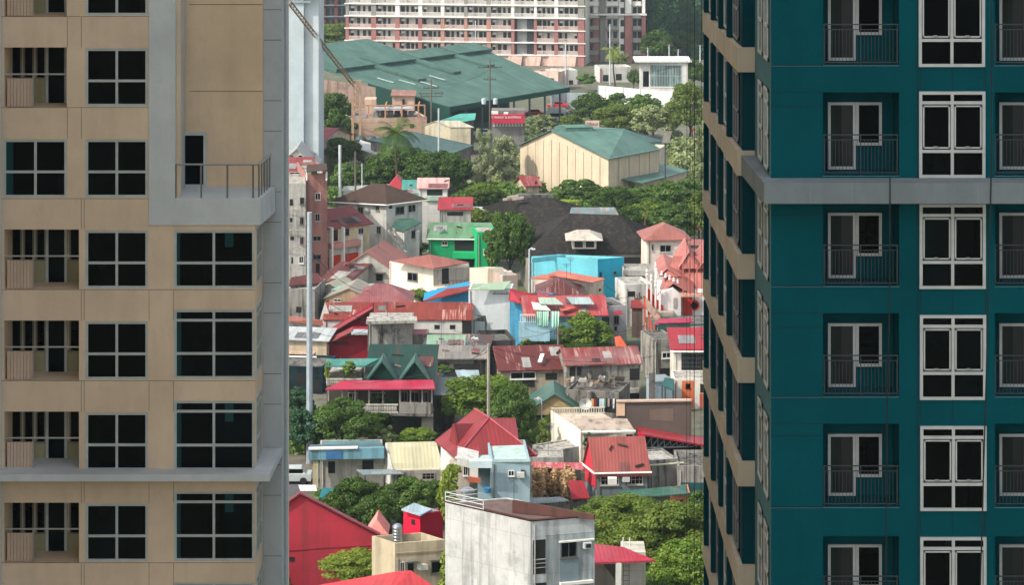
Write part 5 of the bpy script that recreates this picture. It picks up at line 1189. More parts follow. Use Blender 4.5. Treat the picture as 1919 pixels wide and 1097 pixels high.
h = house('cream wall with a white ledge at the far left', (500, 664), (588, 666), 292, plaster('c9a484', .2), COl, d=1.2, roof='flat', par=.15, fascia=WH)
# brown roof and rusty roof house
house('dull pink-brown hip roof behind the long rusty roof', (658, 566), (770, 566), 322, PWd, roofm('8c4f50', .25), d=6, roof='hip', rise=1.7, over=.3)
rh = house('long rusty red roofed white house with two small square windows', (607, 600), (884, 600), 309, plaster('c9c5bc', .2), RRU, d=6.5, roof='gx', rise=1.35, over=.15, wins=[('f', 814, 609, 824, 617, 'h'), ('f', 843, 609, 853, 617, 'h'), ('f', 866, 600, 884, 640, 'h')])
m = MB(); 
P_ = [(597, 606), (609, 567), (621, 600), (621, 650), (597, 650)]; q_ = [At(x, y, 310) for x, y in P_]; m.hexa(q_, [k_ + Vector((0, .3, 0)) for k_ in q_]); m.build('gable_wall', PW, rh['root'])
MAR = plaster('7c1c2c', .15)
mh = thing('house', 'maroon walled house with slanting red roof edges', 'house', G(650, 680, 0)[:])
D_ = 304
def wallface(root, pts, D, mat, t=.25, nm='wall', slope=0.0):
    P = [At(x, y, D + (x - pts[0][0]) * slope) for x, y in pts]; m = MB(); m.hexa(P, [p + Vector((0, t, 0)) for p in P]); return m.build(nm, mat, root)
wallface(mh, [(606, 634), (697, 579), (697, 720), (606, 720)], 304, MAR, 4)
rpoly(mh, [(606, 633, zat(633, 303)), (698, 578, zat(578, 303)), (699, 574, zat(578, 303) + .05), (606, 624, zat(633, 303) + .05)], RD, .12)
wallface(mh, [(598, 652), (658, 622), (689, 622), (689, 720), (598, 720)], 299, plaster('86202f', .15), 3, 'front_wall')
rpoly(mh, [(597, 653, zat(653, 298)), (660, 621, zat(621, 298)), (661, 614, zat(621, 298) + .1), (596, 643, zat(653, 298) + .1)], RD, .12)
m = MB(); p = At(624, 647, 298.8); m.box(p.x, 298.7, p.z, p.x + 1.7, 299.1, p.z + .25); m.build('vent', plaster('5a2420', .2), mh)
wallface(mh, [(658, 624), (689, 624), (689, 628), (658, 628)], 297.5, RZN, 2, 'ledge')
ct = house('blackened concrete block with a pale slab roof', (689, 603), (773, 603), 296, concrete('8f8c85', 1.0), COl, d=5, roof='flat', par=.05)
rpoly(ct['root'], [(686, 603, ct['z'] + .45), (782, 601, ct['z'] + .45), (781, 593, ct['z'] + .45), (688, 594, ct['z'] + .45)], COl, .3, 'roof_slab')
house('low blackened concrete lean-to with a pink panel', (770, 628), (802, 628), 297, concrete('8a857c', .95), RHOT, d=3, roof='flat', par=.05)
# blue and white big wall house
bw = house('plain tall white wall building with a blue gable and red roof', (878, 543), (958, 544), 312, plaster('c9ccca', .2), roofm('94a98e', .2), d=4, roof='flat', par=.05)
rpoly(bw['root'], [(878, 543, bw['z'] + .2), (945, 543, bw['z'] + .2), (958, 527, bw['z'] + 1.0), (925, 529, bw['z'] + .9)], roofm('94a98e', .2), .08)
bl = thing('house', 'blue gable ended house with a long red roof behind the white wall', 'house', G(850, 590)[:])
wallface(bl, [(793, 563), (878, 541), (878, 620), (793, 620)], 318, plaster('2f86ad', .1), 5)
rpoly(bl, [(792, 565, zat(565, 317)), (880, 543, zat(543, 317)), (926, 530, zat(543, 317) + 0), (838, 541, zat(565, 317) + 1.3)], RD, .15)
h = house('narrow blue house with a crimson roof beside the white wall', (955, 562), (984, 566), 309, plaster('4488a6', .35), RHOT, d=6, roof='flat', par=.1)
rpoly(h['root'], [(953, 562, h['z'] + .2), (980, 569, h['z'] + .2), (1006, 553, h['z'] + .4), (956, 541, h['z'] + 1.2)], RHOT, .12)
# patchwork roof house
PT1 = roofm('a33a3c', .4, 1.4, .3, rustcol='7a6a5c'); PT2 = roofm('9db0ae', .3)
h = house('patchwork roofed blue-grey house with a brown door and green awnings', (985, 592), (1135, 590), 303, plaster('6d9cae', .3), PT1, d=7, roof='gx', rise=1.5, over=.3, wins=[('f', 1128, 582 + 12, 1142, 612, 'h')])
z = h['z']
for i, (pts, mt) in enumerate((([(1012, 570, z + 1.3), (1056, 571, z + 1.2), (1040, 558, z + 1.75), (1008, 558, z + 1.75)], roofm('9fb3a0', .2)), ([(1072, 570, z + 1.2), (1114, 570, z + 1.2), (1104, 557, z + 1.75), (1062, 557, z + 1.75)], PT2), ([(1000, 580, z + .75), (1032, 582, z + .65), (1020, 570, z + 1.25), (996, 566, z + 1.35)], plaster('c9c2b2', .2)))):
    rpoly(h['root'], pts, mt, .06, 'roof_sheet')
rpoly(h['root'], [(1051, 583, z + .6), (1098, 583, z + .2), (1092, 573, z + .9), (1046, 573, z + .9)], roofm('c8584c', .2), .06, 'roof_sheet')
for i, (px, w_) in enumerate(((1005, 10), (1016, 12), (1032, 16))):
    p = At(px, 584, 300.5); m = MB(); kw = w_ * 300 / F; n_ = 6
    for j in range(n_): m.poly([p + Vector((kw * j / n_, .12 * (j % 2), 0)), p + Vector((kw * (j + 1) / n_, .12 * ((j + 1) % 2), 0)), p + Vector((kw * (j + 1) / n_ * .9, -.5 + .2 * ((j + 1) % 2), -1.5)), p + Vector((kw * j / n_ * .9, -.5 + .2 * (j % 2), -1.5 - .2 * i))])
    m.build('awning_cloth', plaster('a5cdb8', .1), h['root'])
m = MB(); p, q = At(975, 600, 300), At(1003, 600, 300)
for i in range(9): x = p.x + (q.x - p.x) * i / 8; m.tube((x, 300, zat(604, 300)), (x, 300, zat(590, 300)), .04, n=4)
m.tube((p.x, 300, zat(590, 300)), (q.x, 300, zat(590, 300)), .05, n=4); m.build('veranda_railing', WH, h['root'])
wallface(h['root'], [(972, 604), (1030, 604), (1030, 640), (972, 640)], 300.3, plaster('9fc2cc', .3), .3, 'lower_wall')
rpoly(h['root'], [(988, 574, bzz(585, z - .2, 574, .35)), (1042, 576, bzz(585, z - .2, 576, .35)), (1032, 587, z - .2), (990, 584, z - .2)], roofm('b5524c', .3), .06, 'awning')
h = house('slim grey-pink house with a red door between the blue house and the alley', (1140, 576), (1174, 574), 306, plaster('a9a5a6', .3), COd, d=5, roof='flat', par=.1, wins=[('f', 1150, 592, 1160, 608, 'w'), ('f', 1151, 612, 1156, 620, 'h')])
rpoly(h['root'], [(1150, 590, h['z'] - .6), (1167, 588, h['z'] - .6), (1165, 582, bzz(588, h['z'] - .6, 582, .3)), (1150, 584, bzz(590, h['z'] - .6, 584, .3))], RHOT, .06, 'awning')
shed('orange red slanted tarpaulin roof by the alley', [(1155, 655, 2.2), (1177, 653, 2.2), (1162, 630, bzz(655, 2.2, 630, .5)), (1152, 632, bzz(655, 2.2, 632, .5))], plaster('d4583c', .15), None, posts=True, name='tarpaulin', cat='tarpaulin')
shed('dark red awning at the alley entrance', [(1181, 577, 3.6), (1207, 577, 3.6), (1205, 562, 4.2), (1183, 562, 4.2)], RD, plaster('6e5c54', .4), name='awning', cat='awning')
# church-like orange house
OR = plaster('b9675a', .2); ORd = plaster('c23c2c', .1); WP = plaster('dcd2cc', .15)
ch = thing('house', 'salmon roofed white villa with orange columns beside the teal tower', 'villa', G(1270, 640)[:])
wallface(ch, [(1238, 548), (1345, 548), (1345, 600), (1238, 600)], 312, WP, 8)
wallface(ch, [(1238, 549), (1262, 541), (1276, 552), (1276, 600), (1238, 600)], 310.5, WP, 1.4, 'gable_wall')
wallface(ch, [(1280, 556), (1297, 556), (1297, 598), (1280, 598)], 311.7, ORd, .28, 'red_pilaster')
p = At(1301, 572, 311.9); m = MB(); m.tube(p + Vector((0, .05, 0)), p - Vector((0, .15, 0)), .62, n=16); f = m.build('round_window', ORd, ch); m = MB(); m.tube(p, p - Vector((0, .2, 0)), .42, n=16); m.build('pane', GL, f)
wallface(ch, [(1262, 560), (1268, 558), (1268, 578), (1262, 578)], 310.4, plaster('a8a09a'), .05, 'niche')
RSA = roofm('ad655a', .2, .3, .4, fadecol='bf8478')
def tri(root, pts, mat, nm='roof', th=.12): m = MB(); m.slab([Vector(p) for p in pts], th); return m.build(nm, mat, root)
zr = zat(540, 312)
tri(ch, [At(1232, 553, 312), At(1262, 530, 311), At(1300, 553, 310), At(1300, 500, 322), At(1250, 500, 322)][0:5], RSA)
rpoly(ch, [(1240, 545, zat(545, 314)), (1348, 545, zat(545, 314)), (1348, 480, zat(545, 314) + 3.2), (1262, 480, zat(545, 314) + 3.2)], RSA)
for i, (x0, xp, x1, yb, yp, D1) in enumerate(((1236, 1250, 1278, 520, 505, 314), (1272, 1292, 1312, 505, 474, 316), (1310, 1335, 1360, 505, 472, 316))):
    a1, p1, b1 = At(x0, yb, D1), At(xp, yp, D1 + 1.5), At(x1, yb, D1); m = MB(); bk = Vector((0, 9, .3))
    m.hexa([a1, p1, p1 + bk, a1 + bk], [a1 + up * .12, p1 + up * .12, p1 + bk + up * .12, a1 + bk + up * .12]); m.hexa([p1, b1, b1 + bk, p1 + bk], [p1 + up * .12, b1 + up * .12, b1 + bk + up * .12, p1 + bk + up * .12]); m.hexa([a1 + Vector((.1, .4, 0)), b1 + Vector((-.1, .4, 0)), p1 + Vector((0, .1, -.1))], [a1 + Vector((.1, .8, 0)), b1 + Vector((-.1, .8, 0)), p1 + Vector((0, .5, -.1))]); m.build('gable_roof', RSA, ch)
wallface(ch, [(1230, 497), (1300, 470), (1300, 478), (1232, 506)], 327, plaster('c0485a'), .3, 'red_fascia')
rpoly(ch, [pz(1228, 500, 325), pz(1300, 474, 325), pz(1312, 466, 330), pz(1240, 489, 330)], RSA)
wallface(ch, [(1230, 502), (1300, 502), (1300, 560), (1230, 560)], 326.5, WP, 4, 'rear_wall')
for px in (1279, 1291, 1305): wallface(ch, [(px, 492 if px < 1300 else 500), (px + 2.4, 492), (px + 2.4, 553), (px, 553)], 309.6, OR, .25, 'orange_post')
wallface(ch, [(1276, 552), (1340, 552), (1340, 557), (1276, 557)], 309.4, plaster('c99a84', .2), 1.0, 'ledge')
for i in range(5): p = At(1240 + i * 7.5, 515 + i * 4, 313 - i * .3); m = MB(); m.lathe(p - up * .1, [(.14, 0), (.18, .15), (.08, .25), (.14, .4), (.03, .55)], 8); m.build('finial', WP, ch)
for i in range(4):
    px = 1211 + i * 8; yt = 512 + i * 10
    wallface(ch, [(px, yt + 6), (px + 3, yt + 6), (px + 3, 600), (px, 600)], 313 - i, WP, .35, 'white_pillar'); wallface(ch, [(px + 3, yt + 30), (px + 8, yt + 32), (px + 8, 590), (px + 3, 590)], 313.2 - i, ORd, .3, 'red_panel')
    p = At(px + 1.5, yt + 6, 313 - i); m = MB(); m.lathe(p, [(.14, 0), (.2, .2), (.07, .35), (.16, .6), (.03, .9)], 8); m.build('finial', WP, ch)
for i, (px, y0, y1) in enumerate(((1207, 555, 650), (1214, 590, 660), (1219, 598, 650), (1225, 606, 655))): wallface(ch, [(px, y0), (px + 2.6, y0 + 1), (px + 2.6, y1), (px, y1)], 303 - i * .6, plaster('d0553a'), .25, 'orange_post')
rpoly(ch, [(1200, 562, 5.2), (1230, 600, 3.8), (1238, 594, 4.2), (1210, 556, 5.6)], plaster('8c7264', .5), .2, 'stair_ramp')
wallface(ch, [(1226, 586), (1262, 586), (1262, 600), (1226, 600)], 309.0, plaster('a89a8c', .4), 2, 'stair_wall')
shed('magenta edged roof in front of the villa', [(1230, 606, 5.2), (1298, 604, 5.2), (1298, 596, bzz(604, 5.2, 596, .3)), (1232, 598, bzz(606, 5.2, 598, .3))], roofm('a82c48', .1), plaster('3c5a54', .5))
h = house('glass fronted green grey lower storey below the villa', (1228, 612), (1340, 608), 303, plaster('4a625c', .5), COd, d=5, roof='flat', par=.1, wins=[('f', 1250, 612, 1278, 628, 'w'), ('f', 1282, 612, 1320, 628, 'w'), ('f', 1232, 622, 1243, 636, 'h')])
h = house('stained concrete house right of the alley', (1224, 640), (1266, 638), 292, concrete('8f8a80', .7), COd, d=5, roof='flat', par=.2, wins=[('f', 1240, 660, 1258, 672, 'w'), ('f', 1236, 690, 1260, 705, 'h')])
# green & pale shacks
h = house('shack with a pale green sheet roof behind the dark shed', (803, 664), (866, 664), 288, COd, roofm('84a888', .2), d=5, roof='shb', rise=.9, over=.3, name='shack', cat='shack', wins=[('f', 812, 668, 840, 690, 'h')])
h = house('shack with a rusty brown roof and plants in its window gap', (795, 655), (912, 658), 292, COd, roofm('4f4640', .6), d=4, roof='shb', rise=.8, over=.3, name='shack', cat='shack', wins=[('f', 866, 664, 905, 680, 'h')])
h = house('open dark shack with potted plants and a grey ledge', (812, 674), (912, 674), 285, concrete('6c6960', .8), roofm('7e7a70', .5), d=4, roof='shb', rise=.5, over=.3, name='shack', cat='shack', wins=[('f', 817, 680, 842, 697, 'h'), ('f', 850, 682, 900, 696, 'h')])
house('dark blackened concrete house beside the pale tree', (908, 648), (966, 646), 294, concrete('4c4a48', .9), COd, d=6, roof='flat', par=.5, wins=[('f', 915, 656, 935, 668, 'h'), ('f', 940, 662, 955, 676, 'w')])
shed('dark lean-to with laundry beside the rusty roof', [(886, 600, 5.4), (912, 602, 4.6), (910, 592, 5.2), (888, 590, 5.6)], COd, None, posts=True, name='lean_to', cat='lean-to')
shed('small light blue sheet roof above the lit tree', [(862, 716, 2.8), (900, 713, 2.8), (897, 694, 3.4), (853, 694, 3.4)], roofm('9fb4b8', .15), COd)
shed('dark pink sheet roof left of the light blue one', [(812, 722, 3), (858, 721, 3), (852, 708, 3.4), (812, 708, 3.4)], roofm('8c3c48', .3), COd)
h = house('dim shack with a tin roof behind the lit tree', (812, 742), (850, 742), 268, concrete('5c5550', .8), RSL, d=5, roof='shb', rise=.6, over=.2, name='shack', cat='shack', wins=[('f', 818, 750, 836, 765, 'h')])
# rusty roof row
h = house('cream walled row house with a dark rusty red roof', (938, 697), (1062, 694), 282, plaster('a89c88', .55), roofm('642824', .6, fadecol='7c4038'), d=5, roof='shb', rise=1.5, over=.3, wins=[('f', 956, 697, 1004, 711, 'w'), ('f', 1022, 699, 1044, 712, 'h'), ('f', 957, 713, 1002, 726, 'h')])
for px in (1013, 1062): m = MB(); p = At(px, 664, 284); m.obox(p, Vector((.4, 0, 0)), Vector((0, .3, 0)), Vector((-.3, -1.2, -.6))); m.build('ridge_cap', WH, h['root'])
h = house('grey concrete house with a patched red and grey roof and debris', (1062, 685), (1200, 681), 280, concrete('8f8b82', .7), roofm('80342e', .8, 1.2, .4, rustcol='5c5850'), d=6, roof='gx', rise=1.1, over=.25, wins=[('f', 1066, 688, 1078, 704, 'h'), ('f', 1081, 688, 1089, 704, 'h'), ('f', 1180, 691, 1198, 712, 'h'), ('f', 1180, 735, 1198, 752, 'h')])
gr = h['root']
band(h, 1090, 685, 1130, 735, concrete('55524e', .8), 'dark_wall', .12); band(h, 1131, 728, 1196, 736, COl, 'ledge', .5)
h = house('lower concrete terrace heaped with debris and hung with laundry', (1060, 736), (1160, 742), 271, concrete('7d786e', .85), COd, d=5, roof='flat', par=.3, wins=[('f', 1092, 746, 1156, 772, 'h')])
rr = random.Random(5)
m_ = ['8f8678', '5a5048', '6c6458', '3a342e', '7c6c58', '9a968e']
for i in range(26):
    px = 1064 + rr.random() * 92; p = At(px, 737 - rr.random() * 22, 271.5 + rr.random() * 3); z0 = h['z'] + .2; s = rr.uniform(.2, .7)
    m = MB(); a1 = Vector((rr.uniform(-1, 1), rr.uniform(-.5, .5), rr.uniform(-.3, .5))) * s * 1.6; m.obox(Vector((p.x, p.y, z0 + rr.random() * .7)), a1, Vector((0, s * .5, .1)), Vector((.1, 0, s * .5))); m.build('debris', plaster(rr.choice(m_), .4), h['root'])
for i in range(11):
    px = 1096 + i * 5.2 + rr.random() * 2; p = At(px, 748, 269.6); wd = rr.uniform(.18, .3); hh = rr.uniform(.5, 1.0); m = MB(); n_ = 3
    m.hexa([p - up * hh, p + Vector((wd, .05, -hh)), p + Vector((wd, .09, -hh)), p + Vector((0, .05, -hh))], [p, p + Vector((wd, .02, 0)), p + Vector((wd, .05, 0)), p + Vector((0, .05, 0))])
    cl = ['e0e0dc', '3a4a70', 'd8b070', '8a2a30', '2a2a2c', 'c0d8e0', 'e8e4dc', '5a8a80', 'd0a090', '2c3c50', 'e4e4e4'][i]
    single('laundry', 'piece of laundry under the debris terrace, number %s along the line' % ['one', 'two', 'three', 'four', 'five', 'six', 'seven', 'eight', 'nine', 'ten', 'eleven'][i] if False else ['white shirt hung first on the laundry line', 'navy cloth second on the laundry line', 'ochre cloth on the laundry line', 'dark red cloth on the laundry line', 'black cloth beside the dark red one on the line', 'pale blue cloth mid line under the terrace', 'off-white towel mid line under the terrace', 'teal cloth right of the towel on the line', 'pinkish cloth right of the teal one', 'dark blue trousers near the right end of the line', 'last white cloth at the right end of the line'][i], 'laundry', m, plain(cl, .9), group='laundry under the debris terrace')
p = At(1097, 757, 267.5); ds = thing('satellite_dish', 'white satellite dish beside the laundry', 'satellite dish', (p.x, p.y, p.z - .6)); m = MB(); n = 14; ring = [p + Vector((.62 * math.cos(t), -.1, .62 * math.sin(t))) for t in [6.283 * i / n for i in range(n)]]
for i in range(n): m.poly([ring[i], ring[(i + 1) % n], p + Vector((0, .22, 0))])
m.build('dish', WH, ds); m = MB(); m.tube(p + Vector((0, .2, 0)), p + Vector((0, .4, -1.2)), .05); m.tube(p + Vector((0, .1, -.3)), p + Vector((0, -.5, 0)), .02); m.build('arm', IRON, ds)
h = house('yellow walled house with a green gable roof behind the lit tree', (995, 768), (1083, 768), 268, plaster('b59a6e', .2), RGR, d=6, roof='gy', rise=1.5, over=.3, wins=[('f', 1005, 778, 1030, 790, 'h')])
# right edge stack
h = house('white balcony house with a pinkish red roof by the teal tower', (1262, 656), (1345, 656), 283, plaster('d4cdbf', .2), RHOT, d=6, roof='shb', rise=1.0, over=.35, fascia=WH, wins=[('f', 1277, 661, 1340, 694, 'h')])
m = MB()
P, Q = h['walls']['f']
for i in range(16): q = wallhit(P, Q, 1277 + 4 * i) - Vector((0, .2, 0)); m.tube(V2(q, zat(694, q.y)), V2(q, zat(662, q.y)), .025, n=4)
for py in (664, 672, 680, 688, 694): m.tube(V2(wallhit(P, Q, 1277) - Vector((0, .2, 0)), zat(py, 282.8)), V2(wallhit(P, Q, 1340) - Vector((0, .2, 0)), zat(py, 282.8)), .03, n=4)
m.build('window_grille', IRON, h['root'])
band(h, 1264, 696, 1340, 710, PW, 'balcony', .8)
h = house('white and orange house front beneath the balcony house', (1262, 712), (1345, 712), 278, plaster('d8cfc0', .15), COl, d=4, roof='flat', par=.1, wins=[('f', 1285, 719, 1293, 727, 'w'), ('f', 1312, 720, 1325, 736, 'h')])
band(h, 1278, 714, 1300, 765, plaster('cf6e48', .1), 'orange_wall', .04); opening(h['root'], *h['walls']['f'], (1285, 718, 1293, 727), 'w', pane=GL); band(h, 1311, 738, 1325, 765, plaster('b0604c', .3, stain='e0a090'), 'patterned_door', .1)
h = house('narrow grey-blue house in the gap left of the orange front', (1228, 718), (1262, 716), 275, plaster('8e9ea6', .3), RSL, d=3, roof='shr', rise=.01, over=.1)
shed('teal roof corner beside the narrow grey-blue house', [(1240, 722, 4.4), (1262, 732, 3.6), (1262, 710, 4.4), (1246, 708, 4.8)], RTE, None, posts=True)
m = MB(); 
fence('tall concrete pillar wall beside the alley right of the grey house', [(1216, 700), (1228, 700)], 6.2, concrete('6f6a64', .6))
# tall brown wall
bwl = thing('wall', 'large brown rendered wall with a lighter patch', 'wall', G(1230, 850)[:])
wallface(bwl, [(1158, 754), (1296, 752), (1296, 840), (1158, 840)], 260, plaster('5d534c', .12), .3, 'panel'); wallface(bwl, [(1155, 752), (1296, 750), (1296, 753), (1155, 755)], 259.8, plaster('b9a390', .2), .6, 'coping')
wallface(bwl, [(1217, 768), (1262, 766), (1262, 790), (1217, 788)], 259.98, plaster('6e6056', .1), .015, 'patch'); wallface(bwl, [(1155, 756), (1171, 756), (1171, 780), (1155, 780)], 259.9, plaster('cfae90', .2), .09, 'pilaster')
# cream white house, its sun and shade put into the two wall colours
h = house('bright cream house with a lattice parapet and pale sagging roof', (1089, 812), (1188, 811), 253, plaster('b5ada0', .3), plaster('bfae9c', .35), S=(1033, 779), side='l', roof='shb', rise=.01, over=.01, wins=[('f', 1092, 818, 1111, 838, 'w'), ('f', 1173, 814, 1186, 836, 'w')])
z = h['z']; rt = h['root']
rpoly(rt, [(1090, 811, z + .12), (1190, 808, z + .12), (1175, 785, z + .9), (1076, 784, z + .9)], plaster('a8998a', .5), .2)
m = MB(); a1, b1 = At(1090, 811, 252.5), At(1191, 809, 252.5); m.tube(a1, b1, .14, n=6); m.build('gutter', WH, rt)
P, Q = h['walls']['l']; n_ = (P - Q).normalized(); wl = MB(); nn = Vector((-n_.y, n_.x, 0)); nn = nn if nn.x < 0 else -nn
wl.hexa([V2(P, 0), V2(Q, 0), V2(Q + nn * .06, 0), V2(P + nn * .06, 0)], [V2(P, z + .5), V2(Q, z + .25), V2(Q + nn * .06, z + .25), V2(P + nn * .06, z + .5)]); wl.build('side_wall', plaster('e2dac8', .06), rt)
m = MB(); p0, p1 = V2(P, z + .5), V2(P, z + .5) + (b1 - a1) * 1.03; Lp = (p1 - p0).length; u_ = (p1 - p0).normalized(); m.obox(p0 + up * .1, u_ * Lp, Vector((0, .2, 0)), up * .1); m.obox(p0 - up * .45, u_ * Lp, Vector((0, .2, 0)), up * .14); nb = 22
for i in range(nb): m.obox(p0 + u_ * (Lp * (i + .2) / nb) - up * .31, u_ * (Lp / nb * .45), Vector((0, .15, 0)), up * .41)
m.build('lattice_parapet', plaster('b9b4a6', .4), rt)
hi_ = MB(); q = At(1096, 815, 252); 
for i in range(14): hi_.lathe(q + Vector((rr.uniform(-.3, .5), -.2, -rr.uniform(0, 3.4))), [(.05, 0), (.22, .15), (.05, .35)], 5)
single('hanging_plant', 'thin green climber hanging at the corner of the bright cream house', 'plant', hi_, LM['mid'])
# red open shed
rs = thing('shed', 'open sided shed with a long crimson roof and red column', 'shed', G(1260, 890)[:])
pts = [(1187, 796, zat(796, 262)), (1206, 814, zat(814, 252)), (1335, 837, zat(837, 252)), (1335, 822, zat(822, 262))]; rpoly(rs, pts, RHOT, .15)
wallface(rs, [(1196, 812), (1208, 816), (1208, 900), (1196, 900)], 252.5, plaster('c8203a', .1), .6, 'column')
wallface(rs, [(1200, 818), (1330, 840), (1330, 900), (1200, 900)], 260, plaster('2c2a2a', .4), .3, 'back_wall')
m = MB(); a1, b1, c1 = At(1209, 838, 253), At(1330, 842, 253), At(1209, 819, 253)
m.tube(At(1209, 840, 253), At(1290, 838, 253), .07, n=4)
for i in range(8): x = 1209 + i * 12; m.tube(At(x, 840 - i * .2, 253), At(x + 12, 818 + (i + 1) * 2.2, 253), .045, n=4); m.tube(At(x + 12, 840 - i * .2, 253), At(x + 12, 818 + (i + 1) * 2.2, 253), .045, n=4)
m.build('truss', plain('8a8f90', .5), rs)
m = MB(); m.tube(At(1316, 835, 253.5), V2(At(1316, 880, 253.5), 0), .12); m.build('post', plain('a8a8a4'), rs)
h = house('rough grey wall house with a pale ledge below the open shed', (1217, 868), (1270, 864), 244, concrete('8d8a84', .7), COl, d=4, roof='flat', par=.2, fascia=plain('b5b494'))
h = house('low grey terrace wall at the teal tower edge', (1270, 880), (1350, 880), 243, concrete('97928a', .5), COd, d=6, roof='flat', par=.3, wins=[('f', 1275, 905, 1340, 960, 'h')])
band(h, 1275, 905, 1345, 960, plaster('2c4f52', .3), 'teal_door', .15)
# maroon gable house
h = house('grey walled house with a steep rust-red roof and red gable', (1118, 884), (1213, 882), 241, plaster('6f7a7c', .3), roofm('9c4f48', .15, .3, .3, fadecol='a96a60'), S=(1098, 868), side='l', roof='gx', rise=2.6, over=.3, fascia=WH, wins=[('f', 1125, 891, 1160, 910, 'j'), ('f', 1176, 890, 1205, 909, 'j')])
P, Q = h['walls']['l']; zz = h['z']; n_ = (Q - P).normalized(); nn = Vector((n_.y, -n_.x, 0)); nn = nn if nn.x < 0 else -nn
m = MB(); mid = (P + Q) / 2; o = nn * .1
m.hexa([V2(P + o, 1.2), V2(Q + o, 1.2), V2(Q + o, zz), V2(mid + o, zz + 2.4), V2(P + o, zz)], [V2(P + o * .2, 1.2), V2(Q + o * .2, 1.2), V2(Q + o * .2, zz), V2(mid + o * .2, zz + 2.4), V2(P + o * .2, zz)]); m.build('red_gable', plaster('c23846', .1), h['root'])
m = MB(); p = At(1139, 903, 239.9); m.box(p.x, p.y - .4, p.z - .2, p.x + .8, p.y + .3, p.z + .35); m.build('air_conditioner', WH, h['root'])
gh = house('orange walled hut under a green sheet roof among the rain trees', (1256, 932), (1293, 925), 234, plaster('c47a58', .15), RGR, S=(1252, 915), side='l', roof='flat', par=.02, name='hut', cat='hut', wins=[('f', 1270, 937, 1280, 952, 'h')])
rpoly(gh['root'], [(1158, 922, gh['z'] + .3), (1185, 934, gh['z'] + .15), (1296, 925, gh['z'] + .15), (1256, 912, gh['z'] + .5)], RGR, .12)
wpoly(gh['root'], (1185, 935, gh['z']), (1256, 931, gh['z']), 0, plaster('5c5c50', .5))
# middle bits near the stone steps
h = house('ruined grey stepped wall with pots beside the white wall', (998, 838), (1032, 850), 254, concrete('aaa79f', .4), COl, d=4, roof='flat', par=.2)
h = house('grey block wall below the ruined steps', (998, 862), (1056, 862), 247, concrete('a09d96', .5), COl, d=3, roof='flat', par=.2)
shed('low crimson and white sheet roof over the open carport', [(994, 876, 2.8), (1095, 880, 2.8), (1090, 868, 3.2), (996, 866, 3.2)], roofm('b03848', .5, 1.2, rustcol='c8c0b8'), plaster('4a443e', .5), name='carport', cat='carport')
shed('bright red sheet roof sloping beside the plume grass', [(1072, 936, 1.6), (1105, 934, 1.6), (1094, 902, bzz(934, 1.6, 902, .45)), (1064, 900, bzz(936, 1.6, 900, .45))], RHOT, COd)
shed('pale edged flat sheet in front of the plume grass', [(992, 945, 2.6), (1066, 938, 2.6), (1050, 932, 2.9), (990, 934, 2.9)], RZN, COd)
pg = []
for i in range(46): p = G(rr.uniform(992, 1076), rr.uniform(936, 948), 0); pg.append((p.x, p.y, 1.3 + rr.random() * 1.0, .3, .3, 1.35))
me = leaf_mesh('plumes', pg, 3600, .13, LM['tan'], shell=(0.1, 1.0)); o = bpy.data.objects.new('plume_grass', me); SC.collection.objects.link(o); o['label'] = 'tall pinkish tan plume grass behind the white block'; o['category'] = 'grass'; o['kind'] = 'stuff'
# awning house green roof with dormers
gA = house('dark green roofed house with two gablets above a crimson awning', (684, 712), (812, 713), 268, plaster('8f877a', .5), roofm('163a30', .1, .3, .2, fadecol='28524a'), d=7, roof='shb', rise=2.0, over=.15)
rt = gA['root']; z = gA['z']
for px in (716, 777):
    p = At(px, 711, 267.4); m = MB(); w_ = 1.35; hgt = 1.75; bk = 3.4
    for s in (-1, 1): m.hexa([p + Vector((s * w_, -.3, 0)), p + Vector((0, -.3, hgt)), p + Vector((0, bk, hgt)), p + Vector((s * w_, bk * .3, 0))], [p + Vector((s * (w_ + .2), -.3, .0)), p + Vector((0, -.3, hgt + .22)), p + Vector((0, bk, hgt + .22)), p + Vector((s * (w_ + .2), bk * .3, .0))])
    d_ = m.build('gablet', roofm('2c6150', .1), rt); m = MB(); m.hexa([p + Vector((-w_, 0, 0)), p + Vector((w_, 0, 0)), p + Vector((0, 0, hgt))], [p + Vector((-w_, .1, 0)), p + Vector((w_, .1, 0)), p + Vector((0, .1, hgt))]); m.build('gable_face', plaster('16332a', .3), d_)
rpoly(rt, [(609, 730, zat(730, 262)), (815, 729, zat(729, 262)), (812, 712, zat(712, 266)), (640, 714, zat(714, 266))], roofm('b01c3c', .03, .22, .15), .1, 'awning')
wallface(rt, [(613, 731), (812, 731), (812, 830), (613, 830)], 266, plaster('4d4740', .6), 2, 'lower_wall')
for px in (614, 640, 664, 690, 716, 748, 768, 790, 808): q = At(px, 731, 262.6); m = MB(); m.box(q.x, q.y, zat(775, 262.6), q.x + .14, q.y + .14, q.z); m.build('veranda_post', plaster('9c9488', .4), rt)
wallface(rt, [(748, 755), (808, 756), (808, 778), (748, 776)], 262.4, concrete('8d8981', .5), .2, 'parapet')
m = MB()
for i in range(21): q = At(680 + i * 3.1, 771, 262.5); m.lathe(q, [(.05, 0), (.08, .3), (.04, .6)], 6)
q0, q1 = At(678, 759, 262.5), At(746, 759, 262.5); m.box(q0.x, q0.y - .1, q0.z - .06, q1.x, q0.y + .12, q0.z + .06); m.box(q0.x, q0.y - .1, q0.z - .85, q1.x, q0.y + .15, q0.z - .7); m.build('balustrade', plaster('c4beb2', .3), rt)
wallface(rt, [(673, 773), (812, 777), (812, 782), (673, 778)], 262.3, concrete('77736c'), 3, 'balcony_floor')
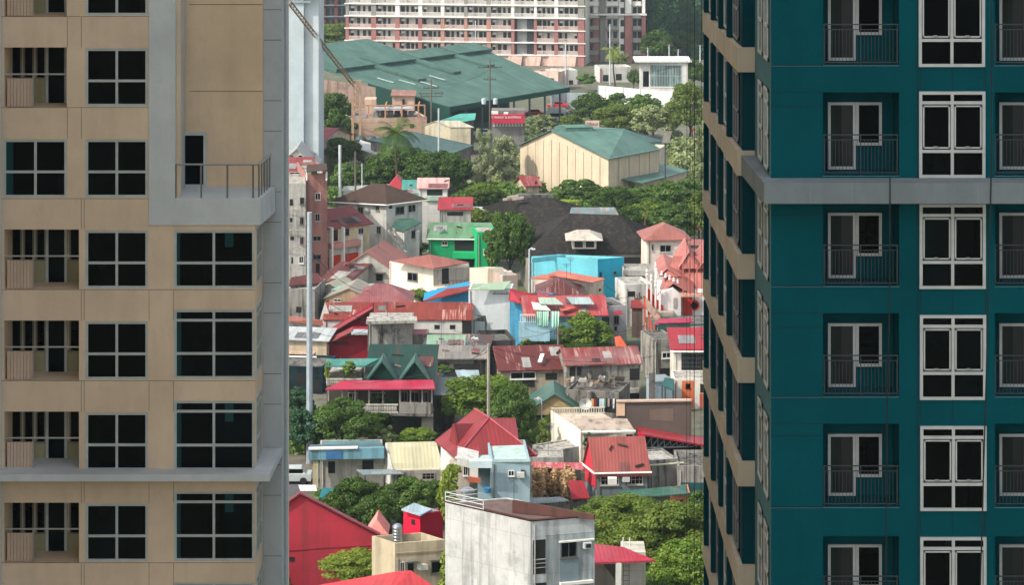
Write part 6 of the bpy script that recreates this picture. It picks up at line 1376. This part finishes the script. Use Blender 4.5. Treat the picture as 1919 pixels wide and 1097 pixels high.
for r_ in ((652, 736, 670, 758), (694, 736, 722, 758), (751, 734, 764, 754), (768, 734, 786, 754), (790, 734, 803, 754)):
    opening(rt, Vector((-50, 265.96, 0)), Vector((50, 265.96, 0)), r_, 'w', frame=plaster('8a8278'))
opening(rt, Vector((-50, 265.96, 0)), Vector((50, 265.96, 0)), (766, 785, 788, 803), 'h')
wallface(rt, [(790, 783), (812, 783), (812, 815), (790, 815)], 263, plaster('8b847a', .5), .3, 'side_panel')
h = house('terrace with a sea green canopy, plants and white balusters', (612, 700), (678, 700), 269, plaster('6f6a5c', .5), COl, d=4, roof='flat', par=.1, name='terrace', cat='terrace')
rt = h['root']; rpoly(rt, [(609, 686, h['z'] + .9), (684, 686, h['z'] + .9), (712, 672, h['z'] + 1.3), (612, 673, h['z'] + 1.3)], roofm('3f8577', .1), .15, 'canopy')
m = MB()
for i in range(18): q = At(613 + i * 3.7, 722, 268.2); m.lathe(q, [(.06, 0), (.09, .3), (.05, .6)], 6)
q0, q1 = At(611, 711, 268.2), At(679, 711, 268.2); m.box(q0.x, q0.y - .1, q0.z - .06, q1.x, q0.y + .12, q0.z + .06); m.build('balustrade', plaster('b9b4a6', .4), rt)
# lower left
h = house('grey walled house with a faded blue roof edge', (600, 862), (719, 860), 244, plaster('aaa59a', .55), plaster('5c7a80', .3), d=7, roof='flat', par=.1, wins=[('f', 615, 865, 628, 887, 'h'), ('f', 679, 863, 700, 882, 'h')])
rt = h['root']; wallface(rt, [(578, 843), (720, 840), (720, 860), (578, 863)], 242.6, plaster('6f9aa6', .35), .5, 'roof_fascia'); wallface(rt, [(611, 846), (640, 846), (640, 861), (611, 861)], 242.5, plaster('3f6a94', .2), .09, 'blue_patch'); wallface(rt, [(578, 841), (670, 839), (670, 842), (578, 844)], 242.45, WH, .5, 'coping')
rpoly(rt, [(578, 843, zat(843, 243)), (720, 840, zat(840, 243)), (716, 832, zat(842, 243)), (582, 834, zat(843, 243))], plaster('55686a', .4), .1)
wallface(rt, [(586, 866), (596, 866), (596, 915), (586, 915)], 242.8, plaster('c9bf98', .3), .4, 'pillar')
h = house('house with a big cream corrugated lean roof', (737, 884), (828, 882), 240, plaster('9c938a', .5), roofm('cdc6a4', .05, .35, .2, fadecol='d8d2b4'), d=7, roof='flat', par=.02, wins=[('f', 745, 886, 760, 900, 'j'), ('f', 790, 886, 815, 900, 'j')])
zz = h['z']; rpoly(h['root'], [(735, 882, zz), (832, 880, zz), (817, 828, zz + 1.5), (722, 830, zz + 1.5)], roofm('beb794', .06, .35, .2, fadecol='cfc8a8'), .12)
wpoly(h['root'], (722, 832, zz + 1.45), (734, 884, zz), 0, PW, name='side_wall')
shed('thin grey canopy on posts beside the cream roof', [(682, 890, 3), (757, 888, 3), (740, 880, 3.1), (668, 881, 3.1)], RSL, None, posts=True, name='canopy', cat='canopy')
shed('blue green tarpaulin draped below the grey house', [(598, 932, .9), (630, 935, .9), (634, 915, bzz(935, .9, 915, .3)), (604, 915, bzz(932, .9, 915, .3))], plaster('2f6f78', .3), None, posts=True, name='tarpaulin', cat='tarpaulin')
# car and panels
car = thing('parked_car', 'white hatchback parked at the far left behind the steel pole', 'car', G(544, 909)[:]); c0 = G(544, 909); m = MB(); x, y = c0.x, c0.y
m.box(x - 2, y, .3, x + 1.9, y + 1.7, .95); m.hexa([(x - 1.4, y + .08, .95), (x + 1.4, y + .08, .95), (x + 1.4, y + 1.6, .95), (x - 1.4, y + 1.6, .95)], [(x - .8, y + .25, 1.5), (x + 1.0, y + .25, 1.5), (x + 1.0, y + 1.45, 1.5), (x - .8, y + 1.45, 1.5)]); m.build('body', plain('b4baba', .3), car)
m = MB(); m.box(x - 1.1, y + .1, 1.0, x + 1.15, y + .14, 1.4); m.build('window', GL, car)
for s in (-1.25, 1.2): m = MB(); m.tube((x + s, y - .04, .33), (x + s, y + .2, .33), .33, n=12); m.build('wheel', plain('1a1a1a', .8), car)
for i in range(4):
    p = At(563 + i * 8, 921, 229); m = MB(); m.obox(p, Vector((.33, 0, 0)), Vector((-.2, .5, .35)), up * .04); root = single('white_panel', ['leftmost white slatted panel on the red roof edge', 'second white slatted panel from the left', 'third white slatted panel from the left', 'rightmost white slatted panel near the yellow pillar'][i], 'panel', m, WH, group='white panels by the grey house'); m = MB()
# big red wall
bR = thing('house', 'large red walled building with a sloping gable on the left', 'house', G(620, 1100)[:]); RW = plaster('a43440', .25)
wallface(bR, [(500, 975), (562, 929), (706, 1004), (706, 1180), (500, 1180)], 215, RW, .5)
wallface(bR, [(500, 1010), (706, 1030), (706, 1180), (500, 1180)], 215.6, RW, 6, 'rear_wall')
m = MB(); a1, b1, c1 = At(500, 973, 214.7), At(562, 927, 214.7), At(712, 1005, 214.7); k_ = Vector((0, .7, -.05)); m.hexa([a1, b1, b1 + k_, a1 + k_], [a1 + up * .12, b1 + up * .12, b1 + k_ + up * .12, a1 + k_ + up * .12]); m.hexa([b1, c1, c1 + k_, b1 + k_], [b1 + up * .12, c1 + up * .12, c1 + k_ + up * .12, b1 + k_ + up * .12]); m.build('roof', roofm('8a2834', .1), bR)
m = MB(); 
for py, x0, x1 in ((1035, 541, 600), (1030, 600, 700)): q0, q1 = At(x0, py, 214.97), At(x1, py - 5, 214.97); m.hexa([q0, q1, q1 + Vector((0, .04, 0)), q0 + Vector((0, .04, 0))], [q0 + up * .08, q1 + up * .08, q1 + Vector((0, .04, .08)), q0 + Vector((0, .04, .08))])
m.build('wall_ledge', plaster('7a2430'), bR); wallface(bR, [(542, 1045), (551, 1045), (551, 1053), (542, 1053)], 214.95, DK, .1, 'vent')
pg_ = thing('gable_roof', 'small pink triangular roof peak between the red wall and the tank', 'roof', G(706, 1010, 0)[:]); m = MB(); q = [At(687, 1003, 217), At(728, 1003, 217), At(706, 974, 217.5)]; m.hexa([q[0], q[1], q[2]], [x_ + Vector((0, 3, 0)) for x_ in q]); m.build('roof', plaster('d8867c', .2), pg_); wallface(pg_, [(690, 1003), (726, 1003), (726, 1090), (690, 1090)], 217.2, plaster('b09a90'), 2.4)
rF = thing('house', 'foreground house with a bright pinkish red ribbed roof at the bottom edge', 'house', G(690, 1180)[:])
zf = 7.0; m = MB(); m.slab([G(560, 1104, zf - .9), G(720, 1135, zf - 1.), G(770, 1070, bzz(1135, zf - 1, 1070, .5)), G(742, 1072, bzz(1135, zf - 1, 1072, .5))], .12); m.build('roof', roofm('b83a40', .06, .45, .2, fadecol='c0605c'), rF)
m = MB(); m.slab([G(720, 1135, zf - 1.0), G(850, 1125, zf - 1.0), G(770, 1070, bzz(1135, zf - 1, 1070, .5))], .12); m.build('side_roof', roofm('b83a40', .06, .45, .2, fadecol='c0605c'), rF)
m = MB(); q = [V2(G(*x_), 0) for x_ in ((600, 1104, zf), (700, 1140, zf - 1.2), (820, 1126, zf - 1.2), (765, 1078, zf + 1))]; m.hexa(q, [V2(x_, zf - 1.5) for x_ in q]); m.build('wall', PCr, rF)
# beige house with red stair house
h = house('beige flat roofed house with slab awnings over its windows', (740, 1046), (834, 1039), 205, plaster('b5a78c', .25), COl, S=(697, 1032), side='l', roof='flat', par=1.1, fascia=None, wins=[('f', 762, 1055, 776, 1076, 'A'), ('f', 807, 1052, 828, 1076, 'A'), ('f', 749, 1054, 758, 1072, 'w')])
band(h, 741, 1034, 834, 1037, plaster('9c8f78', .2), 'string_course', .06); h_ = h
P, Q = h['walls']['l']
st = house('red stair tower with a grey-blue shed roof on the beige house', (788, 966), (830, 959), 208.2, plaster('961c30', .1), RSL, S=(757, 958), side='l', roof='flat', par=.02, z0=h['z'], name='stair_tower', cat='stair tower', wins=[('l', 771, 974, 778, 984, 'h')])
P, Q = st['walls']['l']; n_ = (Q - P).normalized(); nn = Vector((n_.y, -n_.x, 0)); nn = nn if nn.x < 0 else -nn; m = MB(); m.hexa([V2(P, h['z'] - .2), V2(Q, h['z'] - .2), V2(Q + nn * .05, h['z'] - .2), V2(P + nn * .05, h['z'] - .2)], [V2(P, st['z'] - .02), V2(Q, st['z'] - .02), V2(Q + nn * .05, st['z'] - .02), V2(P + nn * .05, st['z'] - .02)]); m.build('side_wall', plaster('c8203a', .08), st['root']); opening(st['root'], P + nn * .05, Q + nn * .05, (771, 974, 778, 984), 'h')  # sun on the left face is put in as a brighter red
zz = st['z']; m = MB(); m.slab([G(752, 955, zz + .3), G(788, 966, zz + .2), G(809, 955, zz + .2), G(776, 943, zz + .3)], .1); m.build('shed_roof', roofm('9fb2ba', .1), st['root'])
def tank(label, px, pyb, wpx, hpx, D, legs=True):
    p = At(px, pyb, D); k = D / F; r = wpx * k / 2; hh = hpx * k; rt = thing('water_tank', label, 'water tank', p[:]); m = MB()
    prof = [(r * .96, 0)]
    for i in range(5): z0 = hh * .85 * i / 5; prof += [(r, z0 + .03), (r, z0 + hh * .13), (r * .94, z0 + hh * .15), (r * .94, z0 + hh * .165)]
    prof += [(r, hh * .86), (r * .6, hh * .96), (r * .25, hh)]
    m.lathe(p, prof, 20); m.build('drum', plain('b4b8ba', .28, .9), rt, smooth=False); m = MB(); m.lathe(p - up * .25, [(r * .9, 0), (r * .9, .24)], 12); m.build('stand', IRON, rt)
tank('shiny steel water tank beside the red stair tower', 745, 1016, 19, 34, 207.3)
# grey blue building with tank
GB = plaster('8fa3a8', .12); h = house('grey-blue modern house with two small square windows', (920, 868), (993, 867), 226, GB, plaster('a9bdb4', .2), d=7, roof='flat', par=.25, wins=[('f', 952, 882, 964, 893, 'w'), ('f', 976, 881, 983, 888, 'w')])
rt = h['root']; wallface(rt, [(880, 866), (922, 864), (922, 878), (880, 878)], 224.9, plaster('b4c4c4', .1), .5, 'cornice'); wallface(rt, [(856, 858), (896, 868), (896, 900), (880, 896), (880, 878), (856, 872)], 226.2, PW, 4, 'white_wall')
m = MB(); m.slab([At(852, 857, 228.5), At(893, 864, 226), At(994, 863, 226), At(975, 852, 231), At(868, 852, 231)], .15); m.build('roof_slab', plaster('a9bdb4', .2), rt)
wallface(rt, [(895, 878), (922, 878), (922, 960), (895, 960)], 228, plaster('7f9298', .15), .4, 'recess_wall'); wallface(rt, [(895, 925), (922, 925), (922, 960), (895, 960)], 226, GB, .4, 'low_wall')
wallface(rt, [(841, 878), (880, 868), (880, 960), (841, 960)], 231, plaster('b9ada0', .3), 3, 'rear_wall'); opening(rt, Vector((-50, 230.97, 0)), Vector((50, 230.97, 0)), (868, 873, 877, 892), 'w'); wallface(rt, [(877, 895), (901, 899), (901, 906), (877, 905)], 225.8, plaster('a85a44', .2), .6, 'brick_planter')
p = At(913, 924, 225.5); m = MB(); m.lathe(p, [(.3, 0), (.36, .35), (.38, .4)], 10); single('blue_basin', 'blue basin on the ledge of the grey-blue house', 'basin', m, plain('2f6f94'))
# white block in the foreground
wb = house('tall white painted block with a weathered left wall and brown roof', (995, 982), (1114, 972), 190, plaster('bfc3c2', .3), plaster('6b5a55', .4), S=(835, 946), side='l', roof='flat', par=.12,
   wins=[('f', 999, 1012, 1022, 1076, 'h'), ('f', 1050, 1014, 1081, 1046, 'w'), ('f', 1000, 1093, 1024, 1150, 'h'), ('f', 1050, 1094, 1082, 1125, 'w')])
rt = wb['root']; P, Q = wb['walls']['l']; z = wb['z']; n_ = (Q - P).normalized(); nn = Vector((n_.y, -n_.x, 0)); nn = nn if nn.x < 0 else -nn
m = MB(); m.hexa([V2(P, 0), V2(Q, 0), V2(Q + nn * .04, 0), V2(P + nn * .04, 0)], [V2(P, z + .1), V2(Q, z + .1), V2(Q + nn * .04, z + .1), V2(P + nn * .04, z + .1)]); m.build('side_wall', plaster('b6b6b2', .7, stain='7c7c79', scale=1.3), rt)
# brown roof rim, parapet at the back
m = MB(); A_, B_, C_, D__ = wb['a'], wb['b'], wb['c'], wb['d']; e = .14
for s, t_ in ((A_, B_), (D__, A_)): d1 = (t_ - s).normalized(); nn2 = Vector((d1.y, -d1.x, 0)) * .12; m.hexa([V2(s, z + .12), V2(t_, z + .12), V2(t_ - nn2 * 2, z + .12), V2(s - nn2 * 2, z + .12)], [V2(s + nn2, z + .24), V2(t_ + nn2, z + .24), V2(t_ - nn2 * 2, z + .24), V2(s - nn2 * 2, z + .24)])
m.build('roof_rim', plaster('4e322e', .3), rt)
m = MB(); c_, f_ = G(960, 941, z + .9), G(1113, 970, z + .3); c_.z = z + .1; f_.z = z + .1; v_ = Vector((.1, .22, 0)); m.hexa([c_, f_, f_ + v_, c_ + v_], [c_ + up * .9, f_ + up * .35, f_ + v_ + up * .35, c_ + v_ + up * .9]); m.build('brick_parapet', plaster('60423c', .4), rt)
m = MB(); q0, q1 = V2(D__, z + .9), V2(D__, z + .9) + (A_ - D__) * .45
for k in (0, .35, .7): m.tube(q0 - up * k * .9, V2(c_ * .0 + q1, q1.z - k * .9), .03, n=4); m.tube(q0 - up * k * .9, q0 - up * k * .9 + (B_ - A_) * .5, .03, n=4)
m.tube(q0 - up * .9, q0, .04); m.tube(q1 - up * .9, q1, .04); m.build('roof_railing', plain('c4c4c0', .4), rt)
tank('steel water tank behind the roof railing of the white block', 876, 948, 26, 34, 209)
band(wb, 1024, 1000, 1114, 1100, plaster('a9b3b4', .45), 'grey_wall_panel', .03)
opening(rt, *[x_ + Vector((0, -.03, 0)) for x_ in wb['walls']['f']], (1050, 1014, 1081, 1046), 'w')
band(wb, 1047, 1012, 1112, 1014.5, WH, 'lintel', .25); band(wb, 1048, 1048, 1084, 1088, plaster('77878c', .15), 'louvre_panel', .1); band(wb, 1048, 1089, 1110, 1094, WH, 'sill', .35)
band(wb, 1000, 1048, 1022, 1050, plain('9a9a98'), 'handrail', .08); band(wb, 1000, 1056, 1022, 1057, plain('9a9a98'), 'handrail', .08); band(wb, 1000, 1064, 1022, 1065, plain('9a9a98'), 'handrail', .08)
band(wb, 1091, 1015, 1105, 1026, plain('b9bcbc'), 'air_conditioner', .5); band(wb, 1094, 1017, 1103, 1024, DK, 'fan_grille', .04, off=.5)
# vine
vb = []
for i in range(60):
    t_ = i / 59; p = At(843 - 8 * math.sin(t_ * 9) + rr.uniform(-6, 6) + (14 if i % 4 == 0 and t_ < .5 else 0), 880 + 240 * t_, 203.5); vb.append((p.x, p.y, p.z, rr.uniform(.25, .6), .35, rr.uniform(.3, .6)))
me = leaf_mesh('vine', vb, 7000, .13, LM['lime']); o = bpy.data.objects.new('vine', me); SC.collection.objects.link(o); o['label'] = 'tall yellow-green vine climbing beside the white block'; o['category'] = 'vine'
# red hip roof house
RMa = roofm('862c2e', .2, .38, .25, fadecol='984a48')
hp = house('maroon red hip roofed house with a big gabled dormer', (862, 866), (996, 862), 233, PW, RMa, S=(826, 836), side='l', roof='flat', par=.01)
rt = hp['root']; zE = 6.7; L_, FL, FR = G(815, 826, zE), G(854, 859, zE), G(1007, 854, zE); Rr, Aa = At(917, 784, 235.5), At(889, 772, 239); Aa.z = Rr.z; Bk = L_ + FR - FL
for q_ in ([L_, FL, Rr, Aa], [FL, FR, Rr], [FR, Bk, Aa, Rr], [Bk, L_, Aa]):
    m = MB(); m.slab(q_, .12); m.build('roof', RMa, rt)
m = MB()
for p_, q_ in ((FL, Rr), (FR, Rr), (Rr, Aa)): m.tube(p_ + up * .04, q_ + up * .04, .09, n=5)
m.build('ridge_cap', roofm('a84450', .1), rt)
m = MB(); g1, g2, g3 = At(842, 824, 234.5), At(855, 836, 232.5), At(848, 795, 234.2); bk = At(900, 794, 236.5) ; m.slab([g2, bk, g3], .1); m.slab([g1, g3, bk], .1); m.hexa([g1, g2, g3], [g1 + Vector((.2, .1, 0)), g2 + Vector((.2, .1, 0)), g3 + Vector((.2, .1, 0))]); m.build('dormer', RMa, rt)
shed('ridge of a second maroon roof behind the hip roof', [(920, 800, zat(800, 250)), (972, 824, zat(824, 247)), (966, 784, zat(784, 252)), (918, 784, zat(784, 252))], RMa, PWd)
# porch right of white block
pr = thing('house', 'house with a red hipped porch roof and white pillar beside the white block', 'house', G(1180, 1180)[:]); z = 6.5
rpoly(pr, [(1100, 1056, z), (1228, 1051, z), (1168, 1026, bzz(1053, z, 1026, .4)), (1100, 1019, bzz(1056, z, 1019, .4))], roofm('b02c40', .08, .3, .2), .14)
wallface(pr, [(1154, 1056), (1163, 1056), (1163, 1200), (1154, 1200)], G(1150, 1056, z).y + .3, WH, .4, 'pillar'); wallface(pr, [(1166, 1036), (1210, 1036), (1210, 1200), (1166, 1200)], G(1150, 1056, z).y + 1.8, plaster('bdb8a8', .3), 3, 'wall'); wallface(pr, [(1100, 1058), (1156, 1058), (1156, 1200), (1100, 1200)], G(1150, 1056, z).y + 2.5, plaster('55504a', .3), .3, 'back_wall')
m = MB(); Y = G(1150, 1056, z).y + 1.5
for px in (1168, 1179): m.tube(At(px, 1058, Y), At(px, 1200, Y), .03, n=4)
for i in range(14): m.tube(At(1168, 1062 + i * 9, Y), At(1179, 1062 + i * 9, Y), .02, n=4)
m.build('ladder', IRON, pr)
for px in (1168, 1180): m = MB(); m.tube(At(px, 1036, Y + 2), At(px, 1008, Y + 2), .05, n=5); m.build('rebar', plain('c4c4c0'), pr)
# wires
def wire(label, a1, b1, sag=.8, r=.025):
    a1, b1 = Vector(a1), Vector(b1); m = MB(); pts = [a1 + (b1 - a1) * (i / 12) - up * sag * 4 * (i / 12) * (1 - i / 12) for i in range(13)]; m.path(pts, r, 4); single('power_cable', label, 'cable', m, ROPE, group='overhead power cables')
wire('overhead cable crossing before the cream warehouse', At(918, 122, 486), At(1330, 262, 430), 2)
wire('overhead cable along the warehouse eave', At(808, 158, 478), At(918, 130, 486), 1)
wire('upper cable sagging over the white wall to the alley pole', At(965, 548, 310), At(1198, 552, 322), 1)
wire('lower cable beneath it from the blue house to the alley pole', At(965, 556, 310), At(1198, 560, 322), 1.3)
wire('cable over the bright round tree', At(1046, 614, 291), At(1210, 610, 300), .8)
wire('cable from the dark concrete house to the transformer pole', At(850, 620, 300), At(1046, 618, 291), 1)
wire('cable from the steel pole to the grey wall house', At(582, 470, 255), At(700, 545, 330), 1.2)
wire('second cable from the steel pole over the maroon walls', At(582, 540, 255), At(740, 590, 310), 1.5)
wire('long cable over the rusty roof row', At(915, 650, 256), At(1225, 668, 292), 1)
wire('thin cable crossing the cyan wall', At(992, 486, 339), At(1215, 500, 335), .8)

# dark netting and shade at far left
h = house('dark building under teal netting behind the steel pole', (500, 690), (604, 694), 286, plaster('22383c', .6, stain='0f1416'), COd, d=6, roof='flat', par=.3, wins=[('f', 552, 700, 575, 722, 'h'), ('f', 585, 712, 600, 735, 'h')])
tree('dark shaded tree in the gap behind the steel pole', 575, 800, 40, 46, 270, 'deep', 'broad')
tree('dim bush at the foot of the dark netted building', 560, 750, 28, 26, 280, 'deep', 'round')
tree('potted greenery spilling from the green house canopy', 655, 690, 24, 12, 268.5, 'bright', 'wispy', hb=None, trunk=False, name='plant', cat='plant')
tree('climber at the left end of the terrace canopy', 614, 696, 8, 18, 268.5, 'lime', 'wispy', hb=None, trunk=False, name='plant', cat='plant')
tree('garden plants growing on the veranda of the awning house', 715, 752, 34, 10, 265.5, 'mid', 'wispy', hb=None, trunk=False, name='plant', cat='plant')
tree('shade plants under the awning house balcony', 720, 795, 42, 20, 264, 'dark', 'wispy', name='plant', cat='plant')
tree('potted plants in the open shack', 835, 692, 22, 7, 284.3, 'mid', 'wispy', hb=None, trunk=False, name='plant', cat='plant')
tree('creeper over the rusty brown shack roof edge', 890, 660, 22, 6, 291, 'mid', 'wispy', hb=None, trunk=False, name='plant', cat='plant')
scrub('undergrowth', 'dense tree cover beyond the beige tower on the left', 'mid', [(150, 330, 470, 1150)], 220, (2.5, 4.5))
scrub('undergrowth', 'dense tree cover beyond the teal tower on the right', 'dark', [(1400, 250, 2600, 1150)], 330, (2.5, 4.5))
# ---- haze
hz = MB(); hz.box(-4100, -500, -1.5, 4100, 2500, 118)
hm = bpy.data.materials.new('haze'); hm.use_nodes = True; t = hm.node_tree; t.nodes.remove(t.nodes['Principled BSDF'])
pv = t.nodes.new('ShaderNodeVolumePrincipled'); pv.inputs['Color'].default_value = (.74, .90, .95, 1); pv.inputs['Density'].default_value = HAZE; pv.inputs['Anisotropy'].default_value = .2
t.links.new(pv.outputs[0], t.nodes['Material Output'].inputs['Volume'])
single('haze', None, None, hz, hm, kind='stuff')

# stairs of the white house
st_ = thing('staircase', 'outside staircase slanting down beside the white two-storey house', 'staircase', G(745, 480)[:])
m = MB(); a1, b1 = At(726, 432, 360), At(762, 474, 352)
for i in range(12): p = a1 + (b1 - a1) * (i / 12); m.box(p.x, p.y - .5, p.z - .3, p.x + .35, p.y + .5, p.z)
m.build('steps', PGy, st_); m = MB(); m.tube(a1 + up * .9, b1 + up * .9, .04)
for i in range(7): p = a1 + (b1 - a1) * (i / 6); m.tube(p, p + up * .9, .025, n=4)
m.build('handrail', IRON, st_)
# tangled wires and service drops
wl_ = [((1198, 555, 322), (1300, 560, 312), 'service drop from the alley pole to the villa'), ((1198, 552, 322), (1120, 520, 330), 'service drop from the alley pole to the stained white house'), ((965, 550, 310), (880, 530, 330), 'cable from the blue house pole to the cream box house'),
 ((965, 548, 310), (1010, 560, 305), 'short cable from the blue house pole to the patchwork roof'), ((1046, 616, 291), (965, 600, 303), 'cable linking the transformer pole and the blue house pole'), ((1210, 608, 300), (1265, 640, 290), 'drop cable to the stained concrete house'),
 ((915, 648, 256), (800, 700, 268), 'cable from the concrete pole to the green roofed house'), ((915, 652, 256), (1060, 700, 279), 'cable from the concrete pole to the row house'), ((915, 660, 256), (620, 720, 266), 'low cable from the concrete pole over the awning house'),
 ((582, 620, 255), (700, 610, 299), 'third cable from the steel pole to the concrete block'), ((582, 700, 255), (640, 668, 290), 'fourth cable from the steel pole to the maroon house'), ((1015, 752, 262), (1158, 756, 260), 'cable from the curved lamp to the brown wall'),
 ((666, 290, 398), (678, 306, 395), 'short cable between the two poles by the dark tree'), ((666, 292, 398), (613, 335, 352), 'cable from the crossarm pole to the salmon apartment house'), ((883, 640, 293), (915, 655, 256), 'cable from the curved lamp to the concrete pole')]
for a1, b1, l_ in wl_: wire(l_, At(*a1), At(*b1), .9, .022)
# odds and ends standing about
for i, (px, py, D, c_, l_) in enumerate([(833, 690, 284, '2f5f8a', 'blue barrel in the open shack'), (868, 694, 283.5, '7a7f82', 'grey barrel on the shack ledge'), (1105, 733, 270, '6e6a62', 'grey barrel on the debris terrace'), (1146, 736, 270, '3a6a7a', 'teal barrel at the right of the debris terrace'), (1010, 842, 253, 'b0aca4', 'pale pot on the ruined steps'), (1022, 846, 253, '7c4a3a', 'clay pot on the ruined steps'), (655, 925, 238, 'a5a39c', 'grey drum by the blue roofed house')]):
    p = At(px, py, D); m = MB(); m.lathe((p.x, p.y, p.z - .8), [(.26, 0), (.29, .1), (.27, .4), (.29, .7), (.26, .8)], 10); single('barrel' if i < 4 or i == 6 else 'pot', l_, 'barrel' if i < 4 or i == 6 else 'pot', m, plain(c_))
